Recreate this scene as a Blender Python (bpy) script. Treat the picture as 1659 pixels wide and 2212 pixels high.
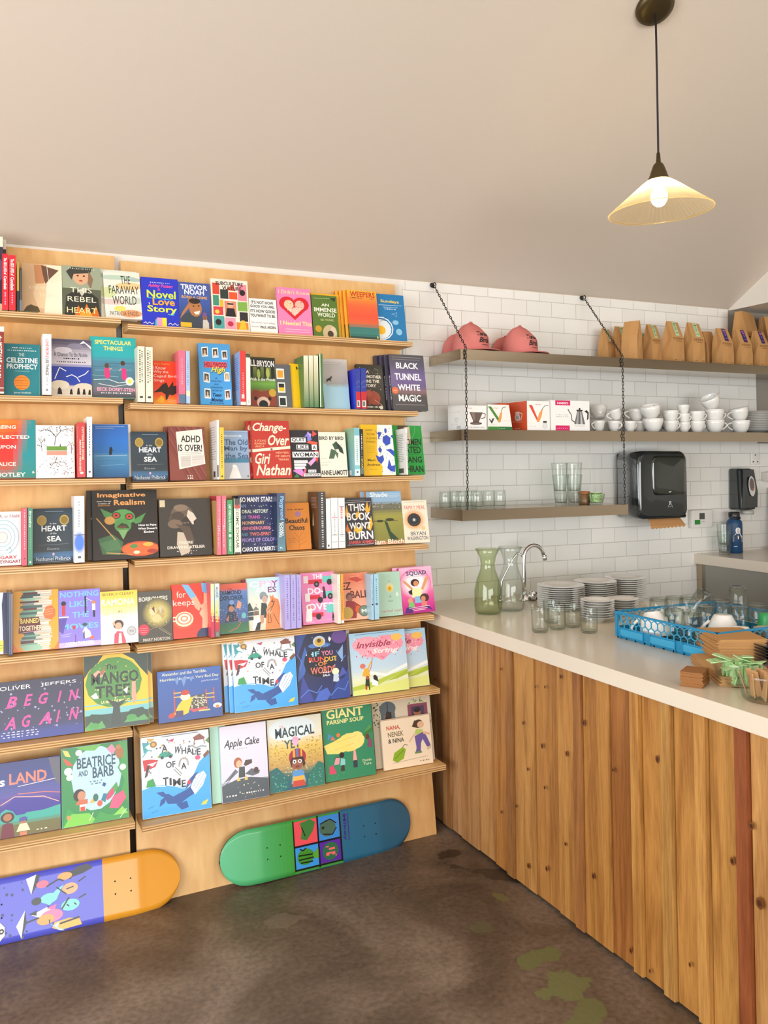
import bpy, bmesh, math, random
from mathutils import Vector, Matrix, Euler
for o in list(bpy.data.objects): bpy.data.objects.remove(o)
sc = bpy.context.scene
COL = sc.collection
# ---------------------------------------------------------------- camera
cd = bpy.data.cameras.new('camera'); cam = bpy.data.objects.new('camera', cd); COL.objects.link(cam)
cd.sensor_fit = 'VERTICAL'; cd.sensor_height = 36.0; cd.lens = 36.0 * 1869.97 / 2212; cd.shift_y = -149.36 / 2212
cd.clip_start = .05; cd.clip_end = 100
RR = Matrix(((0.9073147, -0.4203352, -0.0099154), (-0.002595, -0.0291807, 0.9995708), (0.4204442, 0.9068995, 0.0275668)))          # rows: right, up, forward
m = Matrix((RR[0], RR[1], -RR[2])).transposed().to_4x4(); m.translation = Vector((-1.81931, -3.73132, 1.58423))
cam.matrix_world = m
sc.camera = cam
# ---------------------------------------------------------------- view, world, daylight
sc.view_settings.view_transform = 'Standard'; sc.view_settings.look = 'None'
sc.view_settings.gamma = 1; sc.view_settings.use_curve_mapping = False
sc.view_settings.exposure = -0.08
w = bpy.data.worlds.new('world'); sc.world = w; w.use_nodes = True
bg = w.node_tree.nodes['Background']; bg.inputs[0].default_value = (.86, .93, 1, 1); bg.inputs[1].default_value = 1.6
def area(name, loc, rot, sx, sy, power, col):
    l = bpy.data.lights.new(name, 'AREA'); l.shape = 'RECTANGLE'; l.size = sx; l.size_y = sy; l.energy = power; l.color = col
    o = bpy.data.objects.new(name, l); COL.objects.link(o); o.location = loc; o.rotation_euler = rot
    return o
# daylight through the shop front behind the camera and the side windows
area('daylight_front', (-1.2, -8.9, 1.35), (math.radians(90), 0, 0), 6.6, 2.0, 305, (1, .975, .94))
area('daylight_side', (-4.9, -3.9, 1.45), (math.radians(90), 0, math.radians(-90)), 4.4, 2.1, 245, (.95, .98, 1))
cy = sc.cycles
cy.max_bounces = 8; cy.diffuse_bounces = 5; cy.glossy_bounces = 4; cy.transmission_bounces = 8; cy.transparent_max_bounces = 24
cy.caustics_reflective = False; cy.caustics_refractive = False; cy.sample_clamp_indirect = 6
# ---------------------------------------------------------------- helpers
def lin(h):
    if not isinstance(h, str): return tuple(h)
    if len(h) == 3: h = ''.join(c * 2 for c in h)
    v = [int(h[i:i + 2], 16) / 255 for i in (0, 2, 4)]
    return tuple(c / 12.92 if c <= .04045 else ((c + .055) / 1.055) ** 2.4 for c in v)
def mix(a, b, t): return tuple(x * (1 - t) + y * t for x, y in zip(a, b))
W1 = (1, 1, 1)
class MB:
    """collects shapes and links them as one mesh object"""
    def __init__(s): s.v = []; s.f = []; s.c = []; s.m = []; s.s = []; s.T = None
    def add(s, vs, fs, col=W1, mi=0, smooth=False):
        b = len(s.v)
        s.v += [tuple(s.T @ Vector(p)) for p in vs] if s.T else [tuple(p) for p in vs]
        col = lin(col)
        for q in fs: s.f.append([b + i for i in q]); s.c.append(col); s.m.append(mi); s.s.append(smooth)
    def box(s, a, b, col=W1, mi=0):
        x0, y0, z0 = a; x1, y1, z1 = b
        s.add([(x0,y0,z0),(x1,y0,z0),(x1,y1,z0),(x0,y1,z0),(x0,y0,z1),(x1,y0,z1),(x1,y1,z1),(x0,y1,z1)],
              [(0,3,2,1),(4,5,6,7),(0,1,5,4),(1,2,6,5),(2,3,7,6),(3,0,4,7)], col, mi)
    def hexa(s, p, col=W1, mi=0):   # 8 points ordered like box
        s.add(p, [(0,3,2,1),(4,5,6,7),(0,1,5,4),(1,2,6,5),(2,3,7,6),(3,0,4,7)], col, mi)
    def lathe(s, prof, c=(0,0,0), n=24, col=W1, mi=0, smooth=True, closed=False):
        vs = []; fs = []
        for r, z in prof:
            for k in range(n):
                a = 2 * math.pi * k / n; vs.append((c[0] + r * math.cos(a), c[1] + r * math.sin(a), c[2] + z))
        L = len(prof)
        for i in range(L - 1 + (1 if closed else 0)):
            j = (i + 1) % L
            for k in range(n): fs.append((i*n+k, i*n+(k+1)%n, j*n+(k+1)%n, j*n+k))
        if not closed:
            if prof[0][0] > 1e-6: fs.append(tuple(range(n))[::-1])
            if prof[-1][0] > 1e-6: fs.append(tuple((L-1)*n + k for k in range(n)))
        s.add(vs, fs, col, mi, smooth)
    def tube(s, pts, r, n=8, col=W1, mi=0, closed=False):
        pts = [Vector(p) for p in pts]; N = len(pts); vs = []; fs = []; up = None
        for i, p in enumerate(pts):
            if closed: t = pts[(i+1) % N] - pts[i-1]
            else: t = pts[min(i+1, N-1)] - pts[max(i-1, 0)]
            t.normalize()
            if up is None: up = t.orthogonal().normalized()
            else:
                up = up - t * up.dot(t)
                up = up.normalized() if up.length > 1e-6 else t.orthogonal().normalized()
            q = t.cross(up); rr = r[i] if isinstance(r, (list, tuple)) else r
            for k in range(n):
                a = 2 * math.pi * k / n; vs.append(p + up * (rr * math.cos(a)) + q * (rr * math.sin(a)))
        for i in range(N if closed else N - 1):
            j = (i + 1) % N
            for k in range(n): fs.append((i*n+k, i*n+(k+1)%n, j*n+(k+1)%n, j*n+k))
        if not closed: fs += [tuple(range(n))[::-1], tuple((N-1)*n + k for k in range(n))]
        s.add(vs, fs, col, mi, True)
    def prism(s, poly, y0, y1, col=W1, mi=0, smooth=False):   # polygon in x,z pushed along y
        n = len(poly)
        s.add([(x, y0, z) for x, z in poly] + [(x, y1, z) for x, z in poly],
              [tuple(range(n)), tuple(range(2*n-1, n-1, -1))] + [(i, n+i, n+(i+1)%n, (i+1)%n) for i in range(n)], col, mi, smooth)
    def ball(s, c, rx, ry, rz, n=16, col=W1, mi=0):
        s.lathe([(0.0001, -1)] + [(math.sin(math.pi*i/8), -math.cos(math.pi*i/8)) for i in range(1, 8)] + [(0.0001, 1)], n=n, col=col, mi=mi)
        k = len(s.v) - 9 * n
        for i in range(k, len(s.v)): x, y, z = s.v[i]; s.v[i] = (c[0]+x*rx, c[1]+y*ry, c[2]+z*rz)
    def mesh(s, name, mats):
        me = bpy.data.meshes.new(name); me.from_pydata(s.v, [], s.f)
        at = me.color_attributes.new('Col', 'FLOAT_COLOR', 'CORNER')
        buf = []
        for q, c in zip(s.f, s.c): buf += [c[0], c[1], c[2], 1.0] * len(q)
        at.data.foreach_set('color', buf)
        me.polygons.foreach_set('material_index', s.m); me.polygons.foreach_set('use_smooth', s.s)
        for x in (mats if isinstance(mats, (list, tuple)) else [mats]): me.materials.append(x)
        me.update(); return me
    def build(s, name, mats, parent=None, bevel=0, loc=None):
        o = bpy.data.objects.new(name, s.mesh(name, mats)); COL.objects.link(o)
        if parent: o.parent = parent
        if loc: o.location = loc
        if bevel:
            b = o.modifiers.new('bevel', 'BEVEL'); b.width = bevel; b.segments = 2; b.limit_method = 'ANGLE'; b.angle_limit = .7
        return o
def tag(o, label=None, cat=None, group=None, kind=None):
    if label: o['label'] = label
    if cat: o['category'] = cat
    if group: o['group'] = group
    if kind: o['kind'] = kind
    return o
def empty(name, loc=(0,0,0), rz=0, label=None, cat=None, group=None):
    o = bpy.data.objects.new(name, None); COL.objects.link(o); o.location = loc; o.rotation_euler = (0, 0, rz); o.empty_display_size = .05
    return tag(o, label, cat, group)
def copy_tree(o, parent=None):
    c = o.copy(); COL.objects.link(c)
    if parent: c.parent = parent; c.matrix_parent_inverse = o.matrix_parent_inverse
    for ch in [x for x in bpy.data.objects if x.parent == o]: copy_tree(ch, c)
    return c
def again(o, loc, rz=0, label=None, rot=None):
    c = copy_tree(o); c.location = loc; c.rotation_euler = rot if rot else (0, 0, rz)
    if label: c['label'] = label
    return c
# ---------------------------------------------------------------- materials
def mat(name, col=(.8,.8,.8), rough=.5, metal=0, spec=.5, **k):
    m = bpy.data.materials.new(name); m.use_nodes = True
    b = m.node_tree.nodes['Principled BSDF']
    b.inputs['Base Color'].default_value = (*lin(col), 1); b.inputs['Roughness'].default_value = rough
    b.inputs['Metallic'].default_value = metal; b.inputs['Specular IOR Level'].default_value = spec
    for n, v in k.items(): b.inputs[n.replace('_', ' ')].default_value = v
    return m
def nt(m):
    t = m.node_tree
    return t, t.nodes['Principled BSDF'], (lambda a, b: t.links.new(a, b)), (lambda ty, **k: mk(t, ty, **k))
def mk(t, ty, **k):
    n = t.nodes.new(ty)
    for a, v in k.items():
        if a.startswith('i_'): n.inputs[int(a[2:])].default_value = v
        else: setattr(n, a, v)
    return n
def colmat(name, rough=.4, spec=.5, **k):           # colour printed per face
    m = mat(name, rough=rough, spec=spec, **k); t, b, ln, N = nt(m)
    a = N('ShaderNodeVertexColor', layer_name='Col'); ln(a.outputs[0], b.inputs['Base Color'])
    return m
def wood(name, sx, sy, sz, amt=.35, rough=.45, ring=6, dark=.45, bump=.05):
    """grain running along the axis with the small scale; face colour gives each board its tone"""
    m = mat(name, rough=rough); t, b, ln, N = nt(m)
    a = N('ShaderNodeVertexColor', layer_name='Col'); tc = N('ShaderNodeTexCoord')
    off = N('ShaderNodeVectorMath', operation='MULTIPLY_ADD'); ln(a.outputs[0], off.inputs[0]); off.inputs[1].default_value = (31, 47, 53); ln(tc.outputs['Object'], off.inputs[2])
    mp = N('ShaderNodeMapping'); mp.inputs['Scale'].default_value = (sx, sy, sz); ln(off.outputs[0], mp.inputs[0])
    n1 = N('ShaderNodeTexNoise'); n1.inputs['Scale'].default_value = 1; n1.inputs['Detail'].default_value = 5; n1.inputs['Distortion'].default_value = .6; ln(mp.outputs[0], n1.inputs[0])
    ml = N('ShaderNodeMath', operation='MULTIPLY'); ml.inputs[1].default_value = ring; ln(n1.outputs[0], ml.inputs[0])
    fr = N('ShaderNodeMath', operation='PINGPONG'); fr.inputs[1].default_value = 1; ln(ml.outputs[0], fr.inputs[0])
    n2 = N('ShaderNodeTexNoise'); n2.inputs['Scale'].default_value = 14; n2.inputs['Detail'].default_value = 3; ln(mp.outputs[0], n2.inputs[0])
    ad = N('ShaderNodeMath', operation='MULTIPLY_ADD'); ln(fr.outputs[0], ad.inputs[0]); ad.inputs[1].default_value = .6; ln(n2.outputs[0], ad.inputs[2])
    rp = N('ShaderNodeMapRange'); rp.inputs[1].default_value = .35; rp.inputs[2].default_value = 1.15; rp.inputs[3].default_value = 0; rp.inputs[4].default_value = amt; ln(ad.outputs[0], rp.inputs[0])
    dk = N('ShaderNodeMixRGB', blend_type='MULTIPLY'); dk.inputs[0].default_value = 1; ln(a.outputs[0], dk.inputs[1]); dk.inputs[2].default_value = (dark, dark * .72, dark * .5, 1)
    mx = N('ShaderNodeMixRGB'); ln(rp.outputs[0], mx.inputs[0]); ln(a.outputs[0], mx.inputs[1]); ln(dk.outputs[0], mx.inputs[2])
    ln(mx.outputs[0], b.inputs['Base Color'])
    if bump:
        bp = N('ShaderNodeBump'); bp.inputs['Strength'].default_value = bump; bp.inputs['Distance'].default_value = .01; ln(ad.outputs[0], bp.inputs['Height']); ln(bp.outputs[0], b.inputs['Normal'])
    return m
def glassmat(name, col=(1,1,1), rough=0, ior=1.45):   # thin clear glass: see-through face on, tinted and mirror-like at its grazing edges
    m = mat(name, col, rough); t, b, ln, N = nt(m)
    lw = N('ShaderNodeLayerWeight'); lw.inputs[0].default_value = .4
    tint = N('ShaderNodeMixRGB'); tint.inputs[1].default_value = (*col, 1); tint.inputs[2].default_value = (col[0]*.62, col[1]*.66, col[2]*.62, 1)
    pw = N('ShaderNodeMath', operation='POWER'); pw.inputs[1].default_value = 3; ln(lw.outputs['Facing'], pw.inputs[0]); ln(pw.outputs[0], tint.inputs[0])
    tp = N('ShaderNodeBsdfTransparent'); ln(tint.outputs[0], tp.inputs[0]); gl = N('ShaderNodeBsdfGlossy'); gl.inputs['Roughness'].default_value = .02
    p5 = N('ShaderNodeMath', operation='POWER'); p5.inputs[1].default_value = 4; ln(lw.outputs['Facing'], p5.inputs[0]); fr = N('ShaderNodeMath', operation='MULTIPLY_ADD'); fr.inputs[1].default_value = .55; fr.inputs[2].default_value = .035; ln(p5.outputs[0], fr.inputs[0]); mx = N('ShaderNodeMixShader'); ln(fr.outputs[0], mx.inputs[0]); ln(tp.outputs[0], mx.inputs[1]); ln(gl.outputs[0], mx.inputs[2])
    ln(mx.outputs[0], t.nodes['Material Output'].inputs[0]); return m
PRINT = colmat('printed_cover', .38, .45, Coat_Weight=.25, Coat_Roughness=.2)
PAPER = mat('book_pages', 'e9e0cc', .9)
PAINT = colmat('painted_matt', .6, .35)
PLAST = colmat('coloured_plastic', .35, .5)
PLY = wood('birch_plywood', 2.6, 2.6, .5, amt=.75, rough=.5, ring=7, dark=.72, bump=.02)
PLYH = wood('plywood_shelf', .6, 6, 6, amt=.40, rough=.5, ring=5, dark=.7, bump=.02)
PINE = wood('knotty_pine', 14, 14, .9, amt=.75, rough=.42, ring=7, dark=.42, bump=.12)
STEEL = mat('brushed_steel', (.47,.39,.29), .17, 1)
CHROME = mat('chrome', (.85,.86,.88), .06, 1)
IRON = mat('dark_chain', (.05,.045,.04), .45, .7)
BRONZE = mat('aged_bronze', (.10,.075,.035), .42, .85)
CERAM = mat('white_ceramic', (.86,.85,.82), .12, Coat_Weight=.5)
GLASS = glassmat('clear_glass', (.97,.985,.975))
GREENGLASS = glassmat('tinted_bottle_glass', (.90,.93,.82))
SMOKE = mat('smoked_plastic', (.018,.024,.026), .08, 0, .6, Coat_Weight=.6)
BLACK = mat('black_plastic', (.015,.015,.017), .35)
KRAFT = colmat('kraft_paper', .75, .25)
FABRIC = mat('pink_corduroy', (.62,.20,.18), .9, 0, .15)
# ---------------------------------------------------------------- the room
def tilemat():
    m = mat('subway_tile', rough=.13, Coat_Weight=.3); t, b, ln, N = nt(m)
    tc = N('ShaderNodeTexCoord'); sp = N('ShaderNodeSeparateXYZ'); ln(tc.outputs['Object'], sp.inputs[0])
    cx = N('ShaderNodeMath', operation='ADD'); cx.inputs[1].default_value = -.96 + .1556 * 60; ln(sp.outputs[0], cx.inputs[0])
    cz = N('ShaderNodeMath', operation='ADD'); cz.inputs[1].default_value = -1.245 + .0794 * 40; ln(sp.outputs[2], cz.inputs[0])
    cb = N('ShaderNodeCombineXYZ'); ln(cx.outputs[0], cb.inputs[0]); ln(cz.outputs[0], cb.inputs[1])
    br = N('ShaderNodeTexBrick', offset=.5, offset_frequency=2)
    for k, v in dict(Scale=1, Bias=0).items(): br.inputs[k].default_value = v
    br.inputs['Mortar Size'].default_value = .0018; br.inputs['Mortar Smooth'].default_value = .3
    br.inputs['Brick Width'].default_value = .1556; br.inputs['Row Height'].default_value = .0794
    br.inputs['Color1'].default_value = (*lin('f0efea'), 1); br.inputs['Color2'].default_value = (*lin('e8e7e2'), 1); br.inputs['Mortar'].default_value = (*lin('c9c5bc'), 1)
    ln(cb.outputs[0], br.inputs['Vector']); ln(br.outputs['Color'], b.inputs['Base Color'])
    ns = N('ShaderNodeTexNoise'); ns.inputs['Scale'].default_value = 9; ln(tc.outputs['Object'], ns.inputs[0])
    h = N('ShaderNodeMath', operation='MULTIPLY_ADD'); ln(br.outputs['Fac'], h.inputs[0]); h.inputs[1].default_value = -1; 
    h2 = N('ShaderNodeMath', operation='MULTIPLY'); h2.inputs[1].default_value = 1.1; ln(ns.outputs[0], h2.inputs[0]); ln(h2.outputs[0], h.inputs[2])
    bp = N('ShaderNodeBump'); bp.inputs['Strength'].default_value = .55; bp.inputs['Distance'].default_value = .0025; ln(h.outputs[0], bp.inputs['Height']); ln(bp.outputs[0], b.inputs['Normal'])
    rr = N('ShaderNodeMapRange'); rr.inputs[3].default_value = .1; rr.inputs[4].default_value = .6; ln(br.outputs['Fac'], rr.inputs[0]); ln(rr.outputs[0], b.inputs['Roughness'])
    return m
def floormat():
    m = mat('stained_concrete', rough=.5); t, b, ln, N = nt(m)
    tc = N('ShaderNodeTexCoord')
    def noise(s, d, dist=0):
        n = N('ShaderNodeTexNoise'); n.inputs['Scale'].default_value = s; n.inputs['Detail'].default_value = d; n.inputs['Distortion'].default_value = dist; ln(tc.outputs['Object'], n.inputs[0]); return n
    r = N('ShaderNodeValToRGB'); e = r.color_ramp.elements; e[0].position = .3; e[0].color = (*lin('463a30'), 1); e[1].position = .72; e[1].color = (*lin('867769'), 1)
    x = r.color_ramp.elements.new(.5); x.color = (*lin('665749'), 1)
    ln(noise(2.2, 8, .8).outputs[0], r.inputs[0])
    f = noise(55, 4); fm = N('ShaderNodeMixRGB', blend_type='OVERLAY'); fm.inputs[0].default_value = .7; ln(r.outputs[0], fm.inputs[1]); ln(f.outputs[0], fm.inputs[2])
    sk = noise(160, 2); sm = N('ShaderNodeMapRange'); sm.inputs[1].default_value = .68; sm.inputs[2].default_value = .74; sm.inputs[4].default_value = .55; ln(sk.outputs[0], sm.inputs[0])
    s2 = N('ShaderNodeMixRGB'); s2.inputs[2].default_value = (*lin('93867a'), 1); ln(sm.outputs[0], s2.inputs[0]); ln(fm.outputs[0], s2.inputs[1])
    prev = s2
    wob = noise(9, 6)
    # islands of older green paint showing through, and dark patches along the counter
    for (px, py, rx, ry, rot, c, th) in [(-0.191, -1.355, 0.1, 0.05, 0.2, '6a6f45', 0.95), (-0.216, -1.523, 0.11, 0.09, 0.5, '6f744a', 0.95), (-0.243, -1.659, 0.12, 0.06, 0.3, '6a6f45', 0.9), (-0.094, -0.966, 0.03, 0.05, 0.2, '6b6a42', 0.8), (-0.079, -0.591, 0.1, 0.05, 0, '2a2119', 0.8), (0.001, -0.831, 0.22, 0.05, -0.9, '2a221b', 0.7), (-0.265, -1.132, 0.07, 0.05, 0, '5f6244', 0.5), (-0.88, -0.782, 0.12, 0.06, 0, '85776b', 0.35)]:
        mp = N('ShaderNodeMapping', vector_type='TEXTURE'); mp.inputs['Location'].default_value = (px, py, 0); mp.inputs['Rotation'].default_value = (0, 0, rot); mp.inputs['Scale'].default_value = (rx, ry, 1); ln(tc.outputs['Object'], mp.inputs[0])
        le = N('ShaderNodeVectorMath', operation='LENGTH'); ln(mp.outputs[0], le.inputs[0])
        a = N('ShaderNodeMath', operation='MULTIPLY_ADD'); ln(wob.outputs[0], a.inputs[0]); a.inputs[1].default_value = 2.6; ln(le.outputs['Value'], a.inputs[2])
        k = N('ShaderNodeMapRange'); k.inputs[1].default_value = 2.02; k.inputs[2].default_value = 2.1; k.inputs[3].default_value = th; k.inputs[4].default_value = 0; ln(a.outputs[0], k.inputs[0])
        mx = N('ShaderNodeMixRGB'); mx.inputs[2].default_value = (*lin(c), 1); ln(k.outputs[0], mx.inputs[0]); ln(prev.outputs[0], mx.inputs[1]); prev = mx
    ln(prev.outputs[0], b.inputs['Base Color'])
    q = N('ShaderNodeMapRange'); q.inputs[3].default_value = .34; q.inputs[4].default_value = .62; ln(f.outputs[0], q.inputs[0]); ln(q.outputs[0], b.inputs['Roughness'])
    bp = N('ShaderNodeBump'); bp.inputs['Strength'].default_value = .25; bp.inputs['Distance'].default_value = .004; ln(f.outputs[0], bp.inputs['Height']); ln(bp.outputs[0], b.inputs['Normal'])
    return m
def plaster(name, col):
    m = mat(name, col, .7, 0, .3); t, b, ln, N = nt(m)
    n = N('ShaderNodeTexNoise'); n.inputs['Scale'].default_value = 40; n.inputs['Detail'].default_value = 4; tc = N('ShaderNodeTexCoord'); ln(tc.outputs['Object'], n.inputs[0])
    bp = N('ShaderNodeBump'); bp.inputs['Strength'].default_value = .12; bp.inputs['Distance'].default_value = .003; ln(n.outputs[0], bp.inputs['Height']); ln(bp.outputs[0], b.inputs['Normal'])
    return m
WALLP = plaster('white_wall_paint', 'e8e2d8'); CEILP = plaster('ceiling_paint', 'd8ccbe'); GREYP = plaster('grey_wall_paint', '9a9389')
XL_, XR_, YF_, ZW, RID = -5.0, 5.5, -9.0, 2.485, 5.095
def struct(mb, name, mats, label=None, **k): return tag(mb.build(name, mats, **k), label, None, None, 'structure')
b = MB(); b.box((XL_-.2, YF_-.2, -.1), (XR_+.2, .2, 0)); struct(b, 'floor', floormat(), 'worn brown stained concrete floor with green paint patches')
b = MB(); b.box((XL_-.2, 0, 0), (XR_+.2, .15, 2.72)); struct(b, 'wall_back', WALLP, 'white painted back wall behind the plywood book racks')
b = MB(); b.box((.013, -.009, .30), (2.13, 0, ZW-.004)); b.box((2.13, -.009, .30), (2.345, 0, 2.118)); b.box((2.345, -.009, .3), (3.4, 0, 1.70))
struct(b, 'trim_1', tilemat(), 'white subway tile covering the back wall above the counter')
b = MB(); b.box((2.13, -.004, 1.70), (3.4, 0, ZW-.004)); struct(b, 'trim_2', GREYP, 'grey wall strip beyond the end of the tile')
b = MB(); b.hexa([(XL_,-4.5,RID),(2.345,-4.5,RID),(2.345,0,ZW),(XL_,0,ZW),(XL_,-4.5,RID+.15),(2.345,-4.5,RID+.15),(2.345,0,ZW+.15),(XL_,0,ZW+.15)])
b.hexa([(XL_,YF_,ZW),(2.345,YF_,ZW),(2.345,-4.5,RID),(XL_,-4.5,RID),(XL_,YF_,ZW+.15),(2.345,YF_,ZW+.15),(2.345,-4.5,RID+.15),(XL_,-4.5,RID+.15)])
struct(b, 'ceiling', CEILP, 'sloping off-white plaster ceiling')
b = MB(); b.box((2.345, YF_, 2.478), (XR_+.2, 0, 2.60)); 
poly = [(0, 2.478), (-9, 2.478), (-9, 2.50), (-4.5, RID), (0, 2.50)]
b.add([(2.145, y, z) for y, z in poly] + [(2.345, y, z) for y, z in poly], [(0,1,2,3,4), (9,8,7,6,5), (0,4,9,5), (0,5,6,1), (1,6,7,2), (2,7,8,3), (3,8,9,4)])
struct(b, 'wall_right', WALLP, 'cream gable wall above the opening to the back room')
b = MB(); b.box((XR_, YF_, 0), (XR_+.2, 0, 2.6)); struct(b, 'wall_far', WALLP)
b = MB()   # shop-front wall and side wall, each with a window opening
b.box((XL_-.2, YF_-.2, 0), (-4.6, YF_, 2.6)); b.box((2.2, YF_-.2, 0), (XR_+.2, YF_, 2.6)); b.box((-4.6, YF_-.2, 0), (2.2, YF_, .3)); b.box((-4.6, YF_-.2, 2.4), (2.2, YF_, 2.6)); struct(b, 'wall_front', WALLP)
b = MB(); b.box((XL_-.2, YF_, 0), (XL_, -6.2, 5.2)); b.box((XL_-.2, -1.6, 0), (XL_, .15, 5.2)); b.box((XL_-.2, -6.2, 0), (XL_, -1.6, .35)); b.box((XL_-.2, -6.2, 2.55), (XL_, -1.6, 5.2)); struct(b, 'wall_left', WALLP)
FR = mat('window_frame_paint', 'dcd8d0', .4)
for i, (o, u, L) in enumerate((((-4.6, -9.1, .3), (1, 0, 0), 6.8), ((-5.1, -6.2, .35), (0, 1, 0), 4.6))):
    b = MB(); H = 2.1 if i == 0 else 2.2
    for k in range(5):
        s = L * k / 4; p = Vector(o) + Vector(u) * s; d = Vector(u) * .03
        b.box(tuple(p - d - Vector((.03*(1-u[0]), .03*(1-u[1]), 0))), tuple(p + d + Vector((.03*(1-u[0]), .03*(1-u[1]), H))))
    struct(b, 'window_%d' % (i + 1), FR)
# ---------------------------------------------------------------- plywood racks leaning on the wall
def rackY(side, x, z):
    yb = -.465 if side == 'L' else -.462 + (x + 1.3) / 1.26 * .069
    return yb + (-.03 - yb) * z / 2.455
ZLR = {'L': ([2.18,1.86,1.55,1.239,.935,.642,.335],) * 2, 'R': ([2.158,1.841,1.531,1.239,.927,.634,.313], [2.153,1.832,1.543,1.241,.940,.633,.324])}
TANP, TANS = 'e8c084', 'e4bd82'
PLYE = ['e4c38e', 'a87a48', 'e8c794', 'b08450', 'e0bd88']
for side, xa, xb, zt, lab in (('L', -2.58, -1.327, 2.468, 'near plywood book rack cut off by the frame edge, seven shelves'), ('R', -1.303, -.04, 2.452, 'far plywood book rack beside the counter, seven shelves')):
    root = empty('book_rack', ((xa+xb)/2, rackY(side, (xa+xb)/2, 0), 0), 0, lab, 'bookshelf', 'leaning plywood book racks')
    inv = Matrix.Translation(root.location).inverted()
    def part(mb, name, mm, **k):
        o = mb.build(name, mm, root, **k); o.matrix_parent_inverse = inv; return o
    b = MB(); T = .018; P = lambda x, z, d=0: (x, rackY(side, x, z) + d, z)
    b.hexa([P(xa,0), P(xb,0), P(xb,0,T), P(xa,0,T), P(xa,zt), P(xb,zt), P(xb,zt,T), P(xa,zt,T)], TANP)
    part(b, 'back_panel', PLY)
    for i in range(7):
        za, zb = ZLR[side][0][i], ZLR[side][1][i]; b = MB(); n = 5; D = .14
        xe = xa + .002 if side == 'R' else xa
        q = lambda x, z, d: (x, rackY(side, x, z) - d, z)
        th = .021
        for k in range(n):
            u0, u1 = th * k / n, th * (k + 1) / n
            f0 = [(xe, rackY(side, xe, za) - D, za - th + u0), (xb, rackY(side, xb, zb) - D, zb - th + u0), (xb, rackY(side, xb, zb) - D, zb - th + u1), (xe, rackY(side, xe, za) - D, za - th + u1)]
            b.add(f0, [(0, 1, 2, 3)], PLYE[k])
            f1 = [(xb, rackY(side, xb, zb) - D, zb - th + u0), (xb, rackY(side, xb, zb) + .0, zb - th + u0), (xb, rackY(side, xb, zb), zb - th + u1), (xb, rackY(side, xb, zb) - D, zb - th + u1)]
            b.add(f1, [(0, 1, 2, 3)], PLYE[k])
            f2 = [(xe, rackY(side, xe, za), za - th + u0), (xe, rackY(side, xe, za) - D, za - th + u0), (xe, rackY(side, xe, za) - D, za - th + u1), (xe, rackY(side, xe, za), za - th + u1)]
            b.add(f2, [(0, 1, 2, 3)], PLYE[k])
        for dz, fl in ((0, (0, 1, 2, 3)), (-th, (3, 2, 1, 0))):
            b.add([(xe, rackY(side, xe, za) - D, za + dz), (xb, rackY(side, xb, zb) - D, zb + dz), (xb, rackY(side, xb, zb), zb + dz), (xe, rackY(side, xe, za), za + dz)], [fl], TANS)
        part(b, 'shelf', PLYH)
    for px, zt2 in (((xa + .05, 2.19), (xb - .052, 2.19)) if side == 'L' else ((xa + .003, 2.19), (xb - .052, .62))):  # short one by the counter stands in for gap shadow; others are posts
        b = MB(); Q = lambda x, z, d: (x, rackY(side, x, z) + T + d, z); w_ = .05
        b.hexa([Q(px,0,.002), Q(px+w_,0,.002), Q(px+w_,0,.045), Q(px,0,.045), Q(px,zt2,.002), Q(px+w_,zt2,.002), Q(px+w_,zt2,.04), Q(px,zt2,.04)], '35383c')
        part(b, 'post_or_shade_strip', PAINT)
# ---------------------------------------------------------------- main counter
root = empty('counter', (.5, -1.7, 0), 0, 'counter body clad in knotty honey-coloured pine boards and battens', 'counter')
inv = Matrix.Translation(root.location).inverted()
YS = [0, -.105, -.203, -.331, -.407, -.496, -.637, -.762, -.857, -.909, -1.044, -1.184, -1.282, -1.33, -1.467, -1.571, -1.615, -1.703, -1.751, -1.841, -1.887, -1.987, -2.032, -2.15, -2.24, -2.31, -2.42, -2.50, -2.60, -2.66, -2.78, -2.86, -2.96, -3.04, -3.14, -3.2]
TON = ['7e4f2a','a87444','b98a5c','b08050','c29467','b68756','c39058','b97f42','ad7a46','c48f50','b98245','c08a4a','a8713f','bd8645','ab7038','c8924c','c08844','c99a55','c28b47','ca9550','c08c48','96542f','c9975a','b98245']
random.seed(4)
b = MB()
for i in range(len(YS) - 1):
    y1, y0 = YS[i], YS[i+1]; wdt = y1 - y0; front = .018 if wdt < .07 else (.026 if i % 2 else .031)
    b.box((front, y0 + .0018, .012), (.055, y1 - .0018, .879), TON[i % len(TON)])
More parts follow.
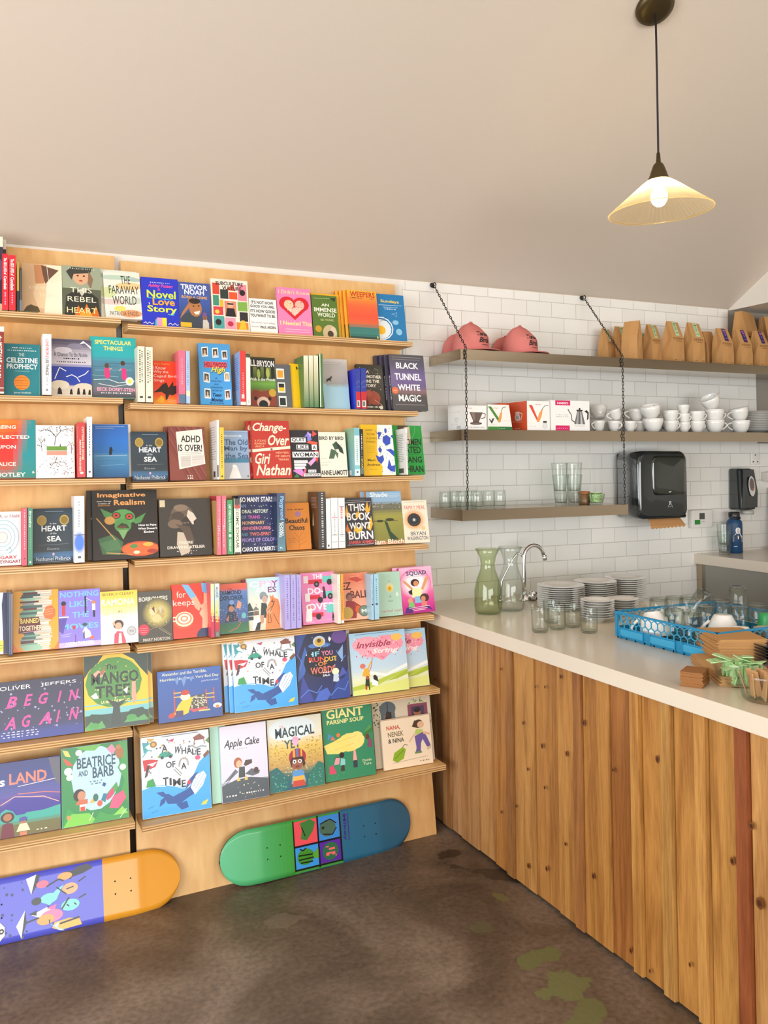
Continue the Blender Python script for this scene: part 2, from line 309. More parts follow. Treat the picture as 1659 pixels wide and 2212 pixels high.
for y, z, ry, rz_ in [(-0.29, 0.632, 0.01, 0.013), (-0.832, 0.79, 0.01, 0.013), (-1.22, 0.844, 0.01, 0.013), (-1.066, 0.774, 0.01, 0.013), (-1.126, 0.787, 0.01, 0.013), (-0.983, 0.621, 0.01, 0.013), (-1.345, 0.716, 0.01, 0.013), (-1.103, 0.57, 0.01, 0.013), (-1.248, 0.585, 0.01, 0.013), (-1.01, 0.458, 0.01, 0.013), (-1.492, 0.605, 0.01, 0.013), (-1.115, 0.425, 0.01, 0.013), (-0.823, 0.235, 0.01, 0.013), (-0.929, 0.295, 0.01, 0.013), (-1.233, 0.27, 0.01, 0.013), (-1.004, 0.102, 0.01, 0.013), (-1.12, 0.139, 0.01, 0.013), (-1.383, 0.223, 0.01, 0.013), (-1.562, 0.069, 0.009, 0.014), (-1.647, 0.05, 0.009, 0.014), (-1.813, 0.154, 0.009, 0.014), (-2.065, 0.439, 0.018, 0.022), (-2.043, 0.63, 0.011, 0.015), (-1.977, 0.512, 0.011, 0.015), (-1.696, 0.7, 0.011, 0.015)]:
    kf = random.uniform(.45, .85)
    for sc_, c in ((kf, '8a5428'), (kf*.55, '4a2812')):
        n = 12; b.add([(.0165 - (.0004 if sc_ < kf else 0), y + ry*sc_*math.cos(k*6.283/n), z + rz_*sc_*math.sin(k*6.283/n)) for k in range(n)], [tuple(range(n))[::-1]], c)
o = b.build('plank_front', PINE, root); o.matrix_parent_inverse = inv
b = MB(); b.box((.056, -3.19, 0), (1.0, -.01, .878), '2a2019'); o = b.build('carcass', PAINT, root); o.matrix_parent_inverse = inv
QUARTZ = mat('white_quartz', 'dfd3c0', .2)
b = MB(); b.box((0, -3.25, .880), (1.05, -.0005, .932)); tag(b.build('worktop', QUARTZ, bevel=.002), 'long white quartz worktop on top of the pine-clad counter', 'worktop')
# ---------------------------------------------------------------- bar along the back room
b = MB(); b.box((1.833, -3.2, 1.020), (2.75, -.0095, 1.075)); tag(b.build('bar_worktop', mat('cream_quartz', 'd8cdbd', .2), bevel=.002), 'cream stone worktop of the higher rear bar by the soap dispenser', 'worktop')
root = empty('steel_cabinet', (2.2, -1.6, 0), 0, 'stainless steel cabinet under the higher rear bar', 'cabinet'); inv = Matrix.Translation(root.location).inverted()
b = MB(); b.box((1.86, -3.19, 0), (2.74, -.0095, 1.018)); o = b.build('cabinet_body', mat('dull_steel', (.36,.35,.32), .38, .8), root); o.matrix_parent_inverse = inv
b = MB(); b.box((1.848, -.05, 0), (1.862, -.0095, 1.018)); o = b.build('corner_strip', STEEL, root); o.matrix_parent_inverse = inv
# ---------------------------------------------------------------- printing: letters and pictures on covers, boxes and decks
_tc = {}
def glyphs(txt, st):
    k = (txt, st)
    if k not in _tc:
        cu = bpy.data.curves.new('lettering', 'FONT'); cu.body = txt; cu.resolution_u = 2; cu.size = 1
        if st in 'Ti': cu.offset = .022
        if st == 'i': cu.shear = .32
        ob = bpy.data.objects.new('lettering', cu); me = bpy.data.meshes.new_from_object(ob)
        v = [(p.co.x, p.co.y) for p in me.vertices]; f = [tuple(p.vertices) for p in me.polygons]
        bpy.data.objects.remove(ob); bpy.data.curves.remove(cu); bpy.data.meshes.remove(me)
        xs = [p[0] for p in v] or [0]; ys = [p[1] for p in v] or [0]
        _tc[k] = (v, f, min(xs), max(xs), min(ys), max(ys))
    return _tc[k]
MACRO = {
'faraway': 'g 0 e8e4da 100 dfe4d6;e 30 88 60 5 b8ccb8;e 70 70 40 8 e8c890;e 12 56 20 12 cfd8a0;e 80 40 30 7 c8d0c0;e 20 36 40 6 d8c4bc;e 70 12 30 8 e8a070;e 40 22 16 6 ecd86a;e 86 84 20 4 a8c0b4;t 60 83 26 17 26241f THE;t 54 62 82 17 26241f FARAWAY;t 54 40 66 18 26241f WORLD;t 52 12 80 9 4a443a PATRICIA ENGEL',
'greenspine': 'r 0 60 100 100 f2f0dc;r 0 0 100 62 2f6a44;v 50 84 30 30 b8bca8 THE;t 50 66 80 6 b0402a Let;e 40 52 34 10 f4f4ec;e 60 36 28 7 f0f0e4;l f4f4ec 8 60 66 30 44 70 34;l 1e4a34 6 20 44 80 60;r 0 14 100 24 5a9a68;r 0 0 100 8 24583a|g 0 4a7a4a 60 c8c8a0 100 f0ecd0;D 10 20 80 50 c8643a 12',
'bluered': 'r 0 50 100 100 1d2fc0;r 0 0 100 50 ea3a22;v 45 74 40 40 e8ecf8 Friends;r 40 6 60 22 f4d8d0|r 0 42 100 100 24389a;r 0 0 100 42 c8202a;l cfd8f0 2 10 60 60 70 90 66;l cfd8f0 2 20 52 80 56;r 20 4 84 20 ece4dc;r 30 6 70 18 5a7a6a',
'heartsea': 'g 0 16202a 6 24384a 16 4a7aa8 20 3a4a54 24 333d44 60 34424c 90 2f4250 100 24333e;l 9ab8d0 .8 30 94 76 94;e 22 78 12 9.5 b89a4a;e 78 78 12 9.5 b89a4a;e 78 78 9 7 8a7030;e 22 78 9.5 7.5 a88a40;t 50 72 16 3 dfe4e8 In the;T 52 63 62 10 f2f4f4 HEART;t 50 54 16 4 dfe4e8 of the;T 52 44 36 10 f2f4f4 SEA;l 8a949a .6 14 33 88 34;t 50 26 30 4 9aa4a8 Essex;e 50 16 3 2.6 d8a8b8;t 50 8 86 7 cfdcec Nathaniel Philbrick;l a8b4c0 .6 10 3 90 3',
'whale': 'g 0 3aa4ea 22 44aaf0 30 5ab4f2 34 e6eef4 100 e8eef4;p 44aaf0 0 20 0 36 12 40 30 38 50 33 66 26 66 10 0 10;p 44aaf0 66 20 72 40 84 60 100 72 100 20;l d8ecf8 1.4 0 36 14 39 34 36;l d8ecf8 1.2 72 42 84 62 98 72;p 1f4f9a 28 27 36 14 54 12 66 18 76 22 74 34 64 28 44 22 38 26;p 1f4f9a 20 30 30 30 36 24 28 24;p 1f4f9a 24 12 26 20 34 24 32 16;p e8eef4 70 30 78 44 90 48 94 42 88 30 76 20;l 8ab0d0 .7 74 30 86 46;l 8ab0d0 .7 77 27 90 44;l 8ab0d0 .7 80 25 92 40;p 1f4f9a 62 28 72 36 82 48 76 46 66 38;p 1f4f9a 48 12 56 4 66 6 64 14;l 2a7ac0 .8 8 12 16 14;l 2a7ac0 .8 12 6 22 8;p d8d04a 84 6 88 10 96 12 92 6;T 34 83 9 9 22262e A;i 54 79 10 9 22262e W;T 62 77 7 8 22262e H;T 70 76 8 8 22262e A;T 77 74 6 8 22262e L;T 84 73 6 8 22262e E;T 42 62 14 8 22262e OF;T 61 58 8 8 22262e A;T 34 42 8 10 22262e T;T 41 41 3 9 22262e I;T 50 39 11 9 22262e M;T 60 36 6 9 22262e E;p c82a34 2 72 4 58 20 62 24 70 12 72;p fff 8 66 22 68 16 63;p 2a9a84 24 74 28 78 38 80 46 74 46 72 24 72;e 30 72 2.4 2 333;e 42 72 2.4 2 333;p 3aa0a8 2 94 4 80 10 84 6 88 14 92;l 4ab0b8 1.4 2 76 10 84 16 82;e 18 90 5 4 8a6a2a;e 18 90 3 2.4 d8a84a;p d8a84a 8 98 20 97 14 93;p 8a4a3a 76 92 86 96 94 90 92 88 78 88;l 8a4a3a 1 78 88 77 82;l 8a4a3a 1 92 88 93 82;l 9aa4ac 2.2 68 80 74 82 80 78 88 80 96 78;l a8a8a8 2.4 54 58 56 66 61 68 66 66 68 58;e 82 66 4 3 e0507a;p c83a6a 38 92 48 94 46 90;p 2a9a4a 6 38 8 46 16 48 20 38;e 10 94 1 1 333;p 333 8 64 12 66 8 52 4 50;p d83a4a 9 56 12 58 8 54;l 777 .8 46 56 56 46;l 777 .8 48 58 58 48;p e0303a 66 38 70 40 70 34 66 34;p 5a8a3a 94 86 100 90 100 82;p 7a4a2a 90 68 98 74 100 70 92 64;D 6 40 84 56 667 26;D 20 50 60 40 e0a83a 8;l 556 .7 30 98 84 98|r 0 50 100 100 dfe8ee;r 0 0 100 50 3a9ad8',
'string': 'g 0 cfd86a 6 d8e08a 24 e8eecc 40 c4dcec 70 b4d4ea 100 a8d0e8;p b8cc4a 0 4 40 12 70 22 100 30 100 34 70 28 40 20 0 14;p dfe88a 0 0 0 8 50 12 100 18 100 0;p a8c03a 60 18 84 26 100 34 100 26 80 20;p f4f8f4 20 40 60 30 100 44 100 38 60 26 20 34;e 30 80 26 13 f0a4b4;e 66 78 30 15 ee98ac;e 44 70 30 12 f0a8b8;p ee98ac 30 66 84 70 56 52;D 8 56 84 36 e05a78 60;D 8 56 84 36 f8d0d8 60;e 84 88 10 6 f2c060;i 42 80 62 10 a83a5a Invisible;i 62 67 48 10 fbeef0 String;l c03a5a 1 38 58 36 46 30 34;p e8b03a 18 30 22 42 30 42 32 28;e 20 46 5 4 d87a6a;l e8b03a 2.4 28 40 36 52;p 2a3a2a 22 14 24 28 30 26 30 12;p fff 34 14 34 24 42 28 46 22 44 12;p 222 36 24 44 28 46 18;e 27 27 3 3 a8603a;e 40 27 3 3 2a2020;r 22 8 25 14 c83a3a;r 28 7 30 12 222;l 4a7a9a .8 10 97 90 98'}
def art(mb, ops, w, h, place, base, seed=0, d0=.0003):
    """draw the printed design OPS on a w x h sheet; place(u, v, lift) gives the point"""
    rnd = random.Random(seed); lay = [0]
    ux, uy = w / 100, h / 100
    def poly(pts, col, same=False):
        if not same: lay[0] += 1
        d = d0 + lay[0] * .00003
        cl = [(min(max(x, .3), 99.7), min(max(y, .3), 99.7)) for x, y in pts]
        mb.add([place(x * ux, y * uy, d) for x, y in cl], [tuple(range(len(cl)))], col)
    def ell(cx, cy, rx, ry, col, n=14, same=False):
        poly([(cx + rx * math.cos(-6.28318 * k / n), cy + ry * math.sin(-6.28318 * k / n)) for k in range(n)][::-1], col, same)
    def line(col, wd, pts, same=False):
        wx = wd / 2; wy = wd / 2 * w / h
        if not same: lay[0] += 1
        for a, b_ in zip(pts, pts[1:]):
            dx, dy = (b_[0] - a[0]) * w, (b_[1] - a[1]) * h; L = math.hypot(dx, dy) or 1
            nx, ny = -dy / L * wx, dx / L * wy
            poly([(a[0]+nx, a[1]+ny), (a[0]-nx, a[1]-ny), (b_[0]-nx, b_[1]-ny), (b_[0]+nx, b_[1]+ny)], col, True)
    def text(st, cx, cy, bw, bh, col, txt, vert=False):
        lay[0] += 1; d = d0 + lay[0] * .00003
        if txt[0] == '~':       # print too small to read: a row of dashes
            n = max(3, int(bw / 5)) if not vert else max(4, int(bw / 4))
            for k in range(n):
                t0 = -.5 + (k + .1) / n; t1 = -.5 + (k + .35 + .5 * rnd.random()) / n
                if vert: q = [(cx - bh*.3, cy - t0*bw), (cx - bh*.3, cy - t1*bw), (cx + bh*.3, cy - t1*bw), (cx + bh*.3, cy - t0*bw)]
                else: q = [(cx + t0*bw, cy - bh*.3), (cx + t1*bw, cy - bh*.3), (cx + t1*bw, cy + bh*.3), (cx + t0*bw, cy + bh*.3)]
                poly(q, col, True)
            return
        v, f, x0, x1, y0, y1 = glyphs(txt, st); sx = bw / max(x1 - x0, 1e-4); sy = bh / max(y1 - y0, 1e-4)
        out = []
        for x, y in v:
            a = (x - (x0 + x1) / 2) * sx; b_ = (y - (y0 + y1) / 2) * sy
            X, Y = (cx + b_, cy - a) if vert else (cx + a, cy + b_)
            out.append(place(min(max(X, .2), 99.8) * ux, min(max(Y, .2), 99.8) * uy, d))
        mb.add(out, f, col)
    for op in ops.split(';'):
        q = op.split()
        if not q: continue
        k = q[0]
        if k in 'tTiv' and len(k) == 1:
            text('T' if k == 'v' else k, *map(float, q[1:5]), q[5], ' '.join(q[6:]), k == 'v')
        elif k == 'r': x0, y0, x1, y1 = map(float, q[1:5]); poly([(x0,y0),(x1,y0),(x1,y1),(x0,y1)], q[5])
        elif k == 'e': ell(*map(float, q[1:5]), q[5])
        elif k == 'p': v = list(map(float, q[2:])); poly(list(zip(v[::2], v[1::2])), q[1])
        elif k == 'l': v = list(map(float, q[3:])); line(q[1], float(q[2]), list(zip(v[::2], v[1::2])))
        elif k == 'g':
            st = [(float(a), lin(c)) for a, c in zip(q[1::2], q[2::2])]; lay[0] += 1
            for (a, c0), (e, c1) in zip(st, st[1:]):
                n = max(1, int((e - a) / 4))
                for i in range(n): poly([(0, a+(e-a)*i/n), (100, a+(e-a)*i/n), (100, a+(e-a)*(i+1)/n), (0, a+(e-a)*(i+1)/n)], mix(c0, c1, (i+.5)/n), True)
        elif k == 'B':
            cx, cy, rx, ry = map(float, q[1:5])
            for i in range(6): ell(cx, cy, rx*(1.25-.11*i), ry*(1.25-.11*i), mix(lin(base), lin(q[5]), (i+1)/6), 18)
        elif k == 'D':
            x, y, bw, bh = map(float, q[1:5]); lay[0] += 1
            for i in range(int(q[6])):
                r = rnd.uniform(.5, 1.5); ell(x + rnd.random()*bw, y + rnd.random()*bh, r, r * w / h, q[5], 6, True)
        elif k == 'H':
            x0, y0, x1, y1 = map(float, q[1:5]); n = int(q[6]); lay[0] += 1
            for i in range(n): a, c = x0 + rnd.random()*(x1-x0-2), y0 + rnd.random()*(y1-y0-2); poly([(a,c),(a+2,c),(a+2,c+2.4),(a,c+2.4)], q[5], True)
        elif k == 'L':
            x0, y0, x1, y1 = map(float, q[1:5]); n = int(q[6]); lay[0] += 1; s_ = (y1 - y0) / n
            for i in range(n): e = x1 - rnd.random() * (x1-x0) * .25; poly([(x0, y0+s_*i), (e, y0+s_*i), (e, y0+s_*(i+.4)), (x0, y0+s_*(i+.4))], q[5], True)
        elif k == 'Q':
            cx, cy, bw, bh = map(float, q[1:5]); t = rnd.uniform(-.8, .8)
            qd = lambda a, c: [(cx-a/2-t*.4, cy-c/2+t), (cx+a/2-t*.4, cy-c/2-t), (cx+a/2+t*.4, cy+c/2-t), (cx-a/2+t*.4, cy+c/2+t)]
            poly(qd(bw+5, bh+4), 'f4f4f0'); poly(qd(bw, bh), mix(lin(q[5]), lin('708070'), .3)); ell(cx, cy+bh*.05, bw*.3, bh*.4, q[5]); ell(cx, cy, bw*.2, bh*.28, q[6]); poly([(cx-bw*.4, cy-bh*.5), (cx+bw*.4, cy-bh*.5), (cx+bw*.25, cy-bh*.25), (cx-bw*.25, cy-bh*.25)], mix(lin(q[6]), lin('e8e0e0'), .5))
        elif k == 'P':
            for i in range(10):
                for j in range(14):
                    x, y = i / 9, j / 13; lay[0] = 1
                    c = mix(lin('e0302a'), lin('e88a24'), max(0, min(1, (y - .55) * 2.2 - x * .6)))
                    c = mix(c, lin('1f8f94'), max(0, min(1, (x * 1.5 - .75 - (y - .5) * .35) * 2.2)))
                    c = mix(c, lin('2f8a80'), max(0, min(1, (.22 - y) * 4)))
                    c = mix(c, lin('8a6a3a'), max(0, .5 - abs(y - .2) * 4) * (1 - x))
                    poly([(i*10, j*100/14), (i*10+10, j*100/14), (i*10+10, (j+1)*100/14), (i*10, (j+1)*100/14)], c, True)
        elif k == 'W':
            for r, c in ((46, 'cfe8ec'), (44.5, '8ab8c4'), (43, 'cfe8ec'), (34, '8ab8c4'), (32.5, 'dff0f2'), (24, '8ab8c4'), (22.5, 'cfe8ec'), (14, '8a8a84'), (13, 'f0e4d8')): ell(50, 52, r, r * .74, c, 28)
        elif k == 'K':
            y = 1
            while y < 98:
                hh = rnd.uniform(2.2, 4.6); x0 = rnd.uniform(14, 24); x1 = rnd.uniform(78, 86); xm = rnd.uniform(44, 66)
                c = rnd.choice(['4a6a6a', '7aa890', '6a3a3a', '3a5058', '8a9a94', '5a3038', '9ac4ac'])
                poly([(x0, y), (xm, y), (xm, y+hh), (x0, y+hh)], c); poly([(xm, y+.3), (x1, y+.3), (x1, y+hh-.3), (xm, y+hh-.3)], rnd.choice(['ece8da', 'd8d8cc', 'c8ccc4'])); y += hh
        elif k == 'G':
            for i in range(22):
                x = -30 + i * 7; line(['7a3e36', '6a322c', '94524a'][i % 3], 3, [(max(0, x), 100 if x >= 0 else 100 + x * 1.2), (min(100, x + 80), max(0, 100 - 100 * (min(100, x + 80) - x) / 80))], i > 0)
# ---------------------------------------------------------------- books
def book(x, y, z, rz, ry, lean, w, h, t, mode, hard, cov, spn, label, group, aF, aS, aB, seed):
    if mode == 's': w = min(w, .122)
    root = empty('book', (x, y, z), 0, label, 'book', group)
    root.rotation_mode = 'ZYX'
    zr = math.radians(rz)
    root.rotation_euler = (-lean, math.radians(ry), zr)
    ins = .0025 if hard else .0; c = .0022 if hard else .0008
    x0, x1 = -w / 2, w / 2; zb = ins * .6
    cv = MB(); pg = MB()
    cv.box((x0, 0, 0), (x1, c, h), cov); cv.box((x0, t - c, 0), (x1, t, h), cov); cv.box((x0, c, 0), (x0 + c, t - c, h), spn)
    pg.box((x0 + c, c, zb + .0004), (x1 - ins - .0006, t - c, h - ins - .0004))
    if aF.startswith('A '): z_ = MACRO[aF[2:].strip()].split('|'); aF = z_[0]; aS = z_[1] if len(z_) > 1 and not aS else aS
    if aS.startswith('A '): z_ = MACRO[aS[2:].strip()].split('|'); aS = z_[0]; aB = z_[1] if len(z_) > 1 and not aB else aB
    if mode == 'f':
        if aF: art(cv, aF, w, h, lambda u, v, d: (x0 + u, -d, v), cov, seed)
        if aS: art(cv, aS, t, h, lambda u, v, d: (x0 - d, t - u, v), spn, seed)
        rot = None
    else:
        if aS: art(cv, aS, t, h, lambda u, v, d: (x0 - d, t - u, v), spn, seed)
        if aB: art(cv, aB, w, h, lambda u, v, d: (x1 - u, t + d, v), cov, seed)
        # spine outward: turn the whole book about its upright axis, spine towards the room
        rot = Matrix.Rotation(math.radians(90), 4, 'Z') @ Matrix.Translation((w / 2, -t / 2, 0))
        for mbx in (cv, pg): mbx.v = [tuple(rot @ Vector(p)) for p in mbx.v]
    cv.build('cover', PRINT, root); pg.build('page_block', PAPER, root)
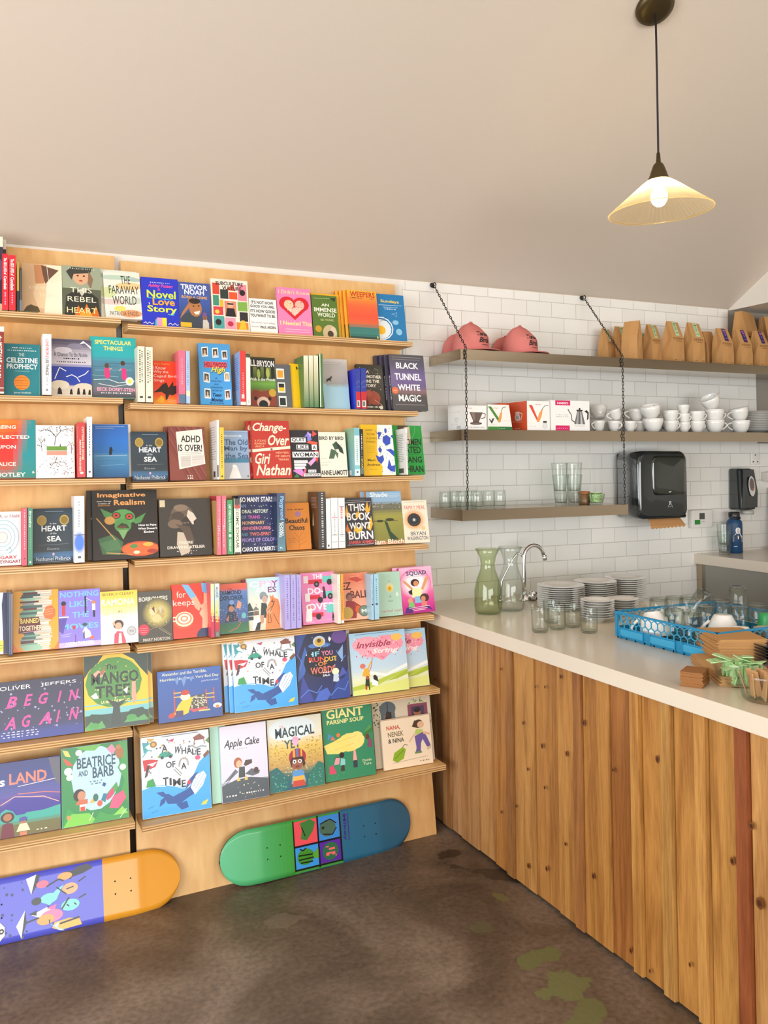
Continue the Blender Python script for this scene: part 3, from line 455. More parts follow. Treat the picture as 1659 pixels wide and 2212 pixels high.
BOOKS = r'''
-1.7958 -0.1687 2.1863 0 0 0.175 0.0890 0.3022 0.0260 f 0 3a3040 3a3040|dark photo book with pale top band at the start of the top shelf|books on the top shelf of the near rack|r 0 86 100 100 efe6d0;e 78 55 26 16 6a5a7a;e 60 60 12 10 1c1820;r 0 0 100 10 d8c9a8||
-1.7783 -0.1347 2.1842 0 0 0.175 0.0781 0.3042 0.0140 f 0 40343c d8cbb0|dark book with grey top peeking out behind the two red spines|books on the top shelf of the near rack|r 0 86 100 100 d9d2bf;r 0 0 100 10 d8c9a8||
-1.7447 -0.2127 2.1854 0 0 0.03 0.1200 0.2122 0.0207 s 0 d8142a d8142a|red spine nearest the frame edge of the pair on the top shelf|books on the top shelf of the near rack||v 50 78 30 50 fff The SEX LIVES of;v 50 48 24 50 fff Cannibals;v 50 20 24 30 fbd ~*  MAARTEN TROOST|
-1.7206 -0.2127 2.1854 0 0 0.03 0.1200 0.2094 0.0231 s 0 d8142a d8142a|red spine next to the dark thin books on the top shelf|books on the top shelf of the near rack||v 50 78 30 50 fff The SEX LIVES of;v 50 48 24 50 fff Cannibals;v 50 20 24 30 fbd ~*  MAARTEN TROOST|
-1.7009 -0.2127 2.1854 0 0 0.03 0.1200 0.1871 0.0079 s 0 b08a34 4a3a22|thin gold and brown spine beside the red spines on the top shelf|books on the top shelf of the near rack||r 0 0 100 40 1b1d24;r 0 40 100 100 b8923a|
-1.6916 -0.2127 2.1854 0 0 0.03 0.1200 0.1634 0.0079 s 0 2b2a30 2b2a30|thin charcoal spine before the sepia woman cover on the top shelf|books on the top shelf of the near rack||r 0 0 100 25 66788a;r 30 25 60 96 555|
-1.6128 -0.1687 2.1846 0 0 0.175 0.1457 0.2042 0.0160 f 0 d9b48a b59268|sepia cover of a woman in profile with a flowing white gown|books on the top shelf of the near rack|r 55 45 100 100 efe2c4;p c98a5e 30 98 62 98 58 70 46 45 34 60;p 6b4a38 48 98 92 90 70 72 58 60 52 80;p e8c9a0 34 60 62 62 74 40 60 10 40 12 28 40;p f3e6cc 62 62 100 70 100 0 55 0;p 5a4a30 4 4 45 4 40 14 30 16 22 18 12 14;t 40 52 44 7 f2dcc0 KNOW;t 66 38 50 7 f2dcc0 THERE;l f8f0dc 1.2 62 99 66 70 72 52 60 48;r 0 0 40 4 6f7a50||
-1.4667 -0.1687 2.1849 0 0 0.175 0.1446 0.2081 0.0180 f 0 9aa38a 39403a|moody cover of a person in a dark beret above orange flames|books on the top shelf of the near rack|r 0 0 100 55 5a5f4c;e 48 80 21 17 d9a782;p 3a3a34 10 88 24 98 80 98 72 88 30 84 24 72;p 8a6a50 68 92 80 76 74 56 66 66;e 40 81 3 1.6 2a1a14;e 56 81 3 1.6 2a1a14;e 48 71 5 1.6 a04a3e;p 2c2e28 5 0 10 40 34 52 62 54 92 38 98 0;p c8c2b0 40 52 50 40 66 56 56 58;p d8701e 30 0 40 22 52 8 62 26 74 6 86 22 96 0;p f0a828 42 0 50 12 60 4 68 14 78 0;t 48 52 56 10 f4ead0 THIS;t 50 34 74 10 f4ead0 REBEL;t 50 12 78 11 f6e6a0 HEART;t 50 95 70 4 c8d0b8 ~HEATHER FOX||
-1.3227 -0.1487 2.1839 0 0 0.175 0.1417 0.2099 0.0120 f 0 dfe2d4 d8d8c8|pale painted cover showing only the letter f beside the beret cover|books on the top shelf of the near rack|A faraway||
-1.3068 -0.1687 2.1842 0 -2.2 0.175 0.1416 0.1996 0.0140 f 0 e6e6da d8d8c8|pale painted cover straddling the gap between the two racks|books on the top shelf of the near rack|A faraway||
-1.1633 -0.1715 2.1631 0 0 0.175 0.1496 0.2086 0.0220 f 0 2334c4 2334c4|royal blue novel with yellow bubble lettering and cut-out figures|books on the top shelf of the far rack|t 52 90 56 2.5 cfd6ff ~A LOVE STORY FOR BOOK LOVERS EVERYWHERE;i 52 83 66 9 f0509a Ashley Poston;t 48 76 8 6 f0509a A;T 54 66 78 16 d6ee3a Novel;l 38e0d0 1.2 18 58 84 56;T 60 51 60 15 ffb02e Love;T 55 34 80 17 e6ee3a Story;l f6f6b0 2 20 48 22 44;l 66f0e0 1.2 70 26 84 24 92 36;r 40 0 54 18 f29ac0;r 54 0 66 18 f2e23a;p 40c0d0 34 0 40 0 40 16 36 14;l fff 1.4 4 5 10 8 14 4 20 8 26 4 32 7;l fff 1.4 70 5 76 8 82 4 88 8 94 4 98 6|v 50 60 60 50 f0509a A Novel Love Story|
-1.0214 -0.1706 2.1618 0 0 0.175 0.1326 0.2018 0.0180 f 0 3d5aa8 33508f|blue cover of a smiling man holding his head with white capitals|books on the top shelf of the far rack|g 0 5a4a44 25 2f4a78 60 3d5aa8 100 44569c;T 50 90 84 11 fff TREVOR;T 50 79 62 11 fff NOAH;T 50 68 80 6 e0a94e BORN A CRIME;p 3c4650 4 0 8 26 34 36 62 28 74 0;e 52 44 20 18 b5774a;p b5774a 2 20 10 34 34 58 46 66 34 46;e 42 60 14 7 a56a40;p f4ece0 46 36 66 40 62 32 52 31;e 46 49 3 1.5 2a1a12;e 62 50 3 1.5 2a1a12;e 50 60 18 6 2a2320;r 4 3 38 13 f0b92c;p cfc8bc 72 0 74 20 84 24 92 14 92 0;e 80 26 8 6 8a5a3a;e 80 32 7 5 7a4f8a||
-0.8698 -0.1697 2.1609 0 0 0.175 0.1599 0.2296 0.0160 f 0 efe6d6 efe6d6|cream cover with a patchwork of red, teal and pink cartoon scenes|books on the top shelf of the far rack|r 4 70 22 92 d8442e;r 24 62 46 80 2c3a34;r 48 62 70 76 e8562e;r 72 60 96 92 e98a9c;r 4 48 20 68 3f8f78;r 22 44 38 60 f2b33a;r 70 40 96 58 7fb04a;r 4 30 30 46 d83e4a;r 74 20 96 38 2c2a30;r 4 4 32 28 4fa3a0;r 34 4 62 26 f2a0b4;r 64 4 96 18 e0862e;p c8503a 40 80 60 92 66 78;T 50 92 74 7 1a1a1a SUBCULTURE;T 56 83 52 7 1a1a1a VULTURE;r 32 26 68 60 f2ede0;r 34 28 66 58 d98a72;e 50 51 8 6 e0b08a;r 42 51 58 54 161616;p 222 36 28 40 44 60 44 64 28;e 16 16 8 6 222;e 48 14 8 5 c02a4a;p f0c02e 70 4 78 22 86 22 92 4;e 14 36 6 4 f4d03a;e 84 76 8 6 222||
-0.7265 -0.1688 2.1596 0 0 0.175 0.1219 0.1555 0.0120 f 0 f4f3ef efeee8|small white book with bold black all-capitals slogan|books on the top shelf of the far rack|T 48 89 82 9 141414 IT'S NOT HOW;T 48 77 88 9 141414 GOOD YOU ARE,;T 49 64 90 9 141414 IT'S HOW GOOD;T 48 51 92 9 141414 YOU WANT TO BE.;t 46 30 88 7 8a8a8a The world's best-selling;t 26 18 40 7 8a8a8a book by;T 66 18 56 8 141414 PAUL ARDEN.||
-0.5838 -0.1680 2.1597 0 0 0.175 0.1559 0.2169 0.0160 f 0 ef86b8 e070a8|pink cover with a large red heart filled with tiny people|books on the top shelf of the far rack|t 52 91 92 8 f9e9a0 I Didn't Know;e 30 66 24 15 d81e2e;e 70 66 24 15 d81e2e;p d81e2e 8 60 92 60 50 32;e 34 64 14 10 f0c8a0;e 66 64 14 10 f2b8a8;p f0c8b4 24 58 76 58 50 40;D 26 44 48 30 fff 30;D 26 44 48 30 d0403a 26;D 26 44 48 30 3a6a8a 12;T 52 25 92 9 fbe9a2 I Needed This;l fde 1.2 20 12 92 12;l fde 1.2 20 7 92 7|v 50 50 80 50 f9e9a0 I Didn't Know|
-0.4403 -0.1671 2.1592 0 0 0.175 0.1207 0.1952 0.0160 f 0 56762c 4a6624|olive green cover with a pug's head peering over the bottom edge|books on the top shelf of the far rack|l d8e0a0 1.2 10 92 94 93;T 52 77 30 7 f4f2dc AN;T 52 65 88 10 f4f2dc IMMENSE;T 54 53 70 10 f4f2dc WORLD;t 56 41 50 5 e8e0a0 ED YONG;e 20 19 13 8 c89a2e;e 64 10 28 20 c9b48c;e 78 14 12 12 d8c8a8;e 66 8 12 8 4a3a2a;p 2a3a1a 70 94 96 96 90 86||
-0.4227 -0.1430 2.1594 0 0 0.175 0.1411 0.2076 0.0180 f 0 e8b92a f0c02e|yellow book edge showing behind the pug's head cover|books on the top shelf of the far rack|r 0 0 100 100 f0b428;l fff 1 96 4 96 96||
-0.2609 -0.1810 2.1579 0 0 0.175 0.1464 0.2306 0.0130 f 1 f0b43a c84a1e|orange to teal gradient cover of the four copy stack, front copy|stacked copies of the orange gradient novel|g 0 1c2a24 10 3a8078 24 3a7a72 30 d86a3c 45 f0543a 70 f06a3a 90 f2a034 100 f4b83a;T 52 92 84 11 c02a1c WEEPERS;t 34 84 46 3 301a10 ~PETER MENDELSUND;t 84 84 16 3 301a10 ~A NOVEL;p f2d060 90 3 96 3 93 9|r 0 0 100 30 20201c;r 0 30 100 100 d8641e|
-0.2729 -0.1645 2.1579 0 0 0.175 0.1464 0.2306 0.0130 f 1 f0b43a c84a1e|orange to teal gradient cover of the four copy stack, second copy from the front|stacked copies of the orange gradient novel||r 0 0 100 30 20201c;r 0 30 100 100 d8641e|
-0.2849 -0.1480 2.1579 0 0 0.175 0.1464 0.2306 0.0130 f 1 f0b43a c84a1e|orange to teal gradient cover of the four copy stack, third copy from the front|stacked copies of the orange gradient novel||r 0 0 100 30 20201c;r 0 30 100 100 d8641e|
-0.2969 -0.1315 2.1579 0 0 0.175 0.1464 0.2306 0.0130 f 1 f0b43a c84a1e|orange to teal gradient cover of the four copy stack, rearmost copy|stacked copies of the orange gradient novel||r 0 0 100 30 20201c;r 0 30 100 100 d8641e|
-0.1290 -0.1652 2.1593 0 0 0.175 0.1744 0.2252 0.0240 f 0 1579b4 1579b4|teal blue board cookbook with a fried egg drawing, end of top shelf|books on the top shelf of the far rack|T 58 84 54 8 f2cf4a Sundays;l d8e8f4 1 24 76 92 77;l d8e8f4 1 38 72 80 72;t 58 68 34 4 d8e8f4 ~Sunil Vijay;e 26 26 36 25 e4eef2;e 26 26 33 22.5 1579b4;e 25 25 31 21 dfe8ea;e 26 22 13 9.5 f2b61a;l 222 1 22 46 44 42;l 222 1 26 40 46 52;e 70 40 9 5 8ac4e4;e 78 20 9 7 8ac4e4;l 8ac4e4 1 60 56 76 62 74 52 62 60||
-1.7640 -0.2694 1.8657 0 0 0.03 0.1300 0.2496 0.0287 s 1 8a1e18 8a1e18|thick dark red spine with slanted cream lettering at shelf start|books on the second shelf of the near rack||r 0 92 100 100 f4ead8;r 0 0 100 3 f4ead8;v 50 66 40 56 f6ecd8 the MOTTAWS;v 50 32 22 50 f6ecd8 ~Sarah Serr;r 0 8 100 9 f4ead8|
-1.6855 -0.2254 1.8642 0 0 0.175 0.1274 0.2017 0.0140 f 0 1f7c86 186c76|teal paperback with an orange seal and white serif title|books on the second shelf of the near rack|t 50 92 56 3 e8f0f0 ~#1 Phenomenon;t 50 87 80 3 e8f0f0 ~20 MILLION COPIES SOLD;t 48 79 16 6 dfecec THE;T 50 68 86 10 f4f8f8 CELESTINE;T 50 56 84 10 f4f8f8 PROPHECY;l cfe 0.6 30 47 70 47;e 49 25 22 14.5 f08a2a;l 8a4a10 1 34 34 64 34;l 8a4a10 1 30 29 68 29;l 8a4a10 1 29 24 69 24;l 8a4a10 1 32 19 66 19;l 8a4a10 1 38 14 60 14;t 50 5 46 4 f4f8f8 James Redfield;l 6ab4ba .8 97 2 97 98||
-1.6021 -0.2694 1.8658 0 0 0.03 0.1350 0.2296 0.0313 s 1 f4efe8 f4efe8|tall white spine with pink and black vertical title|books on the second shelf of the near rack||v 52 76 30 34 d8406a LOVE PEOPLE;v 52 46 28 34 222 USE THINGS;v 52 22 14 14 999 ~THE MINIMALISTS;e 50 8 14 2 888|
-1.5094 -0.2254 1.8642 0 0 0.175 0.1464 0.2300 0.0140 f 0 b9b4c4 8a86a0|cloudy cover with blue mountains and tiny black silhouettes along the bottom|books on the second shelf of the near rack|g 0 d8ccb4 18 cfc4b8 24 24389a 52 2a3f9e 56 cfcad4 78 b4aebc 90 6a6478 100 4a4660;p fff 70 92 80 98 100 88 100 84 84 94;e 30 80 22 6 cfcad6;e 60 88 20 5 8a849a;p 2440a4 0 40 12 52 30 46 40 52 60 44 80 52 100 44 100 20 0 20;l fff 2 8 30 20 50 36 44;l fff 2 36 34 50 38 62 34 70 26;l fff 2 66 34 84 40 92 46;e 20 20 24 8 e0d6c0;e 80 16 26 8 d8ccb8;t 48 73 84 7 15151c A Chance To Be Noble;t 50 66 40 4 15151c ~Joseph M. Fugini;t 50 60 74 3 15151c ~BETTER TO STAND;p 111 14 4 16 14 20 16 24 12 26 4;p 111 44 4 46 12 50 14 52 4;p 111 62 4 64 14 68 16 70 4;p 111 76 4 78 13 82 14 84 4;p 111 90 4 92 12 96 13 97 4||
-1.3523 -0.2204 1.8660 0 0 0.175 0.1742 0.2459 0.0240 f 1 1fa4a6 188c90|cover of two girls in pink swimsuits wading in a grey-blue sea|books on the second shelf of the near rack|g 0 4a4650 12 6a6a70 30 4a7486 60 4f86a0 66 2aa6ae 100 24b0ae;T 50 91 80 7 f6e06a SPECTACULAR;T 50 81 42 7 f6e06a THINGS;l 2f5f78 1 0 50 60 52;l 8ab4c4 1 10 44 90 46;l 2f5f78 1 30 56 100 57;l 8ab4c4 1 0 36 60 34;l dfe8ea 1.4 6 28 36 30 60 24 96 28;l dfe8ea 1.2 16 22 50 18 80 22;p e0357a 30 48 40 48 42 34 36 30 30 34;e 35 52 5 4 5a4030;p e0357a 68 48 77 48 78 32 72 28 67 32;e 70 57 5 4 4a3428;l e8b088 1.6 40 46 46 48;l e8b088 1.6 66 48 62 44;e 84 27 9 7 f2f2ec;e 84 27 5 4 e8d860;T 54 13 82 6 f7a8c4 BECK DOREY-STEIN;t 54 7 66 2.5 fff ~New York Times Bestselling Author||
-1.2578 -0.2715 1.8462 0 0 0.03 0.1250 0.2195 0.0270 s 0 f1e6cd f1e6cd|cream spine beside the wading girls cover on the second shelf|books on the second shelf of the far rack||v 62 64 56 24 3a3428 ~INCONVENIENT TRUTHS OF;v 32 64 60 30 3a3428 ~SOUTH OF FRANCE;e 50 9 26 2 1a1a1a|
-1.2270 -0.2711 1.8460 0 0 0.03 0.1250 0.2187 0.0273 s 0 f1e6cd f1e6cd|cream spine beside the red crow cover on the second shelf|books on the second shelf of the far rack||v 62 64 56 24 3a3428 ~INCONVENIENT TRUTHS OF;v 32 64 60 30 3a3428 ~SOUTH OF FRANCE;e 50 9 26 2 1a1a1a|
-1.1553 -0.2262 1.8438 0 0 0.175 0.0968 0.1784 0.0120 f 0 e2401f c8381a|red paperback with a large black crow silhouette|books on the second shelf of the far rack|g 0 f0a02a 20 e85a22 50 e2401f 100 e8481f;t 40 93 62 5 f2b04a Maya Angelou;t 30 84 50 8 f8efe0 I Know;t 34 74 62 8 f8efe0 Why the;t 50 64 92 8 f8efe0 Caged Bird;t 26 54 42 8 f8efe0 Sings;p 2a1c16 0 26 20 34 40 46 56 50 64 38 72 44 84 54 84 42 100 44 96 26 80 20 66 22 56 10 50 10 50 22 34 28;p e8b22a 8 4 34 20 44 12 40 2;l f8e0d0 1 60 10 96 8;l f8e0d0 1 60 6 96 4||
-1.0982 -0.2695 1.8451 0 0 0.03 0.1250 0.2127 0.0271 s 0 e86a86 e86a86|pink spine with a slate-blue foot next to the red crow cover|books on the second shelf of the far rack||r 0 0 100 17 4a6a86;v 50 60 50 30 f4a8b8 ~LOVE AND OTHER WORDS|
-1.0749 -0.2692 1.8449 0 0 0.03 0.1250 0.2113 0.0150 s 0 a8c4ea a8c4ea|slim pale blue spine touching the movie portraits book|books on the second shelf of the far rack||r 0 14 100 24 e8e0c0;v 50 58 50 40 6a8ac0 ~HOLIDAY ROMANCE|
-0.9482 -0.2237 1.8448 0 0 0.175 0.1327 0.2626 0.0260 f 1 4aa0dc 3a84bc|sky blue book with six tilted white-framed portrait snapshots|books on the second shelf of the far rack|Q 20 86 15 12 4a3326 d8a98a;Q 53 85 14 12 2a2024 e8c0a0;Q 82 82 13 11 3a2a20 b07850;Q 22 44 14 12 2a3a30 e0b090;Q 86 46 12 11 c8a860 e8c0a0;Q 23 18 14 12 2a3a30 d8a884;Q 86 17 13 12 6a2a24 e0b090;r 16 60 88 70 ea5a6a;T 52 65 70 8 6a1016 HOLLYWOOD;i 60 55 44 12 1a2a6a High;i 59 56 44 12 f4e23a High;t 52 43 8 3 1a4a86 A;t 52 38 34 3 1a4a86 TOTALLY RAD,;t 52 33 16 3 1a4a86 WAY;t 52 28 38 3 1a4a86 OPINIONATED;t 52 23 32 3 1a4a86 HISTORY OF;i 52 16 28 6 12306a Teen;i 52 8 38 6 12306a Movies;t 52 2.5 44 3 14203a Bruce Handy||
-0.8481 -0.2664 1.8433 0 0 0.03 0.1250 0.2244 0.0229 s 0 e0302c e0302c|red spine with a pale blue lined back beside the movie portraits book|books on the second shelf of the far rack||r 0 0 100 6 f0e4da;v 50 40 40 30 f0a8a0 ~FRACTURES AND OTHER;r 20 12 70 20 f4d8d0|r 0 0 100 100 9ab8e8;L 10 30 90 92 5f86c8 16;r 20 4 40 12 e8eef8
-0.8259 -0.2661 1.8431 0 0 0.03 0.1250 0.2151 0.0177 s 0 efeee0 efeee0|white spine pressed against the bear in the woods cover|books on the second shelf of the far rack||r 0 92 100 100 3a4a2a;l 8a9a5a 6 0 92 100 100;r 30 4 70 10 ccc|
-0.7454 -0.2211 1.8420 0 0 0.175 0.1180 0.2159 0.0180 f 0 3c5a2c 2c4420|forest cover with a brown bear's head and white author name|books on the second shelf of the far rack|g 0 7a4630 30 8a4a34 36 5a8a3a 48 7ab04a 56 3a5a2a 80 7a8a4a 100 2a2a20;r 4 56 16 82 2a2a22;r 30 54 44 84 34352a;r 56 56 64 82 2a2a22;r 82 56 96 86 26261e;e 36 66 6 10 a8b85a;e 70 68 7 10 b4c05a;r 0 80 100 96 20201a;T 16 88 28 13 fff ILL;T 64 87 64 13 fff BRYSON;T 50 55 94 6 f4f4e8 Walk in the Woods;p 8a4030 0 0 4 26 16 34 40 30 62 32 90 34 100 20 100 0;e 48 8 24 12 d8b8a4;e 48 4 17 9 1c2226;e 20 16 6 4 20160e;e 72 16 6 4 20160e;e 84 28 14 8 c8a23a||
-0.6546 -0.2250 1.8403 0 0 0.175 0.0682 0.1890 0.0120 f 0 5f6266 54575a|grey cover with three white-framed square motifs in a column|books on the second shelf of the far rack|r 6 66 56 90 f4f4ee;r 12 69 50 86 f0a02e;r 10 34 58 58 f4f4ee;r 16 46 52 55 2a2226;r 16 37 52 46 e8c02a;r 12 2 62 26 f4f4ee;r 18 5 56 22 22302c||
-0.5986 -0.2192 1.8402 0 0 0.175 0.0484 0.1958 0.0140 f 0 f5c40f e0b00c|plain yellow cover with a small dark bird mark near the top|books on the second shelf of the far rack|p 2a2010 60 92 72 94 78 88 68 86;l b08a10 1 40 30 70 30;l b08a10 1 40 26 80 26;l b08a10 1 40 22 76 22;l b08a10 1 40 18 70 18||
-0.5719 -0.2629 1.8412 0 0 0.03 0.1200 0.2208 0.0207 s 0 3a7a4c 3a7a4c|cream and green spine, first of three alike beside the yellow cover|books on the second shelf of the far rack|A greenspine||
-0.5492 -0.2626 1.8410 0 0 0.03 0.1200 0.2221 0.0195 s 0 3a7a4c 3a7a4c|cream and green spine, middle one of three alike on second shelf|books on the second shelf of the far rack|A greenspine||
-0.5266 -0.2623 1.8409 0 0 0.03 0.1200 0.2233 0.0203 s 0 3a7a4c 3a7a4c|cream and green spine, third of three alike, next to dark green edge|books on the second shelf of the far rack|A greenspine||
-0.5024 -0.2620 1.8410 0 0 0.03 0.1300 0.2315 0.0153 s 1 5a8a4a 4a7a3e|mossy green hardback spine with white edge beside the grey horse cover|books on the second shelf of the far rack||r 0 0 28 100 f4f4ec;r 60 4 76 96 3a6a34|
-0.4124 -0.2169 1.8392 0 0 0.175 0.1207 0.2268 0.0160 f 0 c9c4c0 d8d8c8|misty grey over pale blue cover with a small running horse|books on the second shelf of the far rack|g 0 a4ccdc 46 a8d0de 49 b4c4c8 51 a8a4a0 70 b8b2ae 85 b4b0ac 100 d0cac6;l 8a8a88 1 4 92 80 92;l 8a8a88 1 4 88 70 88;p 2a2826 12 56 20 60 30 62 34 66 38 63 34 60 32 58 34 52 30 56 22 56 14 51 16 56;L 12 47 96 52 8a8a80 5;T 56 48 82 7 a8b0ac thousand wild;l 8aa0a8 .8 40 44 92 44||
-0.3309 -0.2598 1.8396 0 0 0.03 0.1250 0.1758 0.0219 s 0 1d2fc0 1d2fc0|blue over red spine with pale barcode back beside the horse cover|books on the second shelf of the far rack|A bluered||
-0.3042 -0.2595 1.8394 0 0 0.03 0.1250 0.1783 0.0260 s 0 1d2fc0 1d2fc0|blue over red spine overlapping the black floral grandmother cover|books on the second shelf of the far rack|A bluered||
-0.2430 -0.2147 1.8387 0 0 0.175 0.1281 0.2090 0.0200 f 0 22221e 2a2822|black cover with a red bear and tiny white flowers|books on the second shelf of the far rack|T 42 84 12 6 f4efe2 A;T 48 73 88 7 f4efe2 RANDMOTHER;T 46 63 76 7 f4efe2 BEGINS THE;T 46 53 50 7 f4efe2 STORY;e 58 26 26 15 9a3e2c;e 40 36 12 8 b04a34;r 36 10 44 24 8a3626;r 66 10 76 24 8a3626;l f0b49a 1.4 60 22 84 12 90 8;D 10 40 80 55 fff 16;D 10 80 60 14 b8c08a 10;l 8a9a8a 1.2 70 92 84 86;t 44 6 70 5 f4efe2 ~Oreelle Ferrel;e 84 5 7 4 d8d0b8||
-0.0631 -0.2374 1.8374 0 0 0.175 0.1764 0.2617 0.0200 f 1 4a4658 2e2a3c|dark violet cover with large white capitals overhanging the shelf end, front copy|stacked copies of the dark violet novel|g 0 4a4a4e 26 504a4c 34 8a6a70 42 6a5a86 60 6f5f98 80 54506a 100 4a4a50;T 50 80 64 11 fff BLACK;T 50 60 76 12 fff TUNNEL;T 50 41 64 11 fff WHITE;T 50 22 64 12 fff MAGIC;l b0a8a0 .8 8 95 92 95;l 9a9490 .8 8 91 88 91;l b0a8a0 .8 8 10 92 10;e 10 35 9 6 f0703a;l fff 1 5 35 15 35|r 0 0 100 40 26242c;v 50 40 44 50 fff BLACK TUNNEL;v 50 10 14 30 bbb WHITE MAGIC|
-0.0761 -0.2139 1.8374 0 0 0.175 0.1764 0.2617 0.0200 f 1 4a4658 2e2a3c|dark violet cover with large white capitals overhanging the shelf end, second copy from the front|stacked copies of the dark violet novel||r 0 0 100 40 26242c;v 50 40 44 50 fff BLACK TUNNEL;v 50 10 14 30 bbb WHITE MAGIC|
-0.0891 -0.1904 1.8374 0 0 0.175 0.1764 0.2617 0.0200 f 1 4a4658 2e2a3c|dark violet cover with large white capitals overhanging the shelf end, third copy from the front|stacked copies of the dark violet novel||r 0 0 100 40 26242c;v 50 40 44 50 fff BLACK TUNNEL;v 50 10 14 30 bbb WHITE MAGIC|
-0.1021 -0.1669 1.8374 0 0 0.175 0.1764 0.2617 0.0200 f 1 4a4658 2e2a3c|dark violet cover with large white capitals overhanging the shelf end, rearmost copy|stacked copies of the dark violet novel||r 0 0 100 40 26242c;v 50 40 44 50 fff BLACK TUNNEL;v 50 10 14 30 bbb WHITE MAGIC|
-1.7178 -0.2804 1.5556 0 0 0.175 0.1553 0.2207 0.0220 f 0 d83a34 2a8a8c|gradient orange, red and teal cover with wide spaced white capitals|books on the third shelf of the near rack|P;r 0 0 0 0 fff;T 36 87 40 6 f6eee4 REING;T 42 70 88 6 f6eee4 REFLECTED;T 36 53 40 6 f6eee4 UPON;T 36 24 40 6 f6eee4 ALICE;T 44 6 66 7 f6eee4 NOTLEY;t 94 10 6 4 f6eee4 &||
-1.5724 -0.2804 1.5542 0 0 0.175 0.1369 0.2018 0.0140 f 0 f0eff0 e6e6e6|white cover with bare black trees above a green strip|books on the third shelf of the near rack|l 333 1.6 48 62 52 78 40 88 24 92;l 333 1.4 52 78 66 90 84 94;l 333 1 40 88 34 97;l 333 1 66 90 60 98;l 333 .8 24 92 12 88 6 92;l 333 .8 84 94 94 88 98 92;D 4 80 92 18 444 60;l 444 1 16 50 14 66 6 76;l 444 1 14 66 24 76;D 2 58 26 20 555 30;l 444 1 92 46 92 62 84 70;D 78 50 20 18 555 20;r 28 52 80 60 6a9a3e;r 62 59 64 64 333;r 28 43 80 51 e09a86;l 555 1.2 54 40 50 30 40 24;l 555 1 50 30 66 22;D 36 6 44 34 666 60;D 70 6 28 30 888 24;D 4 10 28 30 999 20;l 666 1 34 28 76 30||
-1.4842 -0.3244 1.5558 0 0 0.03 0.1350 0.2058 0.0275 s 1 c8141e c8141e|dark red spine with cream vertical title beside the bare tree cover|books on the third shelf of the near rack||v 66 62 60 26 f6e2c8 CUTTING FOR STONE;v 32 40 58 22 f6e2c8 ABRAHAM VERGHESE;e 50 8 24 2.2 f6e2c8|
-1.4561 -0.3244 1.5558 0 0 0.03 0.1350 0.2273 0.0191 s 0 f0efec f0efec|slim tall white spine next to the red one on the third shelf|books on the third shelf of the near rack||v 50 60 50 30 555 ~On Earth We Are;e 50 9 20 2 444|
-1.3713 -0.2804 1.5546 0 0 0.175 0.1323 0.2074 0.0160 f 0 2a72c8 2a68b4|blue sea and sky cover with one tiny wading figure|books on the third shelf of the near rack|g 0 2a5a8a 20 3a78a8 42 4a8ab4 45 2f74b8 70 2a74cc 100 2f68b8;l d8e8f8 .8 8 95 90 96;l d8e8f8 .8 8 92 60 93;p 1a1a22 44 42 46 54 50 58 54 54 52 42;l 1a1a22 1 46 52 60 50;l cfe0ea .8 5 40 95 41;l 3a6a94 1 10 30 80 32;l 7aaac8 1 20 22 90 24;l 3a6a94 1 5 14 70 12||
-1.3602 -0.2584 1.5556 0 0 0.175 0.1349 0.2086 0.0220 f 0 f2f2f0 f2f2f0|white edged book right behind the blue sea cover|books on the third shelf of the near rack|r 0 0 100 100 f4f4f2||
-1.2256 -0.2809 1.5367 0 0 0.175 0.1372 0.1982 0.0180 f 0 22303e 1c2833|dark slate sea book with two gold medals, right of the rack gap|books on the third shelf of the far rack|A heartsea||
-1.0760 -0.2776 1.5388 2 0 0.175 0.1462 0.2177 0.0220 f 1 8a4a40 7a3e36|wood-brown cover with a tilted newspaper clipping, front copy|two copies of the newspaper clipping book|G parquet;p ece6dc 20 90 92 96 98 30 26 20;T 60 77 54 13 2c2a2a ADHD;T 58 60 66 13 2c2a2a IS OVER!;l 8a8680 .8 30 50 90 53;l 8a8680 .8 34 47 88 50;p cfc8c0 30 44 58 46 58 26 31 24;p d8d2ca 60 46 94 48 94 30 61 28;l 9a948c .6 34 40 56 41;l 9a948c .6 34 36 56 37;l 9a948c .6 63 42 92 44;l 9a948c .6 63 38 92 40;T 56 8 18 4 f4e8e0 ~RICKI;T 56 3.5 18 4 f4e8e0 ~RYAN||
-1.0880 -0.2521 1.5388 2 0 0.175 0.1462 0.2177 0.0220 f 1 8a4a40 7a3e36|wood-brown cover with a tilted newspaper clipping, rear copy|two copies of the newspaper clipping book|G parquet;p ece6dc 20 90 92 96 98 30 26 20;T 60 77 54 13 2c2a2a ADHD;T 58 60 66 13 2c2a2a IS OVER!;l 8a8680 .8 30 50 90 53;l 8a8680 .8 34 47 88 50;p cfc8c0 30 44 58 46 58 26 31 24;p d8d2ca 60 46 94 48 94 30 61 28;l 9a948c .6 34 40 56 41;l 9a948c .6 34 36 56 37;l 9a948c .6 63 42 92 44;l 9a948c .6 63 38 92 40;T 56 8 18 4 f4e8e0 ~RICKI;T 56 3.5 18 4 f4e8e0 ~RYAN||
-0.9662 -0.3192 1.5402 0 0 0.03 0.1400 0.2382 0.0090 s 0 f0efee f0efee|white magazine-like spine with lined back beside the newspaper cover|books on the third shelf of the far rack||r 0 4 60 24 222|r 0 0 100 100 e6e6e6;L 12 34 88 92 b8b8bc 14;r 50 4 76 14 333
-0.9512 -0.3188 1.5399 0 0 0.03 0.1250 0.2084 0.0175 s 0 f4c010 f4c010|yellow spine with black vertical title on the third shelf|books on the third shelf of the far rack||v 50 66 44 40 6a5208 ~THE GREATEST SHOW;v 50 32 24 40 6a5208 ~EVER TOLD;e 50 6 22 2 333|
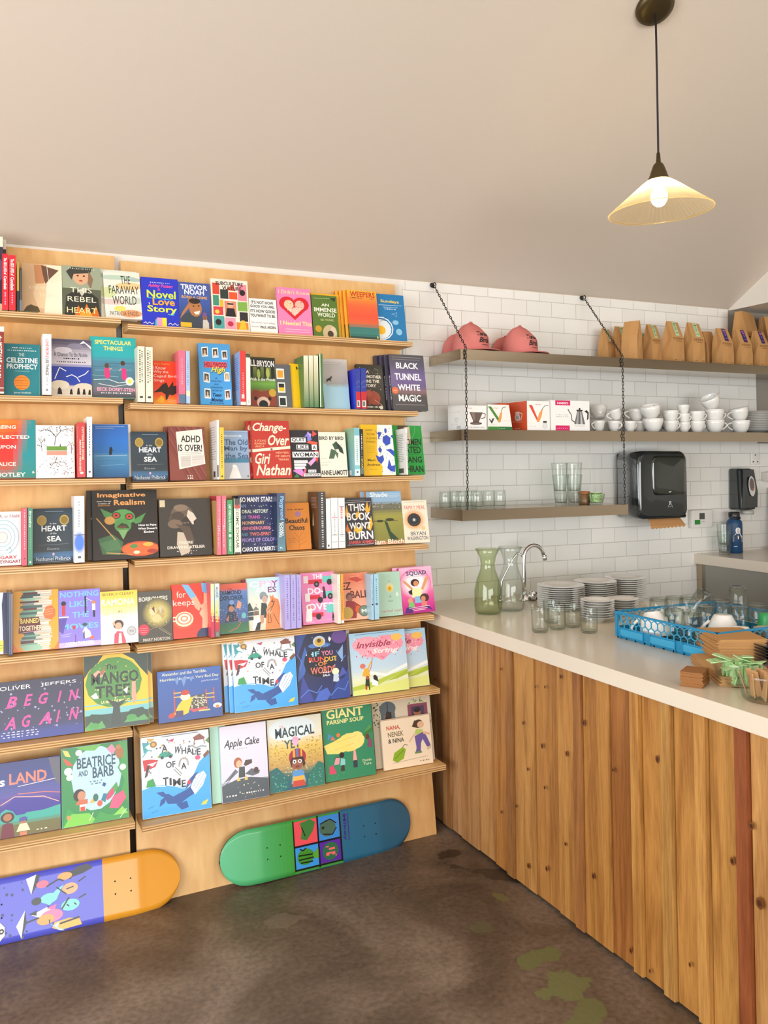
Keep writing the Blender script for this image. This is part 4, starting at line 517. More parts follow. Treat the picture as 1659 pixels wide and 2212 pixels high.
-0.8763 -0.2732 1.5393 0 0 0.175 0.1070 0.2029 0.0140 f 0 9ab4d4 8aa4c4|grey blue cover with a pale wedge of sail on the sea|books on the third shelf of the far rack|g 0 b4bcc8 33 b4c0d0 34 4a86a8 42 4a86a4 44 8eacd0 90 9ab6d8 100 8aaad0;l e8f0f8 1 0 99 100 99;T 40 89 70 6 eef4f8 ~UGO HAWORTH;T 52 76 90 12 44638a The Old;T 50 62 92 12 44638a Man by;T 52 48 92 12 44638a the Sea;p f0f0ee 18 2 30 18 36 28 50 28 66 2;e 40 27 7 3 fff;e 92 6 3 2 666||
-0.7269 -0.2799 1.5418 0 0 0.175 0.1661 0.2433 0.0200 f 0 c23a30 b03a34|brick red cover with huge slanted cream block lettering, front copy|two copies of the brick red block lettering book|i 48 87 88 19 f5ead2 Change-;i 70 66 56 19 f5ead2 Over;T 22 65 30 3.6 f2b48a A YOUNG;T 22 60 30 3.6 f2b48a RIVALRY;T 20 55 24 3.6 f2b48a AND A;p f5ead2 0 45 100 51 100 56 0 50;i 26 34 40 19 f5ead2 Giri;i 52 14 90 19 f5ead2 Nathan;T 78 44 34 3.6 f2b48a NEW ERA;T 78 38 38 3.6 f2b48a OF MEN'S;T 80 32 28 3.6 f2b48a TENNIS;e 50 50 3 2 8a5a5a|v 50 55 70 40 f5ead2 Changeover|
-0.7409 -0.2564 1.5418 0 0 0.175 0.1661 0.2433 0.0200 f 0 c23a30 b03a34|brick red cover with huge slanted cream block lettering, rear copy|two copies of the brick red block lettering book|i 48 87 88 19 f5ead2 Change-;i 70 66 56 19 f5ead2 Over;T 22 65 30 3.6 f2b48a A YOUNG;T 22 60 30 3.6 f2b48a RIVALRY;T 20 55 24 3.6 f2b48a AND A;p f5ead2 0 45 100 51 100 56 0 50;i 26 34 40 19 f5ead2 Giri;i 52 14 90 19 f5ead2 Nathan;T 78 44 34 3.6 f2b48a NEW ERA;T 78 38 38 3.6 f2b48a OF MEN'S;T 80 32 28 3.6 f2b48a TENNIS;e 50 50 3 2 8a5a5a|v 50 55 70 40 f5ead2 Changeover|
-0.5739 -0.2665 1.5425 0 0 0.175 0.1275 0.2043 0.0160 f 0 2a2a30 26262c|black cover with white title strips and scattered bright petals|books on the third shelf of the far rack|p 8a86e0 50 86 66 98 76 80 62 76;p c8a8e8 60 96 76 92 72 84;p e8504a 80 100 96 92 78 86;p f0604a 56 74 90 66 96 74 70 78;p e84a4a 84 60 98 54 90 30 84 40;p e8a8d8 56 30 84 44 86 36 66 24;p d890d8 2 14 30 24 44 4 34 2;p e86a8a 34 4 46 20 50 18 42 0;p 3a8a4a 4 0 16 8 24 0;r 0 78 60 86 2a2a30;r 2 74 54 84 fff;T 28 79 46 8 1a1a1a QUIT;r 20 59 62 69 fff;T 41 64 38 8 1a1a1a LIKE;r 74 58 92 69 fff;T 83 63 12 8 1a1a1a A;r 4 42 96 54 fff;T 50 48 86 9 1a1a1a WOMAN;r 8 30 56 36 f4f4f4;r 8 24 50 29 f4f4f4;r 8 18 46 23 f4f4f4;l 888 .6 12 33 52 33;r 56 10 84 16 f4f4f4;T 70 13 24 3.5 333 ~HOLLY;r 40 2 98 8 f4f4f4;T 69 5 54 3.6 333 WHITAKER||
-0.4472 -0.2637 1.5437 0 0 0.175 0.1262 0.1962 0.0160 f 0 f1eddd e8e2d0|cream cover with dark feathers and thin black capitals|books on the third shelf of the far rack|T 48 86 90 8 2a2a2a BIRD BY BIRD;p 3f5a44 50 72 66 80 72 62 58 60;p 2f4634 66 78 86 64 90 50 74 56;p 4a6a50 34 40 44 62 64 58 52 40;p 566a56 54 60 70 52 66 40;l 222 1 60 62 84 72;p 303a34 64 76 78 70 80 58 70 62;l 777 .8 6 40 26 40;l 777 .8 6 32 40 32;l 777 .8 6 26 30 26;T 50 9 96 11 2a2a2a ANNE LAMOTT||
-0.3576 -0.3058 1.5460 0 0 0.03 0.1400 0.2076 0.0248 s 1 d8eef2 d8eef2|white and aqua spine with a misty sea-green back|books on the third shelf of the far rack||r 0 84 100 100 7ac0cc;r 0 14 100 22 8accd4;v 50 52 50 40 9ab4ba ~THE SECRET OF;e 50 8 18 1.5 222|g 0 7ab4c8 50 7ab0ac 100 8abca0;r 20 2 70 12 e8f0f4
-0.3352 -0.3053 1.5457 0 0 0.03 0.1250 0.2020 0.0144 s 0 1c1c1c 1c1c1c|thin black spine squeezed before the yellow and blue floral cover|books on the third shelf of the far rack||v 50 60 60 50 d8d8d8 ~TALES OF A BURNED;v 50 26 20 50 f0d040 STAR;r 0 4 100 18 6a7a6a|
-0.2290 -0.2590 1.5465 0 0 0.175 0.1536 0.2290 0.0200 f 1 f4c414 f6d42a|cover half yellow, half white with big cobalt blue birds and leaves|books on the third shelf of the far rack|r 46 0 100 100 f6f6f4;p f4c414 40 100 52 100 50 76 46 50 50 30 60 16 56 0 40 0;t 26 89 22 4 7a5a0a HOW;t 30 81 26 4 7a5a0a TO BE;t 32 73 34 4 7a5a0a A LIVING;t 28 66 30 4 7a5a0a THING;l a8840a .8 14 56 40 56;l a8840a .8 14 52 40 52;l a8840a .8 14 48 38 48;l a8840a .8 14 44 40 44;T 26 30 24 5 7a5a0a Mari;T 32 21 42 5 7a5a0a Andrew;l a8840a .8 18 12 44 12;p 2f4fc0 42 92 50 82 56 86 66 84 58 76 52 70 54 80;e 78 88 4 5 2f4fc0;p 2f4fc0 68 76 80 80 92 74 90 62 76 58 66 66;p 2f4fc0 74 50 90 52 100 48 100 36 84 46;p 2f4fc0 40 40 52 36 64 40 66 30 56 22 46 28;p 2f4fc0 50 52 56 56 62 50 58 44 52 46;p 2f4fc0 82 32 88 18 100 20 98 6 84 8 74 14;p 2f4fc0 92 78 100 80 100 72;D 52 2 44 94 445 30;D 54 4 40 90 2f4fc0 16||
-0.1168 -0.3005 1.5483 0 0 0.03 0.1400 0.2054 0.0083 s 0 f0f0ee f0f0ee|white paperback spine with lined back half hiding the green cover|books on the third shelf of the far rack||v 50 50 80 40 444 ~ALL THE WAYS|r 0 0 100 100 ececec;L 8 28 88 90 a8a8a8 16;r 40 4 80 14 555
-0.0675 -0.2254 1.5480 0 0 0.175 0.1608 0.2270 0.0200 f 0 17a03e 148a36|bright green cover with black condensed lettering at the shelf end|books on the third shelf of the far rack|r 24 88 60 100 4a3a2a;p d8c8b0 44 96 62 98 64 64 50 60;p 5a4a3a 46 84 54 86 54 74;l 7ad08a 1.2 80 98 76 84 68 74;T 62 66 66 14 0c2a12 WOMEN;T 62 50 60 14 0c2a12 RATED;l 0c2a12 .8 48 40 86 40;T 66 30 54 13 0c2a12 LANG;T 62 11 66 14 0c2a12 CHRAN||
-1.7537 -0.3355 1.2436 0 0 0.175 0.1220 0.1941 0.0160 f 0 f3f1f1 e8e8e8|white cover with an unwinding pale blue swirl and pencil lettering|books on the fourth shelf of the near rack|t 58 91 74 7 8a4a4a VERA, or FAitH;W;r 28 20 66 28 f3f1f1;l 5a9aaa 1 30 28 62 28;l 5a9aaa 1 30 22 62 22;l 5a9aaa 1 62 28 70 34 74 28 66 22;T 66 15 46 6 b03a44 GARY;T 60 7 78 6 8a3a4a SHTEYNGART||
-1.6832 -0.3795 1.2445 0 0 0.03 0.1250 0.2046 0.0159 s 0 e03a58 e03a58|raspberry spine beside the white swirl cover|books on the fourth shelf of the near rack||v 50 62 70 36 f8a8b8 ~THE PISCES LUNA AND ME;e 50 12 16 1.2 222|
-1.6644 -0.3795 1.2445 0 0 0.03 0.1250 0.2050 0.0164 s 0 1f7a50 1f7a50|green spine between the raspberry spine and dark sea book|books on the fourth shelf of the near rack||v 50 80 28 40 dff0e4 Breathe;v 50 46 40 26 6ab08a ~and the beauty of;p fff 30 4 70 4 50 8|
-1.5831 -0.3355 1.2439 0 0 0.175 0.1387 0.2019 0.0180 f 0 22303e 1c2833|dark slate sea book with two gold medals, beside a green spine|books on the fourth shelf of the near rack|A heartsea||
-1.4976 -0.3795 1.2450 0 0 0.03 0.1400 0.2429 0.0353 s 0 f0f1f3 f0f1f3|white spine with a soft blue blot in the lower half|books on the fourth shelf of the near rack||g 0 f0f1f3 100 eef0f2;B 50 30 60 16 2a6fe0;r 0 41 100 42 222;v 46 72 40 26 9aa0a8 ~Great Things to Think;e 50 8 18 2 444|
-1.3232 -0.3255 1.2436 0 0 0.175 0.2415 0.2649 0.0160 f 1 2a2420 3a3228|large black art book with a green big-eared creature painting, front copy|two copies of the green creature art book|g 0 2a2018 100 26221e;T 45 92 74 8 f6a860 Imaginative;T 57 82 48 8 f6a860 Realism;t 18 84 22 2.4 fff James Gurney;t 18 81 18 2.2 fff Creator of;t 18 78 18 2.2 f0a040 DINOTOPIA;p 4e8a4a 12 74 30 66 40 54 26 56 18 62;p 4e8a4a 82 66 66 58 60 54 66 50 74 52;e 46 60 19 12 5a9a54;e 46 48 13 10 548c4c;e 36 63 7 5 2f4a2a;e 36 63 5 3.6 c8442e;e 56 61 7 5 2f4a2a;e 56 61 5 3.6 c8442e;e 36 63 2 1.4 221;e 56 61 2 1.4 221;p 2a3a20 36 46 56 44 52 50 44 52;e 45 46 6 2 6a3a2a;p 7aa868 38 42 46 28 54 42;p 3f6a44 8 30 30 36 46 24 40 6 14 8;p 4e7a50 10 24 36 30 44 14 20 12;e 72 14 30 11 c8502a;e 72 14 28 9 d86a34;e 62 18 6 3 5a8a4a;e 84 20 8 3 e8b04a;e 66 9 5 2.4 f0e0c0;e 90 10 8 3 a83a2a;l c89a5a 1.6 6 60 34 28;l c89a5a 1.4 20 10 60 6;e 26 56 8 6 c8944a;T 84 48 28 3 fff How to Paint;T 84 43 30 3 fff What Doesn't;T 86 38 16 3 fff Exist|v 50 50 80 40 8a7a60 Imaginative Realism|
-1.3412 -0.3060 1.2436 0 0 0.175 0.2415 0.2649 0.0160 f 1 2a2420 3a3228|large black art book with a green big-eared creature painting, rear copy|two copies of the green creature art book|g 0 2a2018 100 26221e;T 45 92 74 8 f6a860 Imaginative;T 57 82 48 8 f6a860 Realism;t 18 84 22 2.4 fff James Gurney;t 18 81 18 2.2 fff Creator of;t 18 78 18 2.2 f0a040 DINOTOPIA;p 4e8a4a 12 74 30 66 40 54 26 56 18 62;p 4e8a4a 82 66 66 58 60 54 66 50 74 52;e 46 60 19 12 5a9a54;e 46 48 13 10 548c4c;e 36 63 7 5 2f4a2a;e 36 63 5 3.6 c8442e;e 56 61 7 5 2f4a2a;e 56 61 5 3.6 c8442e;e 36 63 2 1.4 221;e 56 61 2 1.4 221;p 2a3a20 36 46 56 44 52 50 44 52;e 45 46 6 2 6a3a2a;p 7aa868 38 42 46 28 54 42;p 3f6a44 8 30 30 36 46 24 40 6 14 8;p 4e7a50 10 24 36 30 44 14 20 12;e 72 14 30 11 c8502a;e 72 14 28 9 d86a34;e 62 18 6 3 5a8a4a;e 84 20 8 3 e8b04a;e 66 9 5 2.4 f0e0c0;e 90 10 8 3 a83a2a;l c89a5a 1.6 6 60 34 28;l c89a5a 1.4 20 10 60 6;e 26 56 8 6 c8944a;T 84 48 28 3 fff How to Paint;T 84 43 30 3 fff What Doesn't;T 86 38 16 3 fff Exist|v 50 50 80 40 8a7a60 Imaginative Realism|
-1.0956 -0.3284 1.2446 0 0 0.175 0.2034 0.2249 0.0200 f 1 39352f 2a2622|charcoal book with a sepia profile of a woman with rose in hair|books on the fourth shelf of the far rack|g 0 34302b 100 413c35;e 44 72 22 17 6a5a4c;e 34 64 16 12 54473c;e 42 84 14 6 8a7460;e 30 56 14 8 7a6654;e 36 70 12 7 4a3e34;p d8ccbc 56 80 66 74 72 64 66 60 66 54 56 56 52 66;p 3a302a 40 60 56 58 60 40 74 26 66 44 62 56 52 70;p c8b8a4 34 42 48 40 60 20 56 6 40 0 32 20;p 5a4a3e 30 56 44 44 54 20 60 10 66 26 58 50;r 2 86 12 98 d8c8a4;T 50 23 26 5 e8dfd0 FIGURE;T 50 15 72 5 e8dfd0 DRAWING ATELIER;t 52 8 42 2.4 c8bfb0 ~An Atelier Guide;t 52 4 20 2.4 c8bfb0 ~to drawing||
-0.9768 -0.3691 1.2452 0 0 0.03 0.1300 0.2308 0.0177 s 0 ea5a72 ea5a72|pink spine with tan back beside the charcoal profile book|books on the fourth shelf of the far rack||v 58 66 56 26 fbd0d4 ~A GREAT COUNTRY LIVES;v 40 30 40 26 fbd0d4 ~BUILDING|g 0 c8985a 100 c89c62;r 0 92 100 100 b02a3a;r 30 2 60 10 e8d8b8
-0.9561 -0.3686 1.2453 0 0 0.03 0.1300 0.2314 0.0178 s 0 ea5a72 ea5a72|pink spine touching the green spine on the fourth shelf|books on the fourth shelf of the far rack||v 58 66 56 26 fbd0d4 ~A GREAT COUNTRY LIVES;v 40 30 40 26 fbd0d4 ~BUILDING|
-0.9324 -0.3679 1.2451 0 0 0.03 0.1250 0.2149 0.0235 s 0 149048 149048|green spine with white vertical title on the fourth shelf|books on the fourth shelf of the far rack||v 50 66 50 42 f0f8f0 LAST CHILD in the WOODS;e 50 34 24 3 d8f0e0;v 50 16 22 36 e8f8ec RICHARD LOUV|
-0.8323 -0.2932 1.2436 0 0 0.175 0.1191 0.2312 0.0120 f 0 1c1a1c 4a2a24|black book behind the cream cosmic spine, only its left edge showing|books on the fourth shelf of the far rack|r 0 0 100 100 201d1e|r 0 60 100 100 5a2a22|
-0.9024 -0.3671 1.2455 0 0 0.03 0.1350 0.2182 0.0271 s 1 f2ead2 2a2422|cream and black spine with red flourish beside the navy stars cover|books on the fourth shelf of the far rack||r 8 3 92 82 f2ead2;e 50 86 46 4 c03a24;e 50 92 20 6 4a2a24;v 50 46 72 44 2a2420 COSMIC SCHOLAR|r 0 0 100 100 3a2422
-0.8023 -0.3283 1.2454 0 0 0.175 0.1506 0.2320 0.0220 f 1 2c3560 262d54|navy cover with stacked white, pink and orange lines of capitals|books on the fourth shelf of the far rack|T 50 92 92 9 fff SO MANY STARS;T 12 81 16 6 7a9ac8 AN;D 24 79 72 4 dfe6f8 14;T 44 71 74 6.5 e4f0dc ORAL HISTORY;T 12 61 14 6 7a9ac8 OF;T 40 61 34 6 d86ac0 TRANS;D 60 57 34 3 dfe6f8 5;T 38 51 62 6 f0c08a NONBINARY;T 46 41 80 6.5 f08aa0 GENDERQUEER;T 12 31 18 6 6a9ab8 AND;T 56 31 60 6 f0806a TWO-SPIRIT;T 50 21 94 6.5 b49ae0 PEOPLE OF COLOR;D 6 12 88 3 dfe6f8 9;D 76 34 18 16 dfe6f8 7;D 82 66 14 6 dfe6f8 3;T 50 5 94 7.5 fff CARO DE ROBERTIS||
-0.7189 -0.3621 1.2459 0 0 0.03 0.1400 0.2358 0.0343 s 1 34507a 2c4468|slate blue spine with large pale vertical title next to navy cover|books on the fourth shelf of the far rack||g 0 5a8a9a 50 3a5a6a 60 2c4468 100 2c4468;v 56 74 40 60 8ac0e8 Playground;v 64 38 24 30 dfeaf0 RICHARD;v 36 36 24 30 dfeaf0 POWERS;T 50 6 40 3 cde K|r 0 0 100 100 2a3a58
-0.6279 -0.3156 1.2443 0 0 0.175 0.1092 0.1951 0.0140 f 0 e08a30 c8782a|amber cover with a line-drawn tree and black serif title|books on the fourth shelf of the far rack|t 46 86 66 5 6a3a14 ~Jessica Urlichs;e 54 76 12 6 a87aa0;T 46 62 88 11 241c14 Beautiful;T 46 47 62 11 241c14 Chaos;l a8601e 1 50 2 52 24 36 38;l a8601e 1 52 24 66 36;l a8601e .8 51 16 30 28;l a8601e .8 52 18 78 26;l a8601e .8 51 10 84 18;D 18 20 70 26 c0701e 26;l a8601e .8 8 24 40 24;l a8601e .8 8 20 36 20;l a8601e .8 8 16 40 16||
-0.5403 -0.3572 1.2464 0 0 0.03 0.1450 0.2371 0.0321 s 1 3a3634 3a3634|charcoal hardback spine with a brown photographic back|books on the fourth shelf of the far rack||v 55 68 60 42 cfcac4 ~AND THE HALL OF;v 55 22 40 42 cfcac4 ~BECOMING|g 0 4a3424 40 6a4a30 100 5a3626;L 30 72 90 92 a88a7a 8;p d8c8a8 40 40 50 66 56 40;r 10 2 34 8 e8e0d0
-0.5115 -0.3564 1.2458 0 0 0.03 0.1250 0.2080 0.0199 s 0 f3f3f0 f3f3f0|white spine scribbled with pale green, nearest the charcoal hardback|books on the fourth shelf of the far rack||D 8 12 84 76 a8c4a0 40;D 8 30 84 40 d8d0a0 24;r 30 4 60 8 222|
-0.4838 -0.3556 1.2458 0 0 0.03 0.1250 0.2107 0.0300 s 0 f3f3f0 f3f3f0|white spine in the middle of three near the flame-letter cover|books on the fourth shelf of the far rack||v 50 50 50 30 b8bcc0 ~NINE FOOLS;r 10 60 90 62 e8a0b0;r 10 26 90 27 888;r 10 12 90 13 aaa|
-0.4514 -0.3547 1.2459 0 0 0.03 0.1250 0.2098 0.0290 s 0 f3f3f0 f3f3f0|white spine touching the flame-letter cover|books on the fourth shelf of the far rack||v 50 70 24 30 d84a4a BELLE;v 50 40 40 22 a8b4b8 ~A PRAYER FOR;r 10 82 90 83 888;r 10 26 90 27 888;r 10 12 90 13 aaa|
-0.3475 -0.3079 1.2454 0 0 0.175 0.1362 0.2087 0.0180 f 0 3b3b42 33333a|charcoal cover with white block lettering licked by yellow flames|books on the fourth shelf of the far rack|l b8b8bc .8 14 94 76 95;l e8e8e8 1 6 90 96 92;p f2b63a 4 66 12 86 16 72 24 62 12 58;p f2b63a 74 74 84 92 88 76 96 90 92 72 82 66;p f2b63a 46 62 50 76 56 66 60 58;p e8862e 4 34 10 48 14 38 22 30 10 26;p f2c23a 30 32 36 44 44 34 56 44 60 32 50 26;p f2b63a 76 36 86 50 94 62 98 44 88 30;T 46 80 56 15 fff THIS;T 52 61 82 16 fff BOOK;T 54 42 74 14 fff WON'T;T 54 22 84 17 fff BURN;p f4c848 40 60 45 72 50 62 46 56;p f4c848 38 26 44 38 50 28;T 54 8 86 7 e2605e SAMIRA AHMED;l ddd 1 6 2.5 96 3.5||
-0.2156 -0.2993 1.2457 0 0 0.175 0.1694 0.2335 0.0180 f 0 8a8a4e 7a7a48|aerial photo cover of a lone tree casting a long shadow, front copy|two copies of the tree shadow book|g 0 e0906a 8 8a8440 20 8a8a40 55 a09a4a 64 7a7a50 66 6a6a58 76 7a7a68 80 94b4d0 100 8fb8dc;D 2 66 96 12 4a4a40 40;D 2 68 96 10 d8cfc0 24;T 36 94 50 9 f4f8fa Shade;l d8e4ea .8 62 95 96 95;l d8e4ea .8 62 92 96 92;l d8e4ea .8 62 89 90 89;l 3a3a24 1.4 10 44 84 44;e 34 44 10 2.4 3a3c22;e 62 46 12 3 3a3c22;p 2f4a30 46 44 54 42 62 24 84 8 60 8 54 22;T 54 5 88 9 fbe8dc Sam Bloch|r 0 0 100 100 e8903a|
-0.2356 -0.2778 1.2457 0 0 0.175 0.1694 0.2335 0.0180 f 0 8a8a4e 7a7a48|aerial photo cover of a lone tree casting a long shadow, rear copy|two copies of the tree shadow book|g 0 e0906a 8 8a8440 20 8a8a40 55 a09a4a 64 7a7a50 66 6a6a58 76 7a7a68 80 94b4d0 100 8fb8dc;D 2 66 96 12 4a4a40 40;D 2 68 96 10 d8cfc0 24;T 36 94 50 9 f4f8fa Shade;l d8e4ea .8 62 95 96 95;l d8e4ea .8 62 92 96 92;l d8e4ea .8 62 89 90 89;l 3a3a24 1.4 10 44 84 44;e 34 44 10 2.4 3a3c22;e 62 46 12 3 3a3c22;p 2f4a30 46 44 54 42 62 24 84 8 60 8 54 22;T 54 5 88 9 fbe8dc Sam Bloch|r 0 0 100 100 e8903a|
-0.0692 -0.3003 1.2455 0 0 0.175 0.1236 0.1902 0.0160 f 0 f2e6d0 e8dcc4|pale cover with a dark disc in an orange halo, end of fourth shelf|books on the fourth shelf of the far rack|l 555 .8 10 96 90 96;t 50 83 84 9 d8605a FAMILY MEAL;B 44 54 36 21 f0943a;e 44 54 27 15.5 2a2a2e;e 44 54 24 13.5 3a3a40;e 44 54 16 9 26262a;e 44 54 10 5.6 55585e;e 44 54 5 3 d0d0d0;e 78 34 8 5 f0c890;t 56 22 60 9 3a4a6a BRYAN;t 52 11 84 9 3a4a6a WASHINGTON||
-1.7834 -0.3893 0.9399 0 0 0.175 0.0876 0.2138 0.0180 f 0 e8f0f4 3a3f5a|white and blue cover with a yellow doodle at the shelf start|books on the fifth shelf of the near rack|r 60 0 84 100 dfe8f4;r 84 30 100 60 7ab0e0;p 3a4060 86 0 100 0 100 100 86 100 80 80 84 40;r 50 4 86 22 f2e84a;l 222 1.6 50 8 84 10;l 222 1.6 50 14 84 14|r 0 0 100 100 3a3f5a|
-1.7317 -0.4333 0.9407 0 0 0.03 0.1300 0.2172 0.0158 s 1 2a3048 2a3048|navy spine between the doodle cover and the orange book-stack cover|books on the fifth shelf of the near rack||r 40 2 55 98 8a94b8;r 84 2 94 98 e8e8f0|
-1.6448 -0.3893 0.9406 0 0 0.175 0.1518 0.2130 0.0220 f 0 e8a52e d8922a|orange cover printed with a tall wobbly pile of books|books on the fifth shelf of the near rack|r 0 0 100 14 f07a24;p e8a52e 0 14 12 2 90 2 100 14 100 100 0 100;K;p f0743a 66 60 72 72 84 74 92 66 92 56 84 50 70 52;l f8c0a0 .8 70 66 88 68;l f8c0a0 .8 70 62 88 64;l f8c0a0 .8 70 58 88 60;p 6a2a2a 14 52 56 56 62 34 12 30;T 36 50 40 8 f6e27a BANNED;T 38 38 50 8 f6e8c8 TOGETHER;l f2a0b8 1 18 31 56 33||
-1.4958 -0.3893 0.9406 0 0 0.175 0.1451 0.2062 0.0220 f 0 8c7ee0 7a6cd0|lavender cover with sky-blue capitals and tiny cartoon couples|books on the fifth shelf of the near rack|T 50 92 92 10 7ac4f0 NOTHING;T 48 75 44 10 7ac4f0 LIKE;T 52 56 40 10 7ac4f0 THE;T 50 36 90 10 7ac4f0 MOVIES;p 5a4aa8 0 52 20 52 10 24 0 30;r 0 52 24 54 f4f4ff;r 8 56 16 74 c83a4a;e 12 77 6 4 2a1a2a;r 62 58 66 88 22203a;l fff 1 66 84 80 78;r 80 62 88 74 f0f0f8;r 82 50 87 62 26242e;e 84 76 5 3 d8844a;e 36 34 4 3 c0303a;p fff 56 26 62 34 74 26 78 16 62 14;e 62 38 6 3 2a5a4a;r 58 14 61 26 22203a;r 38 10 40 22 8a4a8a;e 40 8 4 2 222;p d86a5a 70 12 84 12 82 18 74 16;r 0 0 100 9 c4b4f4;T 50 7 66 5 fff LYNN PAINTER;l fff .8 14 3 84 3.5;l e8e4ff .8 6 22 30 24;l e8e4ff .8 6 19 26 20||
-1.3561 -0.3893 0.9392 0 0 0.175 0.1342 0.1931 0.0140 f 0 f0ede8 e4e0d8|cream cover with a girl in a pink cardigan and pale block title|books on the fifth shelf of the near rack|g 0 f4f0ec 50 f2eee4 74 f0d870 100 f2cf3a;t 48 94 84 5 6a5a3a BEVERLY CLEARY;T 48 79 90 13 fffbe8 RAMONA;T 46 61 84 13 f6e89a QUIMBY;t 46 50 40 5 f0dca8 AGE 8;e 47 36 14 9 4a3a34;e 47 33 9 7 e0b094;p d8506a 34 0 36 18 44 24 58 22 66 4 66 0;p e8e0d4 46 0 48 20 54 20 56 0;e 82 22 13 9 a8aaac;e 82 22 10 7 c4c6c8;T 82 22 10 5 8a8c90 N;l aaa .8 8 28 28 28;l aaa .8 8 24 26 24;p e0b094 30 38 36 44 40 32||
-1.2246 -0.3862 0.9328 0 0 0.175 0.1276 0.1891 0.0180 f 0 4a473e 3e3a34|dark tangled attic cover with a yellow glow and a red sticker|books on the fifth shelf of the far rack|g 0 4a4438 100 54524a;T 46 85 84 9 e8e4d4 BORROWERS;B 58 56 36 24 c8b86a;e 44 60 10 8 e0d0a0;e 66 54 12 10 b8a060;e 54 46 14 8 d8c88a;p 7a4a3a 40 66 48 70 50 56;p c8c4b4 60 66 70 70 68 52;D 24 34 66 40 f0e4b0 40;D 10 10 80 30 222 30;l 8a7a4a 1.6 10 20 60 30 96 12;l a8a08a 1.4 60 26 94 10;e 16 25 16 11 d8304a;l f8b0b8 .8 6 28 26 28;l f8b0b8 .8 6 24 26 24;l f8b0b8 .8 8 20 24 20;T 52 5 78 6 c8c4b4 MARY NORTON||
-1.0851 -0.3812 0.9349 0 0 0.175 0.1468 0.2051 0.0220 f 0 e03c26 d0341f|red cover of two hands meeting above a latte cup|books on the fifth shelf of the far rack|p 7ab8e0 26 100 44 98 64 76 50 70;p 6ab0dc 78 100 96 100 96 78 80 84;p f0b090 50 72 64 76 76 58 70 48 60 54;p f2b898 84 82 96 78 94 40 78 34 70 44 82 58;p f2b898 78 36 94 40 90 16 76 16;e 86 56 12 6 eeb090;p 24345a 60 0 64 10 74 16 94 16 100 8 100 0;t 24 81 24 12 fbe9da for;t 30 64 56 14 fbe9da keeps;e 28 32 27 15 c85a2a;e 30 35 24 14 f4dcc0;e 30 36 20 11 d88a5a;e 30 36 16 9 f6ead8;e 30 36 10 5.5 d8946a;e 30 36 6 3 f6ead8;e 4 36 6 5 f4dcc0;e 4 36 3 2.6 e03c26||
-1.0168 -0.4227 0.9357 0 0 0.03 0.1300 0.2052 0.0138 s 0 d84a54 d84a54|red and yellow spine beside the red coffee cover|books on the fifth shelf of the far rack||g 0 c83a5a 40 c83a5a 46 f0e060 70 c8e0d0 100 e8f0a0;v 50 50 40 50 f6f0a0 OSEMAN|
-0.9987 -0.4221 0.9358 0 0 0.03 0.1300 0.2048 0.0188 s 0 8aa0a8 8aa0a8|grey, yellow and red spine touching the blue explorer cover|books on the fifth shelf of the far rack||g 0 6a6a5a 10 6a6a5a 14 c83a4a 34 c83a4a 40 b8c8c8 100 d0e0e4;v 50 48 40 60 f4e23a OSEMAN;v 50 84 20 50 3a6a8a ALICE;r 20 2 80 9 888|
-0.9182 -0.3752 0.9356 0 0 0.175 0.1171 0.1939 0.0160 f 0 4a6aa4 8a4a5a|blue fantasy cover with a boy, red sky band and green ground|books on the fifth shelf of the far rack|g 0 3a7a4a 20 2f6a4a 24 4a5a94 66 4a78b4 84 6a8ac8 88 e8604a 100 e86a50;T 42 82 74 9 1c2030 DIAMOND;T 44 71 82 9 1c2030 EXPLORER;t 40 89 14 3 1c2030 THE;e 42 52 13 8 2a2a40;e 42 49 9 6 c88a6a;p 26304a 18 22 30 44 42 42 56 44 66 24;p c88a6a 22 28 34 38 30 24;l c88a6a 2 56 42 62 56;p f0a080 60 50 66 66 78 60 74 48;e 44 62 8 5 8aa8e0;D 4 24 92 36 b8d8f0 40;D 50 24 44 36 d8a0c0 30;l c86a4a 2.4 30 4 60 10 72 20 64 26;e 84 34 8 6 6ac0c0||
-0.8208 -0.3517 0.9366 0 0 0.175 0.1047 0.2021 0.0160 f 0 7a2434 7a2434|maroon corner peeking out above between explorer and horse rider covers|books on the fifth shelf of the far rack|r 0 0 100 100 7a2434||
